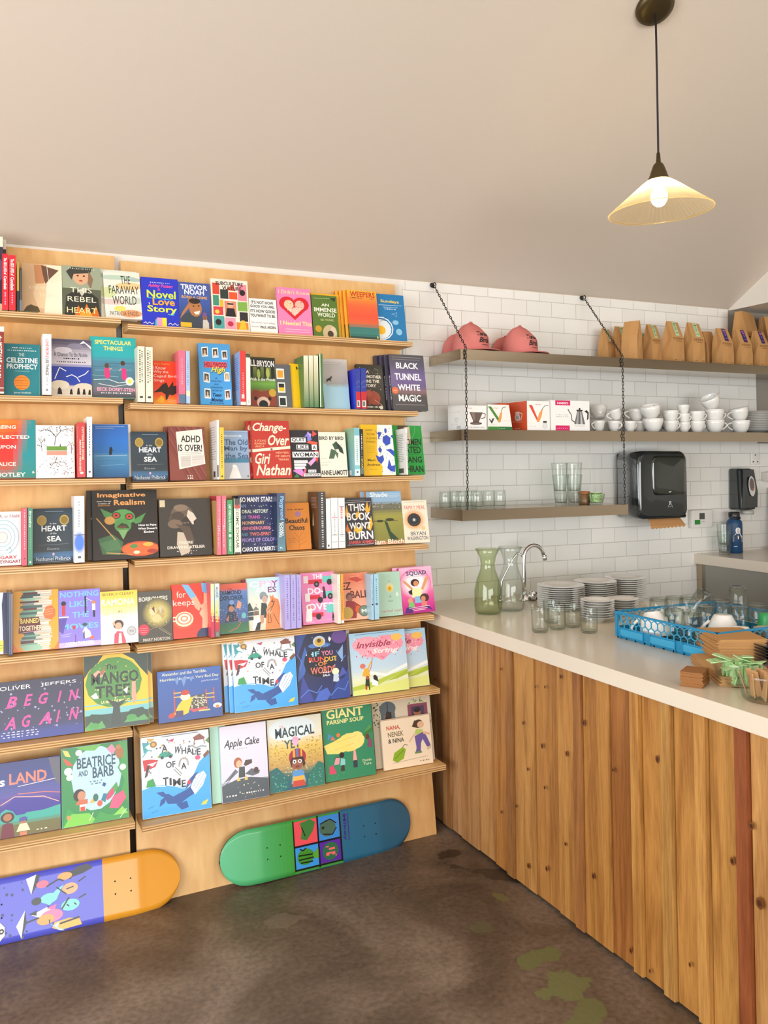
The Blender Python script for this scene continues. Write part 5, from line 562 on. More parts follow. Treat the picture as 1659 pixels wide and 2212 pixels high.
-0.7849 -0.3704 0.9373 0 0 0.175 0.1483 0.2069 0.0180 f 0 e6e8d8 d4d8c4|pale cover of a rider in a helmet hugging a chestnut horse|books on the fifth shelf of the far rack|g 0 e8d0b0 30 e0e4d0 60 dfe6d8 80 c8e4e4 100 c0e4e8;T 46 88 78 11 f6f4f4 CREE;T 60 88 50 11 e0c4dc PY;T 78 88 20 11 9a5a8a Y;T 52 76 60 11 f4f0f4 ARIES;T 70 76 24 11 8a4a7a ES;p 3a4a44 0 20 0 50 6 54 14 40 14 20;p 7a7a6a 14 28 14 40 22 46 30 40 30 28;p 8a5a4a 16 28 22 38 28 28;l fff 1.4 0 36 30 38;l fff 1.4 0 28 30 28;l 333 1 22 50 26 48;e 44 66 10 7 8a9aa0;p 7a8890 34 64 56 66 58 60 36 58;e 48 58 8 7 c8a898;p 34403e 34 26 38 52 52 50 56 36 48 22;p f0f0f8 10 0 12 20 30 26 34 10 28 0;p 2a2a30 16 0 24 14 34 16 30 0;p c8987a 32 28 34 12 42 14 44 28;p e0884a 46 0 50 28 56 46 64 56 62 66 68 62 72 66 74 60 86 56 90 40 86 14 88 0;e 58 36 8 8 e8a070;l 5a2a1a 1.4 54 36 72 46 70 58;l 5a2a1a 1.4 62 34 76 54;l 5a2a1a 1.4 56 32 54 12 64 14 60 30;l 5a2a1a 1.4 70 30 84 8;e 68 53 2 1.6 221;p 3f5a48 92 60 96 66 100 58 100 20 92 20||
-0.7116 -0.4118 0.9388 0 0 0.03 0.1300 0.2159 0.0232 s 0 b3aae6 b3aae6|lilac spine, first of three alike beside the horse rider cover|books on the fifth shelf of the far rack||v 50 54 80 34 7a6ec0 ~BECAUSE OF YOU FOREVER|
-0.6862 -0.4109 0.9391 0 0 0.03 0.1300 0.2146 0.0222 s 0 b3aae6 b3aae6|lilac spine, middle of three alike on the fifth shelf|books on the fifth shelf of the far rack||v 50 54 80 34 7a6ec0 ~BECAUSE OF YOU FOREVER|
-0.6627 -0.4101 0.9393 0 0 0.03 0.1300 0.2128 0.0193 s 0 b3aae6 b3aae6|lilac spine, third of three alike, next to pink cars cover|books on the fifth shelf of the far rack||v 50 54 80 34 7a6ec0 ~BECAUSE OF YOU FOREVER|
-0.5538 -0.3622 0.9400 0 0 0.175 0.1501 0.2100 0.0200 f 0 f08cc0 d86aa8|pink cover with red and turquoise cars and white capitals|books on the fifth shelf of the far rack|T 50 92 30 9 fff THE;r 22 78 62 86 d8283a;r 64 80 96 92 6ac8c0;e 46 77 8 6 2a2428;e 84 80 8 6 2a2428;e 46 77 3 2.4 888;T 42 64 46 12 fff DO-;r 18 48 54 56 d8283a;r 66 52 98 62 6ac8c0;e 54 46 8 6 2a2428;e 84 52 8 6 2a2428;e 84 52 3 2.4 888;p 2a2428 62 48 64 66 70 66 72 48;e 66 68 4 4 5a3a2a;T 56 33 80 14 fff OVER;r 22 14 60 22 d8283a;r 70 20 92 36 6ac8c0;e 46 14 8 6 2a2428;p fff 8 6 12 30 18 36 28 30 26 6;e 18 34 7 5 fff;e 20 33 4 3.4 d8a080;r 8 80 22 94 f4e4ec;r 10 44 24 60 f4f0f0;p 2a2428 84 4 88 22 94 4;l fff 1 10 4 34 4;l f8d0e4 .8 40 6 92 7||
-0.4862 -0.4038 0.9411 0 0 0.03 0.1300 0.2012 0.0132 s 0 f0e8dc f0e8dc|off-white spine next to the pink cars cover|books on the fifth shelf of the far rack||v 50 50 60 30 c8b8a0 ~FINDING|
-0.4718 -0.4033 0.9413 0 0 0.03 0.1300 0.2013 0.0114 s 0 f0a83a f0a83a|thin orange-yellow spine beside the peach ball player cover|books on the fifth shelf of the far rack||r 0 0 100 6 fff;v 50 50 60 40 b8641a ~JUMPER|
-0.3894 -0.3564 0.9410 0 0 0.175 0.1315 0.1961 0.0160 f 0 f0a07c e8905f|peach cover of a player in red with large dark letters|books on the fifth shelf of the far rack|g 0 f4c0a0 40 f2a888 70 f09a78 88 e87a5a 100 ec8a68;p c84a3a 30 88 60 92 80 84 60 80;T 22 73 34 16 5a2428 EZ;T 66 54 62 16 6a2a2c BALL;e 30 50 12 9 6a4a48;e 32 46 9 8 9a6a5c;p 9a3438 14 26 18 42 44 40 54 22 50 4 20 4;p a83a38 44 40 70 28 62 20 50 30;e 58 22 10 8 e0642a;e 20 16 20 13 c8a850;e 78 18 19 12 5a6a5a;e 78 18 16 10 7a8a78;T 78 18 18 8 e8efe4 M;l f8d8c0 .8 36 92 70 93||
-0.3337 -0.3984 0.9428 0 0 0.03 0.1350 0.1896 0.0111 s 0 a9d2e8 a9d2e8|pale blue spine next to the peach ball player cover|books on the fifth shelf of the far rack||v 50 60 60 40 5a9ac0 ~THE STARS;e 50 34 30 1.4 234|
-0.3140 -0.3977 0.9430 0 0 0.03 0.1350 0.1893 0.0210 s 0 a9d2e8 a9d2e8|pale blue spine touching the mint green cover|books on the fifth shelf of the far rack||v 50 60 60 40 5a9ac0 ~THE STARS;e 50 34 30 1.4 234|
-0.2252 -0.3506 0.9430 0 0 0.175 0.1116 0.1885 0.0180 f 1 b4d8c4 a4c8b4|mint green cover with a small yellow flower and sparse words|books on the fifth shelf of the far rack|B 52 64 16 10 e8e0b0;e 52 62 10 7 f0c42a;e 52 62 4 3 c8901a;t 52 78 6 3 4a6a5a 31;t 52 44 8 3 4a6a5a an;t 52 34 20 3 4a6a5a heart;e 82 48 6 5 dff0e6;t 52 12 84 6 c87a7a rachel carl;l 8ab89a .8 10 4 80 5||
-0.0867 -0.3457 0.9445 0 -1 0.175 0.1599 0.1994 0.0180 f 0 e85aa0 c03a6a|magenta cover of a cheering girl lifted by friends, front copy|two copies of the magenta cheering girl book|g 0 b02a8a 20 d83a94 45 ea6aa8 60 f4b8d4 80 f0a8d0 100 f2c0dc;B 46 64 40 26 fbf0f6;T 52 86 62 11 1f3a6a SQUAD;t 50 92 12 2.4 6a4a7a THE;l c88ab0 .8 22 79 80 80;p e0a070 8 74 18 70 40 52 36 48 10 68;p e0a070 88 78 78 76 62 52 68 48 86 70;e 45 66 13 8 3a1f1c;e 48 64 8 6 d89068;p f6efb0 32 34 36 54 62 54 64 36;r 40 22 62 36 8abce0;p 2a1f1e 22 48 34 52 34 40 26 42;e 26 28 8 6 d8a07a;p 7ac86a 18 12 22 24 36 24 38 14;e 70 32 14 9 4a2f2a;e 66 30 7 6 d88a6a;p e0807a 58 14 60 26 76 24 76 14;p 5a2a7a 6 2 12 14 34 14 30 0;p 5a2a7a 60 12 80 14 92 4;l fff 1 20 12 84 14;l fff 1 28 9 76 10;l fff 1 32 6 70 7||
-0.1087 -0.3242 0.9445 0 -1 0.175 0.1599 0.1994 0.0180 f 0 e85aa0 c03a6a|magenta cover of a cheering girl lifted by friends, rear copy|two copies of the magenta cheering girl book|g 0 b02a8a 20 d83a94 45 ea6aa8 60 f4b8d4 80 f0a8d0 100 f2c0dc;B 46 64 40 26 fbf0f6;T 52 86 62 11 1f3a6a SQUAD;t 50 92 12 2.4 6a4a7a THE;l c88ab0 .8 22 79 80 80;p e0a070 8 74 18 70 40 52 36 48 10 68;p e0a070 88 78 78 76 62 52 68 48 86 70;e 45 66 13 8 3a1f1c;e 48 64 8 6 d89068;p f6efb0 32 34 36 54 62 54 64 36;r 40 22 62 36 8abce0;p 2a1f1e 22 48 34 52 34 40 26 42;e 26 28 8 6 d8a07a;p 7ac86a 18 12 22 24 36 24 38 14;e 70 32 14 9 4a2f2a;e 66 30 7 6 d88a6a;p e0807a 58 14 60 26 76 24 76 14;p 5a2a7a 6 2 12 14 34 14 30 0;p 5a2a7a 60 12 80 14 92 4;l fff 1 20 12 84 14;l fff 1 28 9 76 10;l fff 1 32 6 70 7||
-1.6367 -0.4412 0.6459 0 0 0.175 0.2964 0.2014 0.0120 f 1 2c2a52 24223f|dark night-sky picture book with hot pink slanted capitals|books on the sixth shelf of the near rack|g 0 2a3a94 12 2f3a8a 24 2c2a52 100 24233f;D 2 16 96 80 9a9ac8 50;t 24 89 34 7 e8e8ee OLIVER;t 72 89 40 7 e8e8ee JEFFERS;i 20 65 12 19 f0409c B;i 38 66 10 19 f0409c E;i 55 66 11 19 f0409c G;i 73 66 5 19 f0409c I;i 89 66 12 19 f0409c N;i 18 30 12 20 f0409c A;i 36 31 10 20 f0409c G;i 56 32 14 20 f0409c A;i 71 33 5 20 f0409c I;i 89 34 12 20 f0409c N;t 30 15 40 2.6 c8c8dc ~HOW WE GOT HERE,;t 30 11 44 2.6 c8c8dc ~AND WHERE WE MIGHT GO;t 30 7 40 2.6 c8c8dc ~THE HUMAN STORY||
-1.3719 -0.4392 0.6455 0 0 0.175 0.2265 0.2622 0.0100 f 1 f0c22a 2f6a34|yellow and green picture book with a round mango tree, front copy|two copies of the mango tree picture book|r 0 0 100 26 3a4a44;r 0 20 100 34 7ac0c4;r 0 28 100 32 f0c22a;p 2a3a34 0 100 30 100 20 88 8 80 0 70;p 2a3a34 60 100 100 100 100 66 88 78 78 90;e 46 62 44 34 4a8a3a;e 46 74 34 22 4a8a3a;D 8 36 76 56 e8b83a 40;D 12 40 68 50 f2e0a0 10;p e8a890 12 74 22 80 30 74 34 84 28 70 16 70;T 42 83 18 7 1c2a20 The;T 48 68 74 16 1c2a20 MANGO;T 44 50 54 16 1c2a20 TREE;T 48 36 44 4 f6e8a0 LA MATA DE MANGO;p 34403c 40 4 44 28 34 40 52 34 66 38 54 28 56 4;p 2f4a3a 0 14 10 22 26 20 40 8 0 4;p 2f4a3a 100 14 90 24 70 22 58 8 100 4;p 5aa05a 0 4 10 12 18 6 26 12 32 2 0 0;p 5aa05a 60 6 72 16 82 10 92 14 100 6;e 72 12 8 4 4a9a4a;e 14 6 8 4 4a9a4a;p f0a08a 74 60 80 60 80 34 76 30 73 40;p f4f0e8 10 46 18 50 22 42 14 42;p f4f0e8 60 50 68 54 66 44||
-1.3539 -0.4257 0.6455 0 0 0.175 0.2265 0.2622 0.0100 f 1 f0c22a 2f6a34|yellow and green picture book with a round mango tree, rear copy|two copies of the mango tree picture book|r 0 0 100 26 3a4a44;r 0 20 100 34 7ac0c4;r 0 28 100 32 f0c22a;p 2a3a34 0 100 30 100 20 88 8 80 0 70;p 2a3a34 60 100 100 100 100 66 88 78 78 90;e 46 62 44 34 4a8a3a;e 46 74 34 22 4a8a3a;D 8 36 76 56 e8b83a 40;D 12 40 68 50 f2e0a0 10;p e8a890 12 74 22 80 30 74 34 84 28 70 16 70;T 42 83 18 7 1c2a20 The;T 48 68 74 16 1c2a20 MANGO;T 44 50 54 16 1c2a20 TREE;T 48 36 44 4 f6e8a0 LA MATA DE MANGO;p 34403c 40 4 44 28 34 40 52 34 66 38 54 28 56 4;p 2f4a3a 0 14 10 22 26 20 40 8 0 4;p 2f4a3a 100 14 90 24 70 22 58 8 100 4;p 5aa05a 0 4 10 12 18 6 26 12 32 2 0 0;p 5aa05a 60 6 72 16 82 10 92 14 100 6;e 72 12 8 4 4a9a4a;e 14 6 8 4 4a9a4a;p f0a08a 74 60 80 60 80 34 76 30 73 40;p f4f0e8 10 46 18 50 22 42 14 42;p f4f0e8 60 50 68 54 66 44||
-1.1028 -0.4325 0.6377 0 0 0.175 0.2415 0.1865 0.0120 f 1 2a54a0 24488c|deep blue landscape picture book of a child sulking in bed|books on the sixth shelf of the far rack|g 0 2a4a94 100 2f5fb0;t 42 93 70 7 f4efc0 Alexander and the Terrible,;t 50 82 92 7 f4efc0 Horrible, No Good, Very Bad Day;t 82 73 28 3.6 d8e0f0 JUDITH VIORST;p 6a90c8 26 84 30 70 34 84;p 6a90c8 36 84 40 66 46 84;p 6a90c8 48 84 52 74 56 84;r 24 12 26 62 c8402a;r 40 30 42 60 c8402a;r 24 46 42 48 e8b83a;r 24 54 42 56 e8b83a;r 74 14 76 56 c8402a;r 86 30 88 58 c8402a;r 74 46 88 48 e8b83a;r 74 38 88 40 e8b83a;p 4a4638 46 46 74 48 76 20 52 16 44 28;H 46 18 76 46 d8d0b8 60;p c84a5a 44 24 54 14 74 18 74 22 54 20;p f0c42a 24 14 30 30 40 44 54 44 50 30 46 14 32 8;e 42 46 8 7 f2e0c8;e 42 54 7 5 c03a24;p c84a2a 14 8 24 20 24 8;e 20 12 5 5 c0402a;r 26 8 38 20 4a3a6a;r 62 14 80 17 c8c86a;e 92 22 7 5 f0ece0;e 92 20 3 3 d8803a||
-0.8029 -0.4243 0.6371 0 0 0.175 0.2581 0.2754 0.0100 f 1 e6eef2 3a9ad0|white picture book of scattered toys above a blue whale, front copy|three copies of the blue whale picture book|A whale||
-0.8189 -0.4108 0.6371 0 0 0.175 0.2581 0.2754 0.0100 f 1 e6eef2 3a9ad0|white picture book of scattered toys above a blue whale, second copy from the front|three copies of the blue whale picture book|A whale||
-0.8349 -0.3973 0.6371 0 0 0.175 0.2581 0.2754 0.0100 f 1 e6eef2 3a9ad0|white picture book of scattered toys above a blue whale, rearmost copy|three copies of the blue whale picture book|A whale||
-0.5550 -0.4103 0.6373 0 0 0.175 0.2243 0.2746 0.0120 f 1 26305a 20284c|midnight blue picture book with rainbow lettering and an astronaut|books on the sixth shelf of the far rack|g 0 2a3a7a 40 242c54 100 20264a;p 34509c 0 60 16 90 24 100 0 100;p 3f68b8 4 50 18 80 24 64 14 40 0 30;e 86 90 16 10 6a4a94;e 46 80 22 4 4a7ac0;e 46 86 12 8 c8d8e8;e 46 85 9 6 d8b03a;e 46 87 4 3 5a3a2a;p fff 64 88 66 92 70 88 66 84;e 44 56 30 22 16182a;T 38 68 14 7 8ad0e8 IF;T 60 68 22 7 f08ab0 YOU;T 40 60 32 7 e8503a RUN;T 66 59 24 7 f2c03a OUT;T 50 53 18 6 f2903a OF;T 50 44 48 10 f0806a WORDS;T 56 40 14 3 fff ~FELICITA;T 56 36 14 3 fff SALA;e 74 40 7 5 f2f0c8;p c8d8e8 68 26 70 36 80 36 80 24;p 3a4aa0 0 0 10 40 20 20 30 0;p 2f4a9a 60 0 74 24 90 30 100 44 100 0;p 4a6ac8 30 0 40 14 56 18 62 8 54 0;l 5f84d8 1.6 4 8 20 18 36 12 46 22;l 5f84d8 1.6 62 6 76 16 90 12 98 24;l 5f84d8 1.4 2 70 10 58 6 46;l 5f84d8 1.4 78 70 88 56 96 62;p 8ab0d8 80 66 92 78 90 54;D 20 20 70 76 fff 20;p 4a5ab0 78 30 88 46 96 36||
-0.4308 -0.3772 0.6375 0 0 0.175 0.0320 0.2639 0.0140 f 0 c84a5a f0ece8|thin red and white edged book between astronaut and string covers|books on the sixth shelf of the far rack|r 0 0 100 100 d8d0cc;r 0 60 60 90 c84a5a;r 20 4 50 50 e8e0dc||
-0.2984 -0.4039 0.6367 0 0 0.175 0.2590 0.2528 0.0100 f 1 bcd8e4 a8ccd8|pale picture book with a pink cloud title above green hills, front copy|books on the sixth shelf of the far rack|A string||
-0.1924 -0.3806 0.6367 0 0 0.175 0.2672 0.2446 0.0100 f 1 bcd8e4 a8ccd8|pale picture book with a pink cloud title, mostly hidden, at shelf end|books on the sixth shelf of the far rack|A string||
-1.7069 -0.4956 0.3389 0 0 0.175 0.2741 0.2435 0.0120 f 1 2f3a8a 26306f|dusk landscape picture book with a coral pink land title|books on the bottom shelf of the near rack|g 0 6a6238 16 6a6a3a 20 3aa89a 30 2fa094 33 3a2f8a 45 4a3a94 52 5a4a9a 60 4a4f9a 75 2f3f84 100 2a3274;p 3a2f94 30 36 46 52 60 50 76 46 100 40 100 28 30 28;l f0b0a0 1 30 44 46 53 64 50 80 48 98 38;l d87a6a 1 50 56 80 54 100 50;p 3aa89a 30 34 36 38 44 34 50 24 30 22;p 3aa89a 50 22 60 30 80 30 100 34 100 22;e 38 27 8 7 3a2024;e 38 27 5 5 a8704a;p 6a2234 30 0 32 18 38 20 44 18 46 0;e 56 20 4.5 4 3a2024;e 56 18 3.6 3.4 a8704a;p f2e2b8 48 6 52 16 60 16 64 6;e 56 22 5 3 4a4f9a;r 52 0 60 5 d87a5a;p 5a5a6a 86 100 100 98 100 60 94 66 90 80;T 20 75 30 12 f4f4f4 This;T 62 77 44 15 f0806a LAND;l f0d8d0 .8 50 66 94 70;t 78 5 14 2.4 f4e8d0 ~Ashley Barron||
-1.4530 -0.4956 0.3385 0 0 0.175 0.2266 0.2647 0.0100 f 1 9ad0ec 2f7a44|leafy green picture book with a plant pot girl and blue centre|books on the bottom shelf of the near rack|r 0 0 100 100 2f8a4c;e 52 60 38 38 b8dcf4;e 50 50 34 34 b8dcf4;p 2f8a4c 0 100 20 100 10 80 16 60 4 40 14 20 0 10;p 3f9a4a 100 100 86 100 92 80 84 66 94 50 88 30 100 20;p 6ab84a 20 100 60 100 50 92 34 94;p e0503a 2 88 10 84 18 76 8 78;p f0d06a 2 98 10 96 14 88 6 90;e 26 92 5 4 e8f4ec;p f08aa8 68 92 76 98 82 90 76 84;p a8683a 80 88 86 96 94 88 92 78 84 78;e 86 93 4 3 b87a4a;e 10 70 6 5 f4f4e8;e 12 62 5 4 f4f0d8;e 92 66 5 4 f4f0f0;T 52 78 58 14 2a4a5a BEATRICE;T 32 65 14 7 2a4a5a AND;T 62 64 32 14 2a4a5a BARB;t 52 53 22 2.4 4a6a7a ~Kate Jenks Landry;t 52 50 18 2.4 4a6a7a ~Vivian Mineker;e 26 38 9 8 2f2320;e 29 37 6 6 c88a68;p c86a4a 20 26 24 32 38 32 38 26;p f4e8e0 26 18 26 26 36 26 35 18;r 27 18 34 23 e0402a;e 50 32 4 5 2f6a5a;p e8b04a 40 26 46 32 48 26;e 56 24 4 4 e8604a;p e85a80 70 16 76 30 92 36 96 26 84 14;p 4a9a4a 66 34 82 48 84 40 72 28;p d8406a 64 30 76 42 78 34 68 26;p 2f9a4a 0 0 8 24 20 16 30 8 40 0;p 7ac84a 2 0 14 16 40 14 50 4 46 0;p 3f9a4a 44 0 56 14 70 8 100 12 100 0;p 8ad05a 76 6 90 16 98 6;e 10 12 3 3 f0905a;l dff0d8 1 40 4 46 14;l dff0d8 1 86 2 96 12;p 2f7a94 58 28 62 36 68 34 64 24;p 1f4a8a 60 46 62 50 66 48 64 44||
-1.1658 -0.4903 0.3181 0 0 0.175 0.2511 0.2826 0.0120 f 1 e6eef2 3a9ad0|white picture book with a blue whale beside the dark rack gap|books on the bottom shelf of the far rack|A whale||
-0.9040 -0.4774 0.3200 0 0 0.175 0.1841 0.2775 0.0100 f 1 dcd8e8 d8d4e4|pale lilac picture book with a child, a dog and a grey hill|books on the bottom shelf of the far rack|g 0 46505a 22 4a545c 26 d8d8ec 100 e4e0f0;p 4a545c 0 22 30 28 60 29 100 24 100 20 0 20;i 46 75 76 13 2a2a2e Apple Cake;t 44 68 30 2.4 b8b8c4 ~A GRATITUDE;e 36 50 9 7 b0603a;e 38 48 6 5 e8b894;p 3a4440 36 30 38 44 50 44 50 30;p 4a3a30 48 46 52 52 66 52 66 47 52 44;p 6a7280 4 26 30 42 36 38 20 30;p 5a6068 50 34 64 40 82 36 80 32 66 30;p 6a4a3a 70 40 74 34 80 34 78 40;e 74 37 5 4 4a342a;p e8c44a 32 26 36 32 40 26;p e8c44a 48 26 52 32 56 26;l 3a3a40 1 30 40 16 28 6 22;D 34 4 50 18 e8e4c0 16;t 20 8 24 3 dfe0e0 ~Dawn Casey;t 70 9 40 3 dfe0e0 ~Genevieve Godbout||
-1.0006 -0.4642 0.3202 0 0 0.175 0.0606 0.2785 0.0160 f 1 a8dcc8 a8dcc8|mint green spine edge tucked behind the pale lilac apple cake cover|books on the bottom shelf of the far rack|r 0 0 100 100 b0e0cc||
-0.6918 -0.4670 0.3219 0 0 0.175 0.2264 0.2733 0.0100 f 1 e8e0b4 3a6a5a|golden forest picture book of a helmeted child on a bicycle|books on the bottom shelf of the far rack|g 0 1f5a74 20 2f6a6a 34 c8a060 60 e8c868 74 e8e4d0 100 dfe0d0;e 44 84 44 16 dfecf0;t 26 88 8 4 e07a7a THE;T 50 80 72 14 27424a MAGICAL;T 44 63 30 12 3a5a5a YET;D 4 34 30 36 b8982e 60;D 66 34 32 36 b8982e 60;D 4 20 92 16 e8d890 30;e 50 68 6 5 f0a8c8;e 50 64 5 4 f4b8d4;e 52 44 16 12 a82a3a;r 44 42 48 55 e8b03a;r 50 42 54 56 5a7ab8;r 58 42 61 54 e8b03a;e 51 36 12 9 9a5f44;e 46 38 3.4 2.6 fff;e 56 38 3.4 2.6 fff;e 46 38 1.6 1.4 222;e 56 38 1.6 1.4 222;e 51 31 4 1.4 7a2a2a;p 3a2420 38 38 42 44 62 44 66 34 62 28 60 40 44 42 40 30;p 5a9ad8 38 8 42 26 60 26 66 10;p e8b44a 40 8 42 18 62 18 64 8;p c84a3a 40 4 42 12 62 12 64 4;p 1f6a6a 0 0 0 30 14 34 30 20 34 4 20 0;p 2f7a6a 66 0 74 22 90 34 100 30 100 0;e 50 50 0 0 fff;D 4 2 30 24 5ab0a0 24;D 68 4 30 24 5ab0a0 24||
-0.4610 -0.4557 0.3239 0 0 0.175 0.2196 0.2795 0.0100 f 1 2f8a62 e8916a|green picture book with a giant yellow parsnip and small people|books on the bottom shelf of the far rack|T 46 92 74 13 f6ec9a GIANT;T 46 81 74 6 f6ec9a PARSNIP SOUP;e 52 50 24 13 f2e07a;p f2e07a 6 38 30 36 60 42 66 60 40 60 20 54 0 50;e 66 52 16 12 f4e486;l e8c05a .8 20 42 60 48;l e8c05a .8 26 52 66 58;p 3a7a3a 78 58 98 66 100 62 82 54;p 5a9a4a 80 60 96 72 96 66;p d87a6a 14 56 18 62 24 56;p 4a8ac0 8 56 10 66 18 62;e 30 62 4 3 e0803a;e 24 30 4 3 3a2420;p e8a0a8 18 22 22 32 30 30 28 22;e 34 34 5 4 2a1a1a;p 8ad0d0 30 20 32 30 40 28 40 20;p 3a3430 30 12 32 20 38 20 38 12;p d8486a 22 10 16 22 8 20 8 10;p f0a8a0 56 24 58 38 62 38 64 24;r 56 14 64 24 2f3a4a;p 8a4a6a 86 40 90 52 96 50 96 38;e 88 54 4 4 6a3a2a;t 84 22 18 3.6 f6f0c8 Davide;t 84 17 16 3.6 f6f0c8 Tura;D 4 4 40 8 3fa070 10||
-0.1918 -0.4125 0.3259 0 0 0.175 0.2772 0.2669 0.0080 f 1 d8cbb4 c8baa0|book with painted arched windows showing above the suitcase girl cover|books on the bottom shelf of the far rack|r 0 0 100 100 d8cbb4;e 26 88 14 11 5a6a70;r 14 62 38 88 5a6a70;e 26 74 6 6 d8a884;p 3a2a24 20 72 24 84 32 82 32 70;p e0b090 18 62 24 72 34 70 36 62;D 2 62 12 38 4a6a3a 40;r 60 62 94 90 8a4a5a;r 66 64 88 86 4a3a5a;e 76 76 6 6 a86a4a;e 76 80 6 4 2a2020;p e8d84a 70 62 72 70 82 70 84 62;D 60 90 36 8 6a9a4a 20;l 333 1.2 26 99 26 64;r 50 58 100 62 b8a890||
-0.1936 -0.4446 0.3262 0 0 0.175 0.2288 0.1971 0.0100 f 1 efdcc0 e8d4b8|cream picture book of a girl pulling a green suitcase, front copy|two copies of the green suitcase picture book|T 24 83 28 10 c8503f NANA,;T 28 70 32 10 8a7a5a NENEK;T 28 57 32 9 3a3a34 & NINA;p 8ab02a 18 18 22 32 40 42 46 36 40 18 26 12;l 5a7a1a 1 22 20 42 36;l 555 1.2 40 42 44 46 50 44;e 76 84 9 9 4a3426;p 4a3426 62 80 68 92 78 90 72 76;e 80 82 7 7 e0b490;p b8c86a 66 64 70 74 84 72 82 60;p 6a5a9a 66 60 68 36 66 28 76 28 78 44 82 52 90 34 98 36 90 58 84 66;p e0b490 84 68 98 62 98 58 84 62;l e0b490 2.4 66 64 54 50;p 6a8a5a 64 24 64 28 78 28 78 24;p c8b89a 88 30 98 38 98 32 92 28;l b8a88a .8 18 12 90 16;t 84 8 22 3 6a5a4a ~Liz Rosenberg||
-0.1876 -0.4311 0.3262 0 0 0.175 0.2288 0.1971 0.0100 f 1 efdcc0 e8d4b8|cream picture book of a girl pulling a green suitcase, rear copy|two copies of the green suitcase picture book|T 24 83 28 10 c8503f NANA,;T 28 70 32 10 8a7a5a NENEK;T 28 57 32 9 3a3a34 & NINA;p 8ab02a 18 18 22 32 40 42 46 36 40 18 26 12;l 5a7a1a 1 22 20 42 36;l 555 1.2 40 42 44 46 50 44;e 76 84 9 9 4a3426;p 4a3426 62 80 68 92 78 90 72 76;e 80 82 7 7 e0b490;p b8c86a 66 64 70 74 84 72 82 60;p 6a5a9a 66 60 68 36 66 28 76 28 78 44 82 52 90 34 98 36 90 58 84 66;p e0b490 84 68 98 62 98 58 84 62;l e0b490 2.4 66 64 54 50;p 6a8a5a 64 24 64 28 78 28 78 24;p c8b89a 88 30 98 38 98 32 92 28;l b8a88a .8 18 12 90 16;t 84 8 22 3 6a5a4a ~Liz Rosenberg||
'''.strip().split('\n')
for i, ln_ in enumerate(BOOKS):
    q = ln_.split('|'); a = q[0].split(); n_ = list(map(float, a[:9]))
    book(*n_, a[9], int(a[10]), a[11], a[12], q[1], q[2], q[3], q[4], q[5], i)
# ---------------------------------------------------------------- steel shelves hung on chains
TILE_Y = -.0095
for i, (x1, z0, z1, lab) in enumerate(((3.3, 2.069, 2.117, 'topmost steel wall shelf holding caps and coffee bags'), (3.3, 1.700, 1.750, 'middle steel wall shelf holding boxes and white cups'), (1.105, 1.334, 1.385, 'lowest and shortest steel wall shelf holding glass jars'))):
    root = empty('steel_shelf', (.153, 0, z0), 0, lab, 'shelf', 'chain-hung steel wall shelves')
    b = MB(); L = x1 - .153
    b.box((0, -.315, z1-z0-.003), (L, TILE_Y, z1-z0)); b.build('shelf_top', STEEL, root)
    b = MB(); b.box((0, -.315, 0), (L, -.311, z1-z0-.0032)); b.box((0, -.311, 0), (.004, TILE_Y, z1-z0-.0032)); b.box((L-.004, -.311, 0), (L, TILE_Y, z1-z0-.0032)); b.box((.004, -.311, 0), (L-.004, -.285, .003))
    b.build('front_lip', STEEL, root)
    b = MB(); b.box((.004, -.285, .012), (L-.004, TILE_Y, .015)); b.build('underside', STEEL, root)
def chain_links(b, p0, p1, pitch=.0165):
    p0, p1 = Vector(p0), Vector(p1); d = p1 - p0; n = max(1, round(d.length / pitch)); st = d / n; t = d.normalized(); a = t.orthogonal().normalized(); c = t.cross(a)
    for k in range(n):
        o = p0 + st * (k + .5); u, w_ = (a, c) if k % 2 else (c, a)
        pts = []; b_r = .0019
        for j in range(10):
            g = j / 10 * 2 * math.pi; pts.append(o + t * (math.sin(g) * pitch * .62) + u * (math.cos(g) * .0042))
        b.tube(pts, b_r, 5, closed=True)
for cx, hx, hz, zb, lab in ((.176, .173, 2.462, 1.386, 'dark chain at the cap end of the steel shelves'), (1.078, 1.075, 2.466, 1.386, 'dark chain beside the coffee bags and the towel dispenser')):
    root = empty('shelf_chain', (hx, -.03, hz), 0, lab, 'chain', 'chains holding the steel shelves'); inv = Matrix.Translation(root.location).inverted()
    b = MB(); chain_links(b, (hx, -.034, hz), (cx, -.323, 2.126)); o = b.build('upper_chain', IRON, root); o.matrix_parent_inverse = inv
    b = MB(); chain_links(b, (cx, -.323, 2.126), (cx, -.323, 1.751)); chain_links(b, (cx, -.323, 1.751), (cx, -.323, zb)); o = b.build('lower_chain', IRON, root); o.matrix_parent_inverse = inv
    b = MB(); b.tube([(hx, TILE_Y+.0005, hz+.008), (hx, -.022, hz+.008)], .004, 8)
    b.tube([(hx + .011*math.cos(g), -.030 - .006*math.sin(g), hz + .004 + .011*math.sin(g)) for g in [k*.5 for k in range(12)]], .0028, 6); b.lathe([(.001, 0), (.012, 0), (.012, .003), (.001, .003)], n=12); 
    k = len(b.v) - 48
    for i in range(k, len(b.v)): x, y, z = b.v[i]; b.v[i] = (hx + x, TILE_Y - .0002 - z, hz + .008 + y)
    o = b.build('eye_hook', IRON, root); o.matrix_parent_inverse = inv
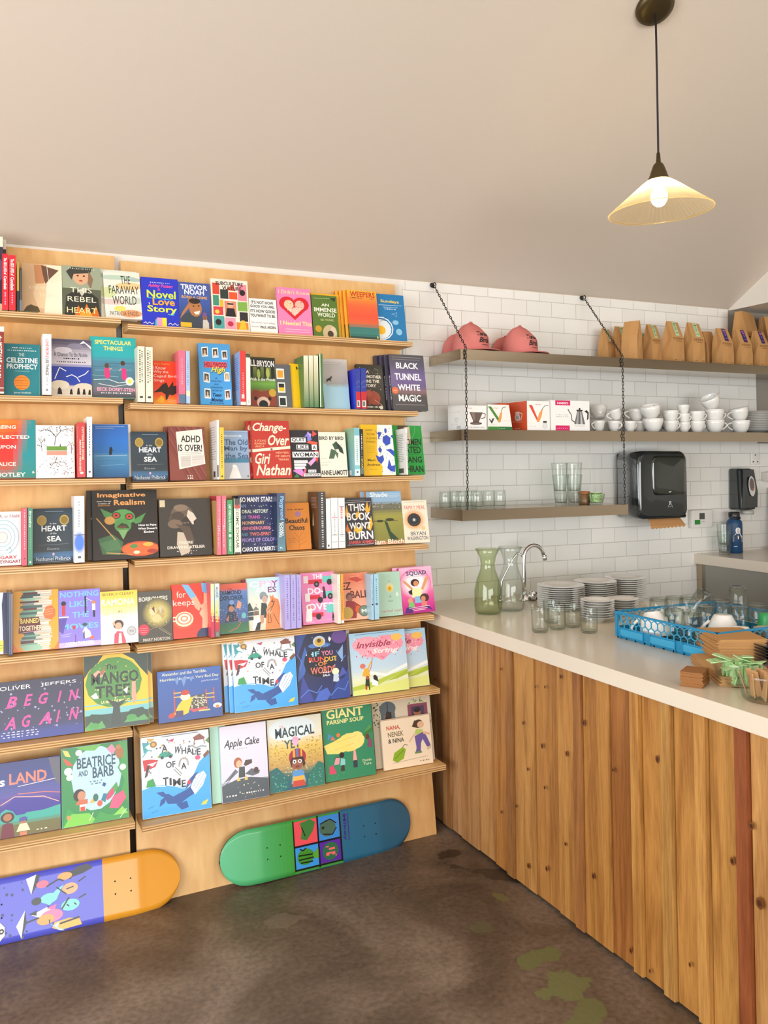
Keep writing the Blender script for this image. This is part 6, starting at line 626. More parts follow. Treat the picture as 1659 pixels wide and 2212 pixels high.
# ---------------------------------------------------------------- caps
def cap(loc, rz, label, words, RX=.090, RY=.085, H=.142):
    root = empty('baseball_cap', loc, rz, label, 'cap', 'pink caps on the top shelf')
    # local -Y is the front
    def surf(a, t):
        # a: angle round the head, t: 0 brim line .. 1 crown top
        front = max(0, -math.sin(a)) ** 1.5; kf = min(1.0, (1 - t) / .46) ** .8 * (1 - .05 * t); kb = math.sqrt(max(0, 1 - t ** 2.2))
        k = kf * front + kb * (1 - front); z = H * t
        return (RX * k * math.cos(a), RY * k * math.sin(a), .004 + z)
    b = MB(); n, mN = 36, 12; vs = [surf(2*math.pi*i/n, min(j/mN, .995)) for j in range(mN+1) for i in range(n)]
    fs = [(j*n+i, j*n+(i+1)%n, (j+1)*n+(i+1)%n, (j+1)*n+i) for j in range(mN) for i in range(n)] + [tuple(mN*n+i for i in range(n))]
    b.add(vs, fs, smooth=True); b.build('crown', FABRIC, root)
    b = MB(); vs = []; fs = []; n = 20
    for i in range(n + 1):
        a = math.radians(180 + 8 + 164 * i / n); e = math.sin(math.pi * i / n)
        for r, dz in ((.97, .006), (1.0 + .72 * e, .002 - .006 * (1 - e))):
            vs.append((RX * r * math.cos(a) * (1 + .08 * e), RY * r * math.sin(a), dz + .012 * math.cos(a) ** 2 * -.2 + .006))
            vs.append((RX * r * math.cos(a) * (1 + .08 * e), RY * r * math.sin(a), dz + .012 * math.cos(a) ** 2 * -.2 + .003))
    for i in range(n):
        k = 4 * i; fs += [(k, k+2, k+6, k+4), (k+1, k+5, k+7, k+3), (k+2, k+3, k+7, k+6), (k, k+4, k+5, k+1)]
    fs += [(0, 1, 3, 2), (4*n, 4*n+2, 4*n+3, 4*n+1)]
    b.add(vs, fs, smooth=True); b.build('brim', FABRIC, root)
    b = MB(); b.ball((0, 0, H + .005), .009, .009, .005, 10); b.build('top_button', FABRIC, root)
    if words:
        b = MB()
        def place(u, v, d):
            a = math.radians(270) + (u - .045) / .09; x, y, z = surf(a, max(0.02, min(.9, .12 + v / .115)))
            s = 1 + .01 + d * 8; return (x * s, y * s, z)
        art(b, 'i 46 74 70 26 1c1416 Three;i 58 40 74 30 1c1416 Birds;t 64 14 50 7 1c1416 EST. 2016'.replace('EST. 2016', '~x'), .09, .07, place, 'fff', 1, .001); b.build('embroidered_lettering', PRINT, root)
cap((0.2833, -0.19, 2.1175), math.radians(14), 'pink corduroy cap with script lettering, nearer the shelf end', True)
cap((0.5603, -0.19, 2.1175), math.radians(14), 'pink corduroy cap with script lettering, farther along the shelf', True)
cap((0.2944, -0.047, 2.1175), 0, 'plain side of a pink cap tucked behind at the shelf end', False, .088, .032, .112)
cap((0.5701, -0.047, 2.1175), 0, 'pink cap mostly hidden between the two lettered caps', False, .088, .032, .112)
# ---------------------------------------------------------------- kraft coffee bags
def coffee_bag(loc, rz, w, d, h, lab, sticker, words=True, openm=False, group='kraft coffee bags on the top shelf'):
    root = empty('coffee_bag', loc, rz, lab, 'coffee bag', group)
    rnd = random.Random(int(loc[0] * 997)); K = 'c0915c'
    b = MB(); hw, hd = w/2, d/2; zc = h * .62
    j = lambda s=.002: rnd.uniform(-s, s)
    base = [(-hw,-hd,0),(hw,-hd,0),(hw,hd,0),(-hw,hd,0)]
    mid = [(-hw+j(),-hd+j(),zc*.5),(0,-hd-.004,zc*.5),(hw+j(),-hd+j(),zc*.5),(hw+.002,0,zc*.5),(hw+j(),hd+j(),zc*.5),(0,hd+.003,zc*.5),(-hw+j(),hd+j(),zc*.5),(-hw-.002,0,zc*.5)]
    top = [(-hw*.99,-hd*.86,zc),(0,-hd*.92,zc),(hw*.99,-hd*.86,zc),(hw*.86,0,zc*.96),(hw*.99,hd*.86,zc),(0,hd*.9,zc),(-hw*.99,hd*.86,zc),(-hw*.86,0,zc*.96)]
    q = .35 if openm else .04
    lip = [(-hw*.97,-hd*q+.004,h+j()),(0,-hd*q-.001,h),(hw*.97,-hd*q+.004,h+j()),(hw*(.8 if not openm else .95),.004,h*(.95 if not openm else 1)),(hw*.97,hd*q+.006,h+j()),(0,hd*q+.007,h),(-hw*.97,hd*q+.006,h+j()),(-hw*(.8 if not openm else .95),.004,h*(.95 if not openm else 1))]
    b8 = [(-hw,-hd,0),(0,-hd,0),(hw,-hd,0),(hw,0,0),(hw,hd,0),(0,hd,0),(-hw,hd,0),(-hw,0,0)]
    vs = b8 + mid + top + lip; fs = [tuple(range(8))[::-1]]
    for r in range(3):
        for k in range(8): a, c = r*8+k, r*8+(k+1)%8; fs.append((a, c, c+8, a+8))
    b.add(vs, fs, K)
    if openm: b.add([(x*.95, y*.7, z*.55) for x, y, z in b8[:0]] + [(x, y, zc*.9) for x, y, z in b8], [tuple(range(8))], '6a4520')
    o = b.build('paper_body', KRAFT, root)
    so = o.modifiers.new('thickness', 'SOLIDIFY'); so.thickness = .0008; so.offset = -1
    def front(u, v):       # point on the front: u across -1..1, v height 0..1
        z = v * h
        if z < zc*.5: t = z/(zc*.5); y = -hd - .004 * t
        elif z < zc: t = (z-zc*.5)/(zc*.5); y = (-hd-.004)*(1-t) - hd*.92*t
        else: t = (z-zc)/(h-zc); y = -hd*.92*(1-t) + (-hd*q-.001)*t
        edge = abs(u); y += .004 * edge if z > .02 else 0
        return (u*hw, y - .0014, z)
    if sticker:
        b = MB(); n = 5; vs = []; L = .02
        for k in range(n + 1):
            for u in (-.34, .34): vs.append(front(u + .0, .645 + .345 * k / n))
        b.add(vs, [(2*k, 2*k+1, 2*k+3, 2*k+2) for k in range(n)], sticker)
        light = sticker != '3a2468'
        for k, (v0, v1, uw, c) in enumerate(((.93, .95, .2, '2f5a3a' if light else 'd88ac8'), (.89, .905, .16, '6a8a6a' if light else 'd88ac8'), (.79, .86, .12, '8aa88a' if light else '6a5ac0'), (.71, .725, .2, '4a6a4a' if light else '8a7ad0'))):
            b.add([(x, y - .0008, z) for x, y, z in (front(-uw, v0), front(uw, v0), front(uw, v1), front(-uw, v1))], [(0, 1, 2, 3)], c)
        b.build('sticker', PRINT, root)
    if words:
        b = MB()
        for k in range(5):
            u0 = -.8 + k * .33
            b.add([(x, y - .0006, z) for x, y, z in (front(u0, .545), front(u0+.2, .545), front(u0+.2, .60), front(u0, .60))], [(0, 1, 2, 3)], '8a6238')
            b.add([(x, y - .0009, z) for x, y, z in (front(u0+.07, .55), front(u0+.14, .55), front(u0+.14, .582), front(u0+.07, .582))], [(0, 1, 2, 3)], K)
        for v, a, c in ((.505, -.4, .6), (.06, -.8, -.4), (.06, .45, .85)):
            b.add([(x, y - .0006, z) for x, y, z in (front(a, v), front(c, v), front(c, v+.014), front(a, v+.014))], [(0, 1, 2, 3)], '8a6238')
        b.build('printed_lettering', PRINT, root)
GRN, PUR = 'b4cf9e', '3a2468'
for px, dy, rz, w_, d_, h_, st, lab, op in (
  ((1.1752, -0.085, 2.1175), 0, 20, .07, .06, .185, GRN, 'kraft coffee bag with a green sticker nearest the chain', 0),
  ((1.2595, -0.095, 2.1175), 0, 12, .075, .06, .20, GRN, 'kraft coffee bag with a green sticker, partly behind the crumpled bag', 0),
  ((1.2167, -0.235, 2.1175), 0, -62, .085, .075, .205, None, 'crumpled kraft coffee bag turned sideways on the shelf edge', 0),
  ((1.4184, -0.09, 2.1175), 0, 10, .075, .055, .175, GRN, 'kraft coffee bag hidden in the rear row behind the crumpled bag', 0),
  ((1.397, -0.185, 2.1175), 0, 14, .085, .06, .205, GRN, 'kraft coffee bag with a green sticker after the crumpled bag', 0),
  ((1.5031, -0.225, 2.1175), 0, 10, .095, .07, .222, GRN, 'tall kraft coffee bag with a green sticker and slanted top', 0),
  ((1.6442, -0.23, 2.1175), 0, 6, .095, .07, .222, GRN, 'kraft coffee bag, last one with a green sticker', 0),
  ((1.8297, -0.145, 2.1175), 0, 0, .07, .06, .20, None, 'kraft coffee bag wedged between the green and purple stickered bags', 0),
  ((1.8516, -0.23, 2.1175), 0, 6, .095, .07, .205, PUR, 'kraft coffee bag with a purple sticker, first of the three', 0),
  ((1.9931, -0.23, 2.1175), 0, 4, .092, .07, .205, PUR, 'kraft coffee bag with a purple sticker, middle of the three', 0),
  ((2.1275, -0.23, 2.1175), 0, 4, .085, .07, .205, PUR, 'kraft coffee bag with a purple sticker, last of the three', 0),
  ((2.1559, -0.11, 2.1175), 0, 20, .17, .10, .33, None, 'large open kraft sack behind the purple stickered bags', 1),
  ((2.3893, -0.11, 2.1175), 0, -10, .17, .11, .32, None, 'large open kraft sack at the frame edge on the top shelf', 1)):
    coffee_bag(px, math.radians(rz), w_, d_, h_, lab, st, not op and st is not None, bool(op))
# ---------------------------------------------------------------- coffee gear boxes
def gift_box(x0, x1, z0, h, y0, y1, lab, fA, sA, base, taper=0, side='f2f2f0'):
    root = empty('carton_box', ((x0+x1)/2, (y0+y1)/2, z0), 0, lab, 'box', 'coffee gear boxes on the middle shelf')
    w_, d_ = x1 - x0, y1 - y0; b = MB(); X0, X1, Y0, Y1 = -w_/2, w_/2, -d_/2, d_/2
    b.hexa([(X0,Y0,0),(X1,Y0,0),(X1,Y1,0),(X0,Y1,0),(X0+taper*.12,Y0,h),(X1-taper,Y0,h),(X1-taper,Y1,h),(X0+taper*.12,Y1,h)], base)
    b.add([(X0-.0003,Y1,0),(X0-.0003,Y0,0),(X0+taper*.12-.0003,Y0,h),(X0+taper*.12-.0003,Y1,h)], [(0,1,2,3)], side)
    art(b, fA, w_, h, lambda u, v, d: (X0 + (u if not taper else taper*.12*v/h + u*(1-taper*1.12/w_*v/h)), Y0 - d, v), base, 3)
    if sA: art(b, sA, d_, h, lambda u, v, d: (X0 - d - .0004 + taper*.12*v/h, Y1 - u, v), side, 4)
    b.build('carton', PRINT, root)
    b = MB(); b.hexa([(X0+.002,Y0+.02,h+.0002),(X1-.002-taper,Y0+.02,h+.0002),(X1-.002-taper,Y1,h+.0002),(X0+.002,Y1,h+.0002),(X0+.002,Y0+.02,h+.0012),(X1-.002-taper,Y0+.02,h+.0012),(X1-.002-taper,Y1,h+.008),(X0+.002,Y1,h+.008)], 'e8e6e0'); b.build('lid_flap', PRINT, root)
zS = 1.7505
bx = lambda a: a[0]
gift_box(0.1844, 0.2993, zS, .112, -.295, -.135, 'white carton with a grey coffee dripper picture, nearest the chain', 'p 6a5a54 20 72 82 72 64 34 38 34;p 8a7a74 28 70 44 70 46 40 40 40;l 5a4a48 3 80 68 94 66 92 50 72 46;e 50 26 28 6 5a4a48;e 50 28 18 4 7a6a64;r 36 28 64 36 5a4a48;t 22 88 24 4 c05a4a ~x;t 50 10 80 5 9a9aa0 ~x', 'l b8c0c8 1.5 40 50 60 50 54 38 46 38 40 50;l b8c0c8 1 44 32 56 32;t 50 76 50 3 b0b8c0 ~x;r 52 6 74 18 b8c0c8;r 58 8 60 18 f2f2f0;t 40 24 40 3 b0b8c0 ~x', 'f4f3f1')
gift_box(0.3056, 0.4403, zS, .118, -.295, -.155, 'slant-sided white carton with a green stripe and green foot', 'r 0 0 100 13 3f8a3a;r 50 0 100 13 2a7038;p 4a8a34 0 92 14 92 56 34 46 30;p e89a5a 42 34 54 66 64 76 60 50 52 30;l 444 2 60 74 70 90 84 92;p 333 4 42 28 46 16 24;e 14 40 4 3 f4f4f4;t 34 86 30 4 d86a5a ~x;t 60 6 24 4 e8f4e0 ~x;t 80 36 24 4 d8d0c8 ~x;t 22 22 30 2 aaa ~x', '', 'f2f0ea', .018, 'e8e6e0')
gift_box(0.5214, 0.6515, zS, .140, -.298, -.13, 'white and orange carton with a large red letter mark and glass server', 'p e04a30 8 86 22 86 52 30 46 28;p f0a058 42 32 54 60 70 76 64 50 54 30;l 444 2 64 70 78 84 94 86;t 50 88 30 4 d86a5a ~x;e 78 14 11 9 dfe2e4;r 70 26 86 32 333;l aab 1 68 10 70 24 86 24 88 10;t 24 14 30 3 bbb ~x', 'r 0 0 100 100 e0542a;e 52 46 14 12 f4e8e0;r 42 50 62 66 f4e8e0;l f4e8e0 3 62 62 76 58 72 40 62 38;e 52 46 8 7 b8c8d0;t 50 34 50 3 f8d8c8 ~x;t 50 30 60 2.4 f8d8c8 ~x;t 50 8 30 4 f8e8e0 ~x', 'f6f4f2', 0, 'e0542a')
gift_box(0.4736, 0.5801, zS, .140, -.128, -.02, 'second orange carton standing behind the one with the letter mark', 'r 0 0 100 100 d84e26', 'r 0 0 100 100 d84e26;r 0 0 100 8 f4e8e0', 'd84e26', 0, 'd84e26')
gift_box(0.6568, 0.8883, zS, .146, -.298, -.12, 'wide white carton with pink bands and a steel kettle picture', 'r 12 84 50 100 d81e6a;T 31 91 28 7 fff HARIO;r 12 0 48 17 d81e6a;t 30 8 32 3 fbd0e0 ~x;p 6a6a6c 60 22 88 22 80 66 68 66;p a8a8aa 64 22 70 22 72 64 69 64;p c8c8ca 76 22 82 22 78 64 76 64;r 66 66 82 70 333;r 72 70 76 76 222;l 555 2 62 28 54 34 52 54 46 66 44 72;p 2a2a2a 84 62 92 70 98 62 97 40 93 36 94 58 88 64;t 30 52 32 3 999 ~x;t 30 46 32 3 999 ~x;p e0e0e0 60 18 88 18 86 14 62 14', '', 'f4f4f3')
# ---------------------------------------------------------------- cups, saucers and plates
def shell(pts, th):        # closed profile of a vessel with wall thickness th
    inn = [(max(r - th, .0006), z + (th if k == 0 else 0)) for k, (r, z) in enumerate(pts)]
    inn[0] = (max(pts[0][0] - th, .0006), pts[0][1] + th)
    r1, z1 = pts[-1]
    return [(.0006, pts[0][1])] + [(pts[0][0] - .002, pts[0][1])] + [(pts[0][0], pts[0][1] + .0015)] + pts[1:-1] + [(r1, z1 - .001), (r1 - th * .5, z1 + .0004), (r1 - th, z1 - .001)] + inn[1:-1][::-1] + [(inn[0][0], inn[0][1] + .003), (inn[0][0] - .004, inn[0][1]), (.0006, inn[0][1])]
_proto = {}
def vessel(name, pts, th, mt, handle=None, n=24):
    """a white cup: body, and a looped handle towards +x"""
    root = empty(name); b = MB(); b.lathe(shell(pts, th), n=n); b.build('bowl' if handle else 'body', mt, root)
    if handle:
        r, z0, z1, out = handle; b = MB(); N = 9
        b.tube([(r + out * math.sin(math.pi * k / N) - .003, 0, z1 + (z0 - z1) * k / N + (.006 * math.sin(math.pi * k / N))) for k in range(N + 1)], [.0052] + [.0042] * (N - 1) + [.005], 7); b.build('handle', mt, root)
    return root
CUPS = {
 's': ([(.018, 0), (.026, .018), (.031, .045), (.033, .055)], .003, (.031, .012, .046, .022)),
 'm': ([(.024, 0), (.034, .02), (.041, .048), (.043, .062)], .0032, (.040, .014, .052, .026)),
 'L': ([(.028, 0), (.042, .022), (.050, .050), (.052, .070)], .0034, (.049, .016, .058, .030))}
def place_thing(key, make, loc, rot, label, cat, group):
    if key not in _proto: o = _proto[key] = make()
    else: o = copy_tree(_proto[key])
    o.location = loc; o.rotation_euler = rot; tag(o, label, cat, group); return o
def cup(kind, loc, hz, label, tilt=(0, 0), group='white cups on the middle shelf'):
    c = CUPS[kind]
    return place_thing('cup' + kind, lambda: vessel('coffee_cup', c[0], c[1], CERAM, c[2]), loc, (tilt[0], tilt[1], math.radians(hz)), label, 'cup', group)
z2 = 1.7508
for k_, px, dz, hz, tl, lab in (
 ('s', (1.0082, -0.215, 1.7508), 0, 190, (0, 0), 'small white espresso cup next to the kettle carton'),
 ('s', (1.1084, -0.215, 1.7508), 0, -80, (0, 0), 'small white espresso cup under a tipped cup beside the chain'),
 ('s', (1.1292, -0.215, 1.7508), .064, 170, (.0, .35), 'small white cup tipped on top of the cup beside the chain'),
 ('s', (1.2062, -0.22, 1.7508), 0, 10, (0, 0), 'small white espresso cup with its handle towards the large cups'),
 ('m', (1.0945, -0.115, 1.7508), 0, 140, (0, 0), 'white cup in the rear row behind the first espresso cup'),
 ('m', (1.1005, -0.115, 1.7508), .076, 100, (.2, .3), 'white cup tilted on the rear row behind the first espresso cup'),
 ('m', (1.2399, -0.105, 1.7508), 0, 60, (0, 0), 'white cup in the rear row behind the chain'),
 ('m', (1.3404, -0.14, 1.7508), 0, 170, (0, 0), 'white cup behind the small cup, lower of two'),
 ('m', (1.3217, -0.14, 1.7508), .064, 150, (0, 0), 'white cup behind the small cup, upper of two'),
 ('L', (1.3552, -0.225, 1.7508), 0, 60, (0, 0), 'large white cup, first of the big front row, carrying a tipped cup'),
 ('L', (1.349, -0.225, 1.7508), .072, 20, (0, -.28), 'large white cup tipped inside the first big cup'),
 ('m', (1.4842, -0.215, 1.7508), 0, 0, (0, 0), 'white cup, second column of the stacked front row, lower'),
 ('m', (1.4842, -0.215, 1.7508), .053, -10, (0, 0), 'white cup, second column of the stacked front row, upper'),
 ('m', (1.5718, -0.09, 1.7508), .03, 40, (0, -.4), 'white cup leaning in the rear behind the second column'),
 ('s', (1.5775, -0.215, 1.7508), 0, 8, (0, 0), 'small white cup, third column, lowest of three'),
 ('s', (1.5775, -0.215, 1.7508), .046, 0, (0, 0), 'small white cup, third column, middle of three'),
 ('s', (1.5743, -0.215, 1.7508), .092, 20, (0, 0), 'small white cup, third column, top of three'),
 ('m', (1.6691, -0.215, 1.7508), 0, 4, (0, 0), 'white cup, fourth column, lower of two'),
 ('m', (1.6691, -0.215, 1.7508), .053, -6, (0, 0), 'white cup, fourth column, upper of two'),
 ('s', (1.7725, -0.09, 1.7508), .066, 60, (0, 0), 'small white cup high up behind the fourth column'),
 ('m', (1.7827, -0.09, 1.7508), 0, 60, (0, 0), 'white cup standing behind the fourth column'),
 ('L', (1.796, -0.215, 1.7508), 0, -12, (0, 0), 'large white cup, lowest of three beside the plates'),
 ('L', (1.796, -0.215, 1.7508), .057, -6, (0, 0), 'large white cup, middle of three beside the plates'),
 ('L', (1.7926, -0.215, 1.7508), .134, 4, (0, -.55), 'large white cup tipped on top of three beside the plates'),
 ('L', (1.9882, -0.215, 1.7508), 0, 160, (0, 0), 'large white cup in front of the plate stack'),
 ('L', (1.9917, -0.215, 1.7508), .070, 168, (0, .22), 'large white cup nested askew in the cup before the plates')):
    p = list(px); p[2] += dz
    cup(k_, p, hz, lab, tl)
PLATE = [(.050, 0), (.060, .004), (.075, .011), (.098, .017), (.100, .0185)]
SAUC = [(.030, 0), (.038, .004), (.052, .013), (.070, .0205), (.072, .0215)]
def dish(kind, loc, label, group, r=1.0):
    pts = PLATE if kind == 'plate' else SAUC
    def make():
        root = empty('dinner_plate' if kind == 'plate' else 'saucer'); b = MB(); b.lathe(shell([(a*r, z) for a, z in pts], .003), n=36); b.build('rim_and_well', CERAM, root)
        b = MB(); b.lathe([(pts[0][0]*r-.006, -.002), (pts[0][0]*r-.002, -.002), (pts[0][0]*r-.002, .0012), (pts[0][0]*r-.006, .0012)], n=24, closed=True); b.build('foot_ring', CERAM, root); return root
    return place_thing('%s%.2f' % (kind, r), make, loc, (0, 0, 0), label, 'plate' if kind == 'plate' else 'saucer', group)
ORDN = ['lowest', 'second', 'third', 'fourth', 'fifth', 'sixth', 'seventh', 'eighth', 'ninth', 'tenth', 'eleventh', 'twelfth', 'thirteenth', 'fourteenth']
def pile(kind, x, y, z, n, pitch, where, group, r=1.0):
    rnd = random.Random(n * 7 + int(x * 100))
    for k in range(n):
        w_ = 'topmost' if k == n - 1 else (ORDN[k] if k == 0 else ORDN[k] + ' from below')
        dish(kind, (x + rnd.uniform(-.0015, .0015), y + rnd.uniform(-.0015, .0015), z + .0022 + k * pitch), 'white %s, %s in the stack %s' % ('plate' if kind == 'plate' else 'bowl-shaped saucer', w_, where), group, r)
a = (2.214, -0.107, 1.7508); pile('plate', a[0], a[1], a[2], 12, .0098, 'behind the big cups on the middle shelf', 'rear plate stack on the middle shelf')
a = (2.3367, -0.225, 1.7508); pile('plate', a[0], a[1], a[2], 8, .0098, 'at the frame edge on the middle shelf', 'front plate stack on the middle shelf')
# ---------------------------------------------------------------- glassware on the lowest shelf
def glassware(name, key, pts, th, loc, label, cat, group, mt=None, n=20, rot=(0,0,0), base=.004):
    def make():
        root = empty(name); b = MB(); q = shell(pts, th)
        q = [(r, z + (base if (k >= len(q) - 3) else 0)) for k, (r, z) in enumerate(q)]
        b.lathe(q, n=n); b.build('glass_body', mt or GLASS, root); return root
    return place_thing(key, make, loc, rot, label, cat, group)
JAR = [(.026, 0), (.029, .006), (.029, .058), (.027, .066), (.0275, .08)]
zJ = 1.3856
for k, (px, lab) in enumerate((((0.1193, -0.215, 1.3856), 'small clear jar at the near end of the lowest shelf'), ((0.2194, -0.195, 1.3856), 'small clear jar just behind the chain on the lowest shelf'), ((0.288, -0.215, 1.3856), 'small clear jar standing furthest forward on the lowest shelf'),
    ((0.3664, -0.195, 1.3856), 'small clear jar, second from the open end of the jar group'), ((0.4158, -0.215, 1.3856), 'small clear jar at the open end of the jar group'), ((0.2933, -0.155, 1.3856), 'small clear jar in the back row, near the wall tiles'), ((0.2073, -0.155, 1.3856), 'small clear jar in the back row, beside the wall end'))):
    glassware('glass_jar', 'jar', JAR, .0022, px, lab, 'jar', 'small jars on the lowest shelf')
PINT = [(.029, 0), (.030, .012), (.0335, .07), (.040, .142), (.0405, .15)]
for px, dz, lab in (((0.7702, -0.215, 1.3856), 0, 'tall clear pint glass, lower of the stack by the jars side'), ((0.7646, -0.215, 1.3856), .045, 'tall clear pint glass nested on top, jars side'), ((0.8439, -0.225, 1.3856), 0, 'tall clear pint glass, lower of the stack by the green bowl'), ((0.8439, -0.225, 1.3856), .045, 'tall clear pint glass nested on top, beside the green bowl')):
    dz *= 1.3
    glassware('pint_glass', 'pint', PINT, .0022, (px[0], px[1], px[2] + dz), lab, 'glass', 'stacked pint glasses on the lowest shelf', base=.010)
# ---------------------------------------------------------------- small bowls with packets
def packet(w_, h_, col, stripe): 
    root = empty('paper_packet'); b = MB(); b.box((-w_/2, -.0011, 0), (w_/2, .0011, h_), col); b.build('paper_sleeve', PAINT, root)
    b = MB(); b.box((-w_*.36, -.0015, h_*.3), (w_*.36, -.00115, h_*.42), stripe); b.build('printed_band', PAINT, root); return root
def packet_bowl(loc, R_, H_, n, key, pk, label, plabel, pgroup, seed, mt=None):
    glassware('glass_bowl', 'bowl%.3f%.3f' % (R_, H_), [(R_*.68, 0), (R_*.78, .008), (R_*.97, H_*.8), (R_, H_)], .003, loc, label, 'bowl', 'small glass bowls', mt, 28)
    rnd = random.Random(seed)
    for k in range(n):
        a = 2 * math.pi * (k * .618); r = R_ * .66 * math.sqrt((k + .5) / n)
        place_thing(key, lambda: packet(*pk), (loc[0] + r * math.cos(a), loc[1] + r * math.sin(a), loc[2] + .009 + rnd.random() * .004), (rnd.uniform(-.22, .22), rnd.uniform(-.25, .25), rnd.uniform(-.6, .6) + (0 if k % 3 else 1.2)), plabel, 'packet', pgroup)
    for k in range(n // 3):      # a few lie flat across the top
        a = 2 * math.pi * k * .618 + 1; r = R_ * .55 * math.sqrt((k + .5) / (n // 3))
        place_thing(key, None, (loc[0] + r * math.cos(a), loc[1] + r * math.sin(a), loc[2] + H_ * (.86 + .05 * (k % 4))), (rnd.uniform(1.25, 1.75), rnd.uniform(-.15, .15), rnd.uniform(0, 6.28)), plabel, 'packet', pgroup)
p = (0.9832, -0.215, 1.3856)
packet_bowl(p, .047, .052, 16, 'pkgA', (.028, .042, 'b8d49a', '6a8a4a'), 'small glass bowl of green packets on the lowest shelf', 'pale green paper packet in the bowl on the lowest shelf', 'green packets in the shelf bowl', 5)
root = empty('lidded_jar', (0.9501, -0.165, 1.3856), 0, 'small amber jar with a rusty orange lid behind the pint glasses', 'jar')
b = MB(); b.lathe([(.0006, 0), (.026, 0), (.028, .004), (.028, .05), (.0006, .05)], n=20); b.build('jar_body', mat('amber_contents', '8a6a48', .3), root)
b = MB(); b.lathe([(.0006, .0505), (.029, .0505), (.030, .053), (.030, .063), (.0006, .065)], n=20); b.build('jar_lid', mat('rust_lid', 'b06a3a', .5), root)
# ---------------------------------------------------------------- fixtures on the tiles
def rounded(b, x0, x1, z0, z1, y0, y1, r, col, mi=0, inset=0):
    def ring(k, y): 
        out = []
        for cx, cz, a0 in ((x1-r-k, z1-r-k, 0), (x0+r+k, z1-r-k, 90), (x0+r+k, z0+r+k, 180), (x1-r-k, z0+r+k, 270)):
            for j in range(5): a = math.radians(a0 + j * 22.5); out.append((cx + r * math.cos(a), y, cz + r * math.sin(a)))
        return out
    rs = [ring(0, y1), ring(0, y0 + .35 * r), ring(.12 * r, y0 + .12 * r), ring(.45 * r + inset, y0)]
    vs = sum(rs, []); n = 20; fs = [tuple(range(n))[::1], tuple(3*n + i for i in range(n))[::-1]]
    for q in range(3):
        for i in range(n): fs.append((q*n+i, (q+1)*n+i, (q+1)*n+(i+1)%n, q*n+(i+1)%n))
    b.add(vs, fs, col, mi, True)
root = empty('towel_dispenser', (1.43, -.02, 1.285), 0, 'smoky black paper towel dispenser on the tiles', 'dispenser'); inv = Matrix.Translation(root.location).inverted()
def prt(mb, n_, mm, r_, iv, **k): o = mb.build(n_, mm, r_, **k); o.matrix_parent_inverse = iv; return o
b = MB(); b.box((1.288, -.05, 1.31), (1.60, TILE_Y-.0005, 1.64)); prt(b, 'back_plate', BLACK, root, inv, bevel=.008)
b = MB(); rounded(b, 1.262, 1.598, 1.296, 1.652, -.215, -.0505, .045, W1); prt(b, 'smoked_cover', SMOKE, root, inv)
b = MB(); rounded(b, 1.352, 1.582, 1.42, 1.628, -.2185, -.2155, .03, W1); prt(b, 'raised_window', mat('smoked_window', (.012,.02,.016), .05, 0, .6, Coat_Weight=1), root, inv)
b = MB(); rounded(b, 1.31, 1.585, 1.298, 1.318, -.212, -.16, .008, W1); prt(b, 'tear_bar', BLACK, root, inv)
b = MB(); vs = []; n = 18
for i in range(n + 1):
    u = i / n; x = 1.345 + .215 * u; vs += [(x, -.19, 1.297), (x + (u - .5) * .02 - .004, -.222, 1.262 + .002 * math.sin(u*9)), (x + (u-.5)*.02 - .004, -.2235, 1.250 - (.006 if i % 2 else 0) + .006*u)]
b.add(vs, [f for i in range(n) for f in ((3*i, 3*i+3, 3*i+4, 3*i+1), (3*i+1, 3*i+4, 3*i+5, 3*i+2))], 'b88a5a'); o = prt(b, 'paper_towel', KRAFT, root, inv); so = o.modifiers.new('thickness', 'SOLIDIFY'); so.thickness = .0006
b = MB(); art(b, 'p c8d0cc 30 36 40 36 40 70 60 70 60 36 70 36 70 84 30 84;p c8d0cc 46 44 54 44 54 60 50 68 46 60;l c8d0cc 5 10 6 14 30 30 40;l c8d0cc 5 90 6 86 30 70 40;l c8d0cc 4 30 16 70 16', .036, .042, lambda u, v, d: (1.452 + u, -.2162 - d, 1.352 + v), '000', 2); art(b, 'l c8d0cc 14 10 40 40 60 60 50 90 70;l c8d0cc 14 10 60 40 80 60 72 90 90', .02, .014, lambda u, v, d: (1.458 + u, -.2192 - d, 1.428 + v), '000', 2); prt(b, 'dispenser_logo', PRINT, root, inv)
root = empty('soap_dispenser', (2.16, -.02, 1.30), 0, 'black soap dispenser with a silver oval badge on the tiles', 'dispenser'); inv = Matrix.Translation(root.location).inverted()
b = MB(); b.hexa([(2.10,-.10,1.315),(2.225,-.10,1.315),(2.225,TILE_Y-.0005,1.315),(2.10,TILE_Y-.0005,1.315),(2.105,-.085,1.555),(2.22,-.085,1.555),(2.22,TILE_Y-.0005,1.555),(2.105,TILE_Y-.0005,1.555)]); prt(b, 'smoked_body', SMOKE, root, inv, bevel=.014)
b = MB(); vs = [(2.128,-.1005,1.548),(2.205,-.1005,1.548),(2.214,-.118,1.42),(2.118,-.118,1.42),(2.215,-.112,1.33),(2.112,-.112,1.33),(2.128,-.0865,1.548),(2.205,-.0865,1.548),(2.112,-.1008,1.33),(2.215,-.1008,1.33)]
b.add([(x,y-.004,z) for x,y,z in vs[:6]] + vs[6:], [(0,3,2,1),(3,5,4,2),(0,6,8,5,3),(1,2,4,9,7),(0,1,7,6),(5,8,9,4)]); prt(b, 'push_cover', SMOKE, root, inv)
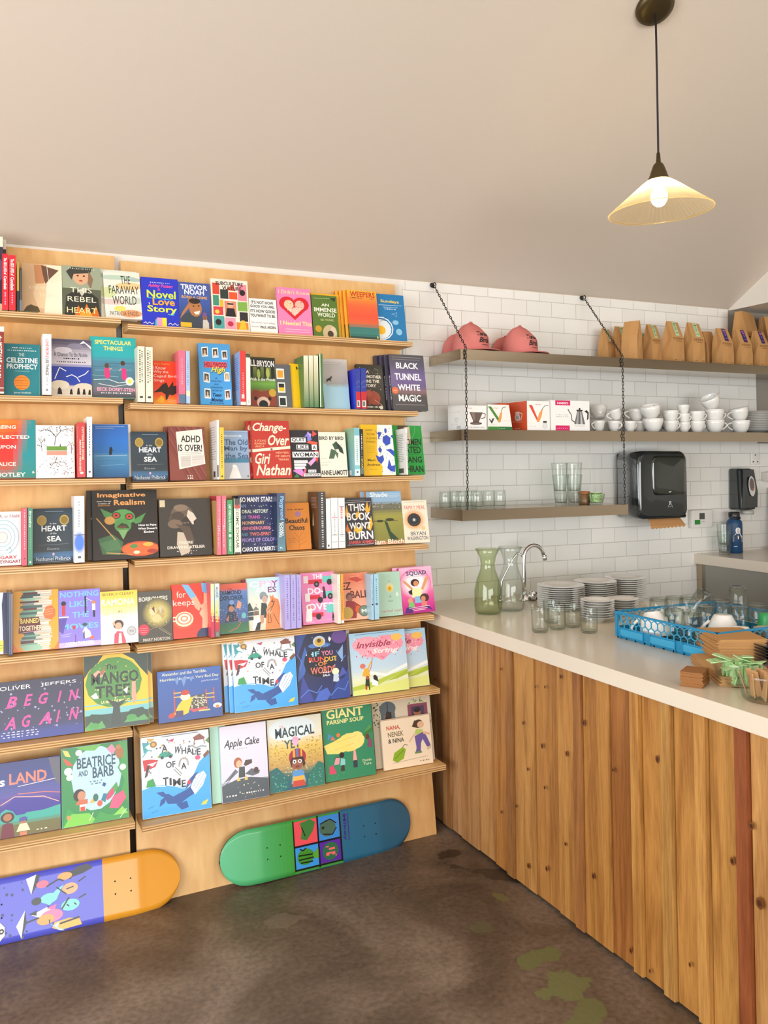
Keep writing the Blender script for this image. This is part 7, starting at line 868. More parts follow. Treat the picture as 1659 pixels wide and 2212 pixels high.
b = MB(); vs = [(2.167 + .026*math.cos(k*.3142), -.1235 + .004*math.sin(k*.3142), 1.452 + .058*math.sin(k*.3142)) for k in range(20)]; b.add(vs, [tuple(range(20))[::-1]], 'c4c4c0'); b.add([(2.167 + .018*math.cos(k*.3142), -.1245 + .004*math.sin(k*.3142), 1.462 + .036*math.sin(k*.3142)) for k in range(20)], [tuple(range(20))[::-1]], '6a5a54'); b.add([(2.167 + .011*math.cos(k*.3142), -.1252 + .004*math.sin(k*.3142), 1.446 + .014*math.sin(k*.3142)) for k in range(20)], [tuple(range(20))[::-1]], 'b06a5a')
prt(b, 'oval_badge', PRINT, root, inv)
b = MB(); b.lathe([(.0006, 0), (.034, 0), (.038, .008), (.034, .022), (.0006, .024)], (2.168, -.085, 1.291), 20, 'a8a8a4'); prt(b, 'push_lever', PLAST, root, inv)
root = empty('thermostat', (1.86, -.015, 1.23), 0, 'small white thermostat box with green label below the towel dispenser', 'thermostat'); inv = Matrix.Translation(root.location).inverted()
b = MB(); rounded(b, 1.79, 1.945, 1.222, 1.322, -.042, TILE_Y-.0005, .008, 'e4e2de'); prt(b, 'housing', PLAST, root, inv)
b = MB(); b.box((1.846,-.0438,1.27),(1.884,-.0422,1.305),'4a4e4a'); prt(b, 'display', PLAST, root, inv)
b = MB(); b.box((1.81,-.0438,1.242),(1.85,-.0422,1.268),'1f8a34'); prt(b, 'green_label', PLAST, root, inv)
b = MB(); b.box((1.858,-.0445,1.252),(1.868,-.0422,1.262),'c8c6c0'); b.box((1.872,-.0445,1.252),(1.882,-.0422,1.262),'c8c6c0'); prt(b, 'button', PLAST, root, inv)
root = empty('wall_socket', (2.34, -.012, 1.58), 0, 'white three-hole socket plate on the tiles above the soap dispenser', 'socket'); inv = Matrix.Translation(root.location).inverted()
b = MB(); rounded(b, 2.285, 2.355, 1.575, 1.645, -.016, TILE_Y-.0005, .006, 'e6e4de'); prt(b, 'plate', PLAST, root, inv)
for hx_, hz_ in ((2.318, 1.632), (2.300, 1.592), (2.336, 1.592)):
    b = MB(); b.lathe([(.0006, 0), (.0045, 0), (.0045, .0008), (.0006, .0008)], (0,0,0), 10, '2a2a2a'); b.v = [(hx_ + x, -.0162 - z, hz_ + y) for x, y, z in b.v]; prt(b, 'socket_hole', PLAST, root, inv)
b = MB(); b.box((2.37, -.10, 1.475), (2.70, TILE_Y-.0005, 1.53), 'e4e0d8'); root = empty('napkin_ledge', (2.5, -.05, 1.475), 0, 'white ledge box on the tiles right of the soap dispenser at the frame edge', 'ledge'); inv = Matrix.Translation(root.location).inverted(); prt(b, 'ledge_box', PLAST, root, inv, bevel=.006)
b = MB(); b.box((2.39, -.1022, 1.495), (2.45, -.1002, 1.515), 'c8c4bc'); prt(b, 'ledge_label', PLAST, root, inv)
# ---------------------------------------------------------------- things on the main counter
zC = .9322
CAR = [(.048, 0), (.058, .006), (.061, .03), (.060, .085), (.050, .125), (.034, .160), (.0315, .182), (.038, .208), (.052, .232)]
WATER = glassmat('still_water', (.97, .99, .98), ior=1.33)
for px, lab, mt in (((0.2082, -0.4354, 0.9322), 'greenish glass carafe nearest the book rack', GREENGLASS), ((0.3432, -0.4101, 0.9322), 'clear glass carafe beside the faucet', GLASS)):
    root = empty('carafe', px, 0, lab, 'carafe', 'glass carafes on the counter')
    b = MB(); q = shell([(r, z * 1.21) for r, z in CAR], .003); b.lathe(q, n=28); b.build('carafe_body', mt, root)
    b = MB(); b.lathe([(.0530, .232*1.21), (.0545, .2335*1.21), (.0530, .236*1.21), (.0505, .2345*1.21)], n=28, closed=True); b.build('rolled_lip', mt, root)
# faucet
a = Vector((0.5554, -0.203, 0.9322))
root = empty('faucet', a, 0, 'tall chrome gooseneck faucet against the tiles', 'faucet')
b = MB(); b.lathe([(.0006, 0), (.026, 0), (.026, .006), (.018, .012), (.016, .03), (.0006, .031)], n=20); b.build('base', CHROME, root)
b = MB(); r = .0575; H = .205
b.tube([(0, 0, .01), (0, 0, .1), (0, 0, H)] + [(r - r*math.cos(g), 0, H + r*math.sin(g)) for g in [math.pi*k/12 for k in range(1, 11)]] + [(2*r + .004, 0, H - .005)], .0095, 12)
b.tube([(2*r + .003, 0, H + .006), (2*r + .008, 0, H - .018)], .0115, 12); b.build('spout', CHROME, root)
b = MB(); b.tube([(.016, -.01, .022), (.03, -.02, .024)], .009, 10); b.lathe([(.0006, 0), (.014, 0), (.016, .02), (.012, .04), (.0006, .044)], (.034, -.024, .006), 16); b.build('lever', CHROME, root)
b = MB(); b.tube([(.0, 0, .20), (-.012, .004, .222), (-.032, .006, .228), (-.055, .008, .205), (-.085, .01, .16), (-.118, .012, .105), (-.128, .012, .012)], .0055, 10); b.lathe([(.0006, 0), (.013, 0), (.012, .016), (.0006, .018)], (-.128, .012, 0), 14); b.build('side_spout', CHROME, root)
b = MB(); b.box((.042, -.012, 0), (.075, .02, .035), '2a2622'); b.build('valve_block', PAINT, root, bevel=.003)
# plates and saucers
for (px, n, r, wh) in (((0.5548, -0.4954, 0.9322), 11, 1.07, 'beside the faucet'), ((0.7743, -0.4649, 0.9322), 11, .98, 'in the middle of the three tall stacks'), ((0.9788, -0.4333, 0.9322), 11, .98, 'nearest the blue crate')):
    pile('plate', px[0], px[1], px[2], n, .0092, wh, 'tall plate stacks on the counter', r)
for (px, n, r, wh) in (((0.5052, -0.8141, 0.9322), 8, 1.0, 'behind the drinking glasses'), ((0.6998, -0.7396, 0.9322), 6, 1.0, 'half hidden behind the blue crate')):
    pile('saucer', px[0], px[1], px[2], n, .0098, wh, 'saucer stacks on the counter', r)
TUM = [(.030, 0), (.0325, .006), (.0335, .05), (.034, .085), (.0345, .092)]
for px, lab in (((0.161, -0.8948, 0.9322), 'clear tumbler at the end of the row, nearest the carafes'), ((0.2542, -0.8787, 0.9322), 'clear tumbler, second in the row from the carafes'), ((0.3377, -0.8667, 0.9322), 'clear tumbler, third in the row, before the plates'), ((0.3193, -0.7514, 0.9322), 'clear tumbler set behind the others, before the first plate stack'), ((0.323, -0.9911, 0.9322), 'clear tumbler standing in front of the saucer stack')):
    glassware('tumbler', 'tumbler', TUM, .002, px, lab, 'glass', 'clear tumblers on the counter', base=.004)
# ---------------------------------------------------------------- blue washing rack
BLU = 'crate'
BLUE = mat('blue_rack_plastic', '1f86b4', .35); BLUE2 = mat('pale_blue_plastic', '3aa0cc', .4)
cx0, cx1, cy0, cy1 = .352, .852, -1.612, -1.112; zb = .9325; hC = .100
root = empty('dish_crate', ((cx0+cx1)/2, (cy0+cy1)/2, zb), 0, 'blue plastic dish crate with honeycomb sides full of glasses', 'crate'); inv = Matrix.Translation(root.location).inverted()
b = MB()
for k in range(11):
    t = k / 10; b.box((cx0+.004, cy0+.004+t*.484, zb), (cx1-.004, cy0+.012+t*.484, zb+.008)); b.box((cx0+.004+t*.484, cy0+.004, zb), (cx0+.012+t*.484, cy1-.004, zb+.008))
prt(b, 'base_grid', BLUE, root, inv)
def wallpts(side):      # u along the wall, lift outwards
    if side == 0: return lambda u, z, d: (cx0 - d, cy1 - u, z)
    if side == 1: return lambda u, z, d: (cx0 + u, cy0 - d, z)
    if side == 2: return lambda u, z, d: (cx1 + d, cy0 + u, z)
    return lambda u, z, d: (cx1 - u, cy1 + d, z)
for sd in range(4):
    F = wallpts(sd); L = .5; b = MB()
    def slab(u0, u1, z0, z1, d0, d1, mi=0):
        P = [F(u0,z0,d0),F(u1,z0,d0),F(u1,z0,d1),F(u0,z0,d1),F(u0,z1,d0),F(u1,z1,d0),F(u1,z1,d1),F(u0,z1,d1)]; b.hexa(P, W1, mi)
    slab(0, L, zb + .006, zb + .042, -.003, 0); slab(0, L, zb + hC - .007, zb + hC, -.004, .003); slab(0, .012, zb + .006, zb + hC, -.005, .002); slab(L - .012, L, zb + .006, zb + hC, -.005, .002)
    for u0 in (.03, .19, .35): slab(u0, u0 + .12, zb + .012, zb + .036, 0, .003, 1); slab(u0 - .004, u0, zb, zb + .042, 0, .004); slab(u0 + .12, u0 + .124, zb, zb + .042, 0, .004)
    R_ = .0185; hx = R_ * math.sqrt(3); row = 0; z = zb + .042
    seg = set()
    for rr in range(-1, 4):
        for cc in range(-1, 18):
            ux = cc * hx + (hx / 2 if rr % 2 else 0); uz = zb + .046 + rr * 1.5 * R_
            pts = [(ux + R_*math.cos(math.radians(30 + 60*k)), uz + R_*math.sin(math.radians(30 + 60*k))) for k in range(6)]
            for k in range(6):
                p, q = pts[k], pts[(k+1) % 6]; key = tuple(sorted((tuple(round(v, 4) for v in p), tuple(round(v, 4) for v in q))))
                seg.add(key)
    for (u0, z0), (u1, z1) in sorted(seg):
        lo, hi = zb + .040, zb + hC - .004
        if z0 > z1: (u0, z0), (u1, z1) = (u1, z1), (u0, z0)
        if z1 <= lo or z0 >= hi or min(u0, u1) < .004 or max(u0, u1) > L - .004: continue
        if z0 < lo: t = (lo - z0) / (z1 - z0); u0, z0 = u0 + (u1-u0)*t, lo
        if z1 > hi: t = (hi - z0) / (z1 - z0); u1, z1 = u0 + (u1-u0)*t, hi
        du, dz = u1 - u0, z1 - z0; ln2 = math.hypot(du, dz)
        if ln2 < .002: continue
        nu, nz = -dz/ln2*.0013, du/ln2*.0013
        P = [F(u0-nu,z0-nz,-.003),F(u1-nu,z1-nz,-.003),F(u1-nu,z1-nz,.001),F(u0-nu,z0-nz,.001),F(u0+nu,z0+nz,-.003),F(u1+nu,z1+nz,-.003),F(u1+nu,z1+nz,.001),F(u0+nu,z0+nz,.001)]; b.hexa(P, W1, 1)
    prt(b, 'honeycomb_wall_panel', [BLUE, BLUE2], root, inv)
zi = zb + .0085; PI = math.pi
ROCK = [(.032, 0), (.035, .008), (.039, .065), (.042, .114), (.0425, .12)]
for px, tl, lab in (((0.5882, -1.0852, 1.022), (0,0), 'glass upside down in the crate, rear row, first from the white mug'), ((0.664, -1.0877, 1.022), (0,0), 'glass upside down in the crate, rear row, second'), ((0.7228, -1.1066, 1.022), (0,0), 'glass upside down in the crate, rear row, third'),
  ((0.7577, -1.164, 1.022), (.38,.3), 'glass tipped over the others at the back of the crate'), ((0.4785, -1.2863, 1.022), (0,0), 'glass upside down in the crate, middle row near the honeycomb side'), ((0.4723, -1.3794, 1.022), (0,0), 'glass upside down in the crate, front middle beside the white mug'),
  ((0.6088, -1.3115, 1.022), (0,0), 'glass upside down behind the upturned white mug'), ((0.7122, -1.3668, 1.022), (0,0), 'glass upside down in the crate behind the domed bowl'), ((0.8989, -1.1889, 1.022), (0,0), 'glass upside down standing highest at the back of the crate'), ((0.7963, -1.3779, 1.022), (0,0), 'glass upside down in the crate beside the green tumbler'), ((0.7528, -1.2484, 1.022), (0,0), 'glass upside down in the crate, centre of the rear half')):
    high = .035 if 'highest' in lab else (.02 if 'tipped' in lab else 0)
    glassware('rocks_glass', 'rock', ROCK, .003, (px[0], px[1], zi + .1205 + high), lab, 'glass', 'upturned glasses in the blue crate', base=.007, rot=(PI + tl[0], tl[1], 0))
for px, kind, hz, tl, lab in (((.440, -1.215), 'L', 150, (.2, .1), 'white mug lying tipped at the honeycomb corner of the crate'), ((0.6185, -1.3811, 1.0), 'L', 160, (0, 0), 'white mug upside down in the middle of the crate'), ((0.6785, -1.107, 1.0), 's', 60, (0, 0), 'white mug upside down among the glasses in the crate'), ((.545, -1.53), 'm', 100, (.08, .05), 'white mug tipped by the near side of the crate')):
    o = cup(kind, (px[0], px[1], zi + (.073 if kind == 'L' else .064) * 1.3 + .014 * (tl[0] > .2)), hz, lab, (PI + tl[0], tl[1]), 'white mugs in the blue crate'); o.scale = (1.12, 1.12, 1.3)
p = (0.7846, -1.4274, 1.0)
root = empty('plastic_tumbler', (p[0], p[1], zi), 0, 'green plastic tumbler upside down in the crate at the frame edge', 'tumbler'); b = MB()
b.lathe([(.040, 0), (.036, .03), (.036, .034), (.028, .07), (.028, .085), (.022, .094), (.0006, .095)], n=24, col='2f9a5a'); b.build('tumbler_body', PLAST, root)
# ---------------------------------------------------------------- paper goods
def sheets(name, key, P, th, n, pitch, cat, group, where, col, jit=.003, rot=.04, fold=True):
    (x0, y0), (x1, y1), (x3, y3) = P; z = zC if len(P[0]) < 3 else 0
    ax = Vector((x1 - x0, y1 - y0, 0)); ay = Vector((x3 - x0, y3 - y0, 0)); c = Vector((x0, y0, 0)) + (ax + ay) / 2; w_, d_ = ax.length, ay.length; ang = math.atan2(ax.y, ax.x)
    def make():
        root = empty(name); b = MB()
        b.box((-w_/2, -d_/2, 0), (w_/2, d_/2, th * .45), col); b.box((-w_/2 + .0015, -d_/2, th * .55), (w_/2, d_/2, th), col); b.box((-w_/2, -d_/2, th*.44), (-w_/2 + .0018, d_/2, th*.9), col)
        b.build('folded_sheet', KRAFT, root); return root
    return c, ang, make
def stack(name, key, P, z0, th, n, pitch, cat, group, what, col, jit=.002, rot=.03, seed=1):
    c, ang, make = sheets(name, key, P, th, n, pitch, cat, group, what, col); rnd = random.Random(seed)
    for k in range(n):
        lab = '%s, %s' % (what, 'topmost of the stack' if k == n - 1 else 'layer %s of the stack' % (ORDN[k] if k < 14 else 'further up')) if n <= 14 else what
        place_thing(key, make, (c.x + rnd.uniform(-jit, jit), c.y + rnd.uniform(-jit, jit), z0 + k * pitch), (0, 0, ang + rnd.uniform(-rot, rot)), lab, cat, group)
xy = lambda a: (a[0], a[1])
q0, q1, q3 = (0.2961, -1.5553, 0.96), (0.1384, -1.8328, 0.96), (0.5044, -1.5659, 0.96)
def square(p, q, side=None):      # p -> q is the near-left edge, the third corner lies to the right
    v = Vector((q[0]-p[0], q[1]-p[1], 0)); n_ = Vector((-v.y, v.x, 0)) * (1 if side is None else side / v.length); return xy(p), xy(q), (p[0] + n_.x, p[1] + n_.y)
stack('paper_napkin', 'napA', square(q0, q1, .17), zC + .0003, .0020, 13, .0022, 'napkin', 'lower pile of kraft napkins', 'kraft napkin in the lower pile beside the cardboard sleeves', 'c49a68', .003, .03, 3)
q0, q1 = (0.3801, -1.4905, 1.03), (0.2873, -1.6822, 1.03)
stack('paper_napkin', 'napB', square(q0, q1, .15), zC + .0003 + 13 * .0022, .0026, 24, .0028, 'napkin', 'upper pile of kraft napkins', 'kraft napkin in the tall upper pile against the blue crate', 'c1935e', .003, .03, 5)
s0, s1 = (0.04, -1.7721, 0.9322), (0.0748, -1.8256, 0.9322)
stack('cardboard_sleeve', 'slv', square(s0, s1, .085), zC + .0003, .0042, 9, .0048, 'cup sleeve', 'cardboard sleeves by the counter edge', 'flat brown cardboard sleeve on the counter edge', '9c6a3e', .0015, .03, 8)
packet_bowl((0.2117, -1.8358, 0.9322), .080, .072, 34, 'pkgB', (.032, .056, 'b4d69c', '7aa06a'), 'glass bowl stuffed with pale green packets on the counter', 'pale green sweetener packet in the counter bowl', 'green packets in the counter bowl', 11)
root_xy = (0.1417, -1.9936, 0.9322)
glassware('glass_bowl', 'bowlS', [(.058, 0), (.066, .008), (.080, .062), (.083, .076)], .003, root_xy, 'glass bowl of brown sugar sticks at the frame edge', 'bowl', 'small glass bowls', None, 28)
rnd = random.Random(2)
def stick():
    root = empty('sugar_stick'); b = MB(); b.box((-.0075, -.0016, 0), (.0075, .0016, .066), 'b98f62'); b.build('stick_paper', KRAFT, root, bevel=.001); return root
for k in range(24):
    a = 2 * PI * k * .618; r = .056 * math.sqrt((k + .5) / 24)
    place_thing('stick', stick, (root_xy[0] + r*math.cos(a), root_xy[1] + r*math.sin(a), root_xy[2] + .009 + .003 * rnd.random()), (rnd.uniform(-.22,.22) - .25*math.sin(a)*.6, rnd.uniform(-.2,.2) + .25*math.cos(a)*.6, rnd.uniform(-1.5,1.5)), 'brown paper sugar stick in the glass bowl at the frame edge', 'sugar stick', 'brown sugar sticks in the bowl')
p = (0.4571, -1.7665, 0.9322)
for k in range(8):
    def mkb():
        root = empty('black_saucer'); b = MB(); b.lathe(shell([(.045, 0), (.055, .005), (.078, .013), (.081, .017)], .0052), n=32); b.build('saucer_body', mat('black_glaze', (.02,.022,.026), .25), root); return root
    place_thing('blk', mkb, (p[0], p[1], p[2] + .0002 + k * .0096), (0, 0, 0), 'black saucer, %s in the dark stack at the frame edge' % ('topmost' if k == 7 else ORDN[k] if k == 0 else ORDN[k] + ' from below'), 'saucer', 'stack of black saucers')
p = (0.62, -1.5779, 0.9322)
CLEARP = None
for k in range(9):
    def mkl():
        root = empty('takeaway_cover'); b = MB(); b.lathe(shell([(.040, 0), (.042, .004), (.046, .010), (.047, .011)], .001), n=28, col='d8cbb8'); b.build('cover_body', mat('milky_plastic', 'd6c6b0', .25, 0, .5, Transmission_Weight=.35), root); return root
    place_thing('lid', mkl, (p[0], p[1], p[2] + .0002 + k * .0095), (0, 0, 0), 'milky plastic lid, %s in the pile behind the black saucers' % ('topmost' if k == 8 else ORDN[k] if k == 0 else ORDN[k] + ' from below'), 'lid', 'pile of plastic lids')
# ---------------------------------------------------------------- on the rear bar
zB = 1.0753
root = empty('water_bottle', (2.065, -.085, zB), 0, 'navy metal water bottle with a black loop cap and portrait sticker', 'bottle')
b = MB(); b.lathe([(.0006, 0), (.040, 0), (.043, .004), (.043, .165), (.040, .180), (.028, .192), (.026, .200), (.0006, .200)], n=32); b.build('bottle_body', mat('navy_powder_coat', '14406a', .45), root)
b = MB(); b.lathe([(.0006, .2005), (.030, .2005), (.031, .204), (.031, .228), (.027, .232), (.0006, .232)], n=24); b.tube([(-.030, 0, .222), (-.036, 0, .206), (-.024, -.02, .196), (0, -.032, .192), (.024, -.02, .196), (.036, 0, .206), (.030, 0, .222)], .005, 8); b.build('loop_cap', BLACK, root)
b = MB()
def roundcyl(u, v, d): a = math.radians(250) + (u - .03) / .043; return ((.0434 + d) * math.cos(a), (.0434 + d) * math.sin(a), .062 + v)
art(b, 'p f2f2f0 4 4 96 4 98 40 76 52 70 60 72 90 56 99 36 97 26 84 30 62 24 54 2 40;p c8c4c0 34 64 40 56 58 56 66 66 64 86 50 92 36 84;p 3a3a3c 8 8 92 8 92 38 66 50 50 20 34 50 8 38;p f2f2f0 44 44 56 44 54 22 46 22;p 444 48 44 52 44 52 38 48 38;e 44 76 3 2 333;e 57 76 3 2 333;l 555 1.5 45 66 56 66;p 8a8a8a 34 84 50 96 66 84 60 92 50 98 40 92', .06, .085, roundcyl, 'fff', 1, .0004)
art(b, 'r 0 40 60 56 c8dce8', .03, .02, lambda u, v, d: roundcyl(u + .006, v - .032, d), 'fff', 1, .0004); b.build('portrait_sticker', PRINT, root)
PNT2 = [(.030, 0), (.031, .01), (.036, .07), (.040, .118), (.0405, .125)]
glassware('pint_glass', 'pint2', PNT2, .0022, (1.955, -.115, zB), 'clear pint glass in front of the navy bottle', 'glass', 'pint glasses on the rear bar', base=.008)
glassware('pint_glass', 'pint2', PNT2, .0022, (1.99, -.115, zB) if False else (1.965, -.060 + .0, zB) if False else (1.955, -.115, zB + .045), 'second pint glass nested in the one by the navy bottle', 'glass', 'pint glasses on the rear bar', base=.008)
root = empty('menu_board', (2.46, -.08, zB), 0, 'black board leaning on a brown wooden foot at the frame edge', 'board')
b = MB(); b.hexa([(-.10,-.06,.022),(.18,-.06,.022),(.18,-.045,.022),(-.10,-.045,.022),(-.055,.02,.36),(.18,.02,.36),(.18,.035,.36),(-.055,.035,.36)], '121212'); b.build('dark_panel', PAINT, root)
b = MB(); b.box((-.125, -.085, 0), (.18, -.02, .022), '7a4a28'); b.build('wooden_foot', PLYH, root, bevel=.003)
root = empty('bar_sink', (2.30, -.42, zB), 0, 'round steel sink rim set in the rear bar worktop', 'sink')
b = MB(); b.lathe([(.165, .0), (.185, .0), (.185, .003), (.175, .005), (.165, .003)], n=40, closed=True); b.build('rim', STEEL, root)
b = MB(); b.lathe([(.0006, .0005), (.164, .0008), (.164, .0016), (.0006, .0012)], n=40); b.build('basin', mat('basin_steel', (.35,.33,.3), .25, 1), root)
# ---------------------------------------------------------------- pendant lamp
lx, ly, lz = .403, -1.33, 2.50
root = empty('pendant_lamp', (lx, ly, lz), 0, 'lit pendant lamp with a ribbed glass cone shade on a dark cord', 'lamp'); inv = Matrix.Translation(root.location).inverted()
zc_ = ZW + .58 * 1.33
b = MB(); b.T = Matrix.Translation((lx - .005, ly, zc_ - .002)) @ Matrix.Rotation(math.atan(.58), 4, 'X').inverted(); b.lathe([(.0006, -.028), (.045, -.028), (.066, -.022), (.072, -.010), (.072, -.0005), (.0006, -.0005)], n=36); prt(b, 'ceiling_canopy', BRONZE, root, inv)
b = MB(); b.tube([(lx, ly, zc_ - .028), (lx + .001, ly, 3.0), (lx, ly, 2.70)], .0036, 8); prt(b, 'cord', mat('dark_cord', '1c1420', .7), root, inv)
b = MB(); b.lathe([(.0006, .215), (.006, .213), (.009, .178), (.016, .172), (.020, .165), (.029, .140), (.031, .132), (.037, .118), (.038, .108), (.034, .106), (.0006, .106)], (lx, ly, lz), 24); prt(b, 'socket', BRONZE, root, inv)
sh = mat('ribbed_lamp_glass', (.95,.86,.66), .25); t, bb, ln, N = nt(sh)
tr = N('ShaderNodeBsdfTranslucent'); tr.inputs[0].default_value = (.98, .86, .60, 1); tp = N('ShaderNodeBsdfTransparent'); tp.inputs[0].default_value = (1, .95, .82, 1); gl = N('ShaderNodeBsdfGlossy'); gl.inputs['Roughness'].default_value = .12
m1 = N('ShaderNodeMixShader'); m1.inputs[0].default_value = .22; ln(tr.outputs[0], m1.inputs[1]); ln(tp.outputs[0], m1.inputs[2]); m2 = N('ShaderNodeMixShader'); m2.inputs[0].default_value = .08; ln(m1.outputs[0], m2.inputs[1]); ln(gl.outputs[0], m2.inputs[2]); ln(m2.outputs[0], t.nodes['Material Output'].inputs[0])
b = MB(); n = 128; prof = [(.034, .118), (.060, .098), (.12, .050), (.176, .006), (.183, 0)]; vs = []; fs = []
b.T = Matrix.Translation((lx, ly, lz)) @ Matrix.Translation((0, 0, .118)) @ Matrix.Rotation(math.radians(-3), 4, 'Y') @ Matrix.Translation((0, 0, -.118))
for i, (r, z) in enumerate(prof):
    for k in range(n): rr = r + (.0034 if k % 2 and 0 < i < 4 else 0); vs.append((rr*math.cos(2*PI*k/n), rr*math.sin(2*PI*k/n), z))
for i in range(len(prof) - 1):
    for k in range(n): fs.append((i*n+k, i*n+(k+1)%n, (i+1)*n+(k+1)%n, (i+1)*n+k))
b.add(vs, fs); b.T = b.T; prt(b, 'lamp_shade', sh, root, inv)
b2 = MB(); b2.T = b.T; b2.lathe([(.183 + .003*math.cos(g), .003*math.sin(g)) for g in [k*PI/3 for k in range(6)]], n=72, closed=True); prt(b2, 'shade_rim', sh, root, inv)
em = mat('bulb_glow', (1,.9,.7)); e = em.node_tree.nodes['Principled BSDF']; e.inputs['Emission Color'].default_value = (1, .80, .50, 1); e.inputs['Emission Strength'].default_value = 60
b = MB(); b.ball((lx, ly, lz + .052), .030, .030, .036, 16); b.lathe([(.012, .085), (.014, .106), (.0006, .107)], (lx, ly, lz), 12); prt(b, 'light_bulb', em, root, inv)
# ---------------------------------------------------------------- skateboards leaning on the racks
def skateboard(loc, yaw, lean, L, W, colf, edge, label, deco):
    root = empty('skateboard_deck', loc, 0, label, 'skateboard', 'skateboard decks leaning on the racks')
    root.rotation_mode = 'ZYX'; root.rotation_euler = (-lean, 0, yaw)      # turns about the upright axis, then leans back
    hw = W / 2; hl = L / 2; nx, nz = 72, 10; T = .011
    def width(x):
        a = abs(x) - (hl - hw * 1.15)
        return hw * math.sqrt(max(0, 1 - (a / (hw * 1.15)) ** 2)) if a > 0 else hw
    def bend(x): a = max(0, abs(x) - .255); return a * .13 * min(1, a / .04 + .2)
    def P(x, s, d=0): w_ = width(x); return (x, bend(x) - d + .004 * (s ** 2 if False else 0), hw + w_ * s)
    b = MB(); xs = [hl * math.sin(-PI/2 + PI * i / nx) for i in range(nx + 1)]; xs[0] *= .9995; xs[-1] *= .9995
    for i in range(nx):
        xm = (xs[i] + xs[i+1]) / 2
        for j in range(nz):
            s0, s1 = -1 + 2*j/nz, -1 + 2*(j+1)/nz
            b.add([P(xs[i], s0), P(xs[i+1], s0), P(xs[i+1], s1), P(xs[i], s1)], [(0, 1, 2, 3)], colf(xm, (s0+s1)/2), 0, True)
            q = [(x, y + T, z) for x, y, z in (P(xs[i], s0), P(xs[i], s1), P(xs[i+1], s1), P(xs[i+1], s0))]; b.add(q, [(0, 1, 2, 3)], '1a1a1a', 1, True)
        for s in (-1, 1):
            p0, p1 = P(xs[i], s), P(xs[i+1], s); f_ = [p0, (p0[0], p0[1]+T, p0[2]), (p1[0], p1[1]+T, p1[2]), p1]; b.add(f_ if s < 0 else f_[::-1], [(0, 1, 2, 3)], edge)
    me = b.build('deck', [LACQ, PAINT], root)
    bm = bmesh.new(); bm.from_mesh(me.data); bmesh.ops.remove_doubles(bm, verts=bm.verts, dist=.00002); bm.to_mesh(me.data); bm.free()
    for s_ in (-1, 1):
        for dx in (0, .054):
            for dz in (-.0205, .0205):
                bb_ = MB(); bb_.lathe([(.0006, 0), (.0028, 0), (.0028, .0006), (.0006, .0006)], n=8, col='161616'); bb_.v = [(s_ * (.185 + dx) + x, -.0003 - z, hw + dz + y) for x, y, z in bb_.v]; bb_.build('bolt_hole', PAINT, root)
    b = MB(); (x0, x1), ops = deco; art(b, ops, x1 - x0, W * .985, lambda u, v, d: (x0 + u, -d, v + W*.0075), '000', 9, .0004); b.build('printed_artwork', LACQ, root)
    return root
LACQ = colmat('lacquered_print', .28, .35, Coat_Weight=.22, Coat_Roughness=.06)
skateboard((-1.573, -.524, .0012), math.radians(1.2), math.radians(17.5), .84, .203, lambda x, s: ('5a5fd0' if x < .138 else ('e0907a' if x < .1405 else 'e09a2c')), 'd8a4a0', 'blue and orange skateboard deck with dancing bean characters on the floor', ((-.27, .135),
  'D 2 2 60 96 2a2a6a 34;p 14141c 74 80 80 96 90 98 94 90 86 84;p 14141c 66 84 70 92 78 92 76 78;e 71 85 6 6 f0a050;e 75 64 6.5 9 f0a878;e 75 64 6.5 9 f0a878;l 14141c 1 72 64 78 66;l 14141c 1 82 72 88 78;e 75 38 7.5 9 7ae0d0;l 14141c 1 72 40 74 36;l 14141c 1 78 40 80 36;l 14141c 1 82 46 88 50;p f0b04a 62 16 74 18 82 14 84 4 66 2 60 8;p f4f0e0 62 12 66 16 64 6;l 14141c 1.4 66 12 82 16;p e8f4fa 40 92 44 66 48 96;p 14141c 48 96 44 66 49 80 51 94;e 53 79 5 6 f06a8a;l 14141c 1.2 56 74 66 82 70 78;p 7ae0d0 54 50 64 66 70 72 64 52 58 44;e 58 55 7 8 7ae0d0;l 14141c 1 64 70 72 56;e 48 54 4 6 1a2a2a;p f4f4f4 44 34 56 42 60 36 50 28;p f06aa8 56 40 64 44 62 34;p 1a2a2a 42 36 48 40 48 32;e 60 27 9 10 f07aa8;e 55 23 7 8 f0a050;l 14141c 1.2 68 34 74 50;p d8ecf8 32 22 36 2 39 44;p 14141c 39 44 36 2 40 24;l 14141c 1.2 39 24 50 28;p a8d0f0 58 16 66 2 70 0;l 14141c 1 58 16 58 22;l 8a90e0 .5 2 96 2 4'))
t_ = [o for o in bpy.data.objects if o.name == 'skateboard_deck'][0]
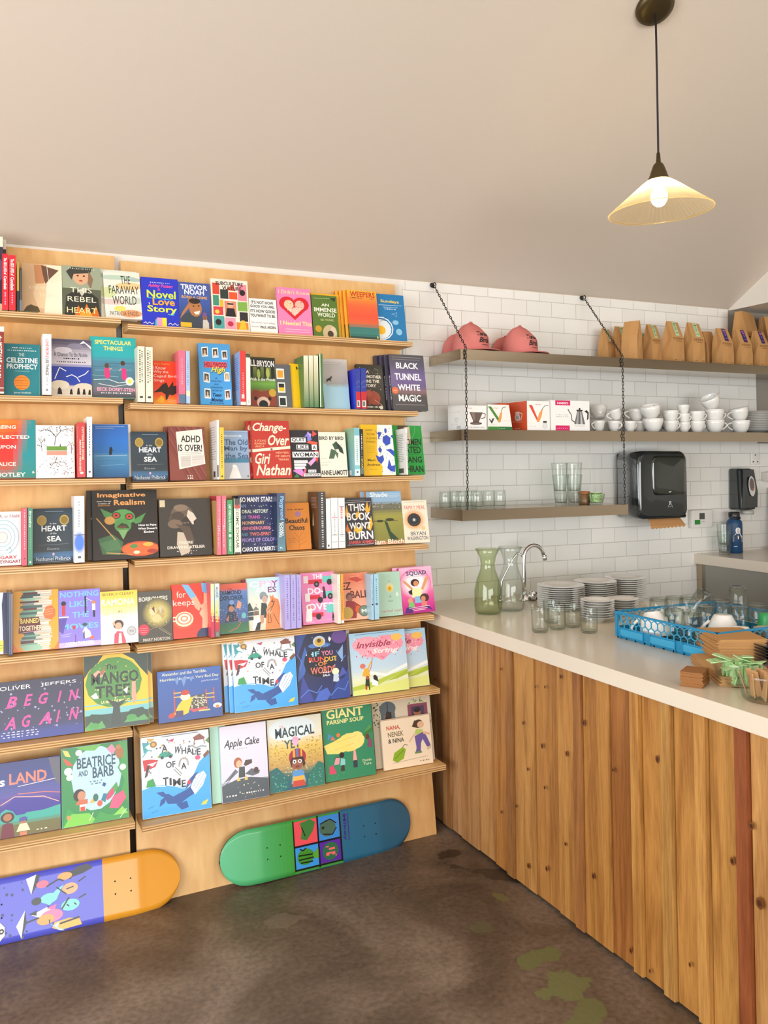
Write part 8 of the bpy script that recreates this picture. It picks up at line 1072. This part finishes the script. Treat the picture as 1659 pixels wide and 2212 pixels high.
b = MB(); b.prism([(-.30,.012),(-.19,.012),(-.176,.026),(-.176,.052),(-.188,.066),(-.30,.066)], -.0032, -.0024, 'e6e2dc'); b.lathe([(.004,0),(.008,0),(.008,.0006),(.004,.0006)], n=14, col='55524e', closed=True)
k = len(b.v) - 56
for i in range(k, len(b.v)): x, y, z = b.v[i]; b.v[i] = (-.186 + x, -.0034 - z, .04 + y)
art(b, 'l 222 3 6 40 12 70 16 40 22 70 26 40;l 222 3 36 40 40 64 46 40;l 222 3 8 12 14 30 22 10 26 28;l 222 3 32 10 40 34 46 12', .10, .05, lambda u, v, d: (-.29 + u, -.0034 - d, .014 + v), 'fff', 2); b.build('price_tag', PRINT, t_)
def grn(x, s):
    if x < -.11: return mix(lin('5ab886'), lin('3f9a3f'), min(1, max(0, (x + .42) / .28)))
    return mix(lin('2a6a8a'), lin('33607a'), min(1, max(0, (x - .1) / .3)))
skateboard((-.586, -.478, .0012), math.radians(5.4), math.radians(10.5), .842, .2, grn, '3a4a44', 'green and teal skateboard deck with four painted squares on the floor', ((-.13, .20),
  'r 0 0 64 100 3f8f3a;r 2 50 32 96 e8505a;r 34 50 62 96 3a8ad8;r 2 8 32 48 3a94e0;r 34 8 62 48 5a2aa0;l 101018 2.2 1 4 1 98;l 101018 2.2 33 2 33 99;l 101018 2.2 63 4 63 98;l 101018 2.2 0 49 64 49;l 101018 2 0 6 64 6;p 3f7a3a 10 92 24 96 30 88 26 72 18 58 10 62 12 78;l 101018 1.2 12 84 16 66;e 46 72 11 16 4a6a58;l 101018 1.2 36 82 50 88 58 78;l 101018 1.2 40 62 52 58 58 70;e 40 74 2 3 1a2a22;e 15 28 11 15 3f8a2a;l 0f1f10 1.6 6 32 26 30;l 0f1f10 1.6 6 24 26 24;l 0f1f10 1.6 8 18 24 17;p 5aa038 24 30 32 40 32 20 26 22;l 101018 1.4 8 44 12 40 16 44;e 48 28 11 17 2f6a4a;p f06a6a 42 36 46 36 46 30 54 30 54 34 46 34 46 38 42 38;p f06a6a 42 26 54 26 54 20 50 20 50 23 46 23 46 20 42 20;e 55 18 1 1.4 f06a6a;v 69 66 52 5 4a2a8a Mikey;l 4a2a8a 1 74 40 74 92'))
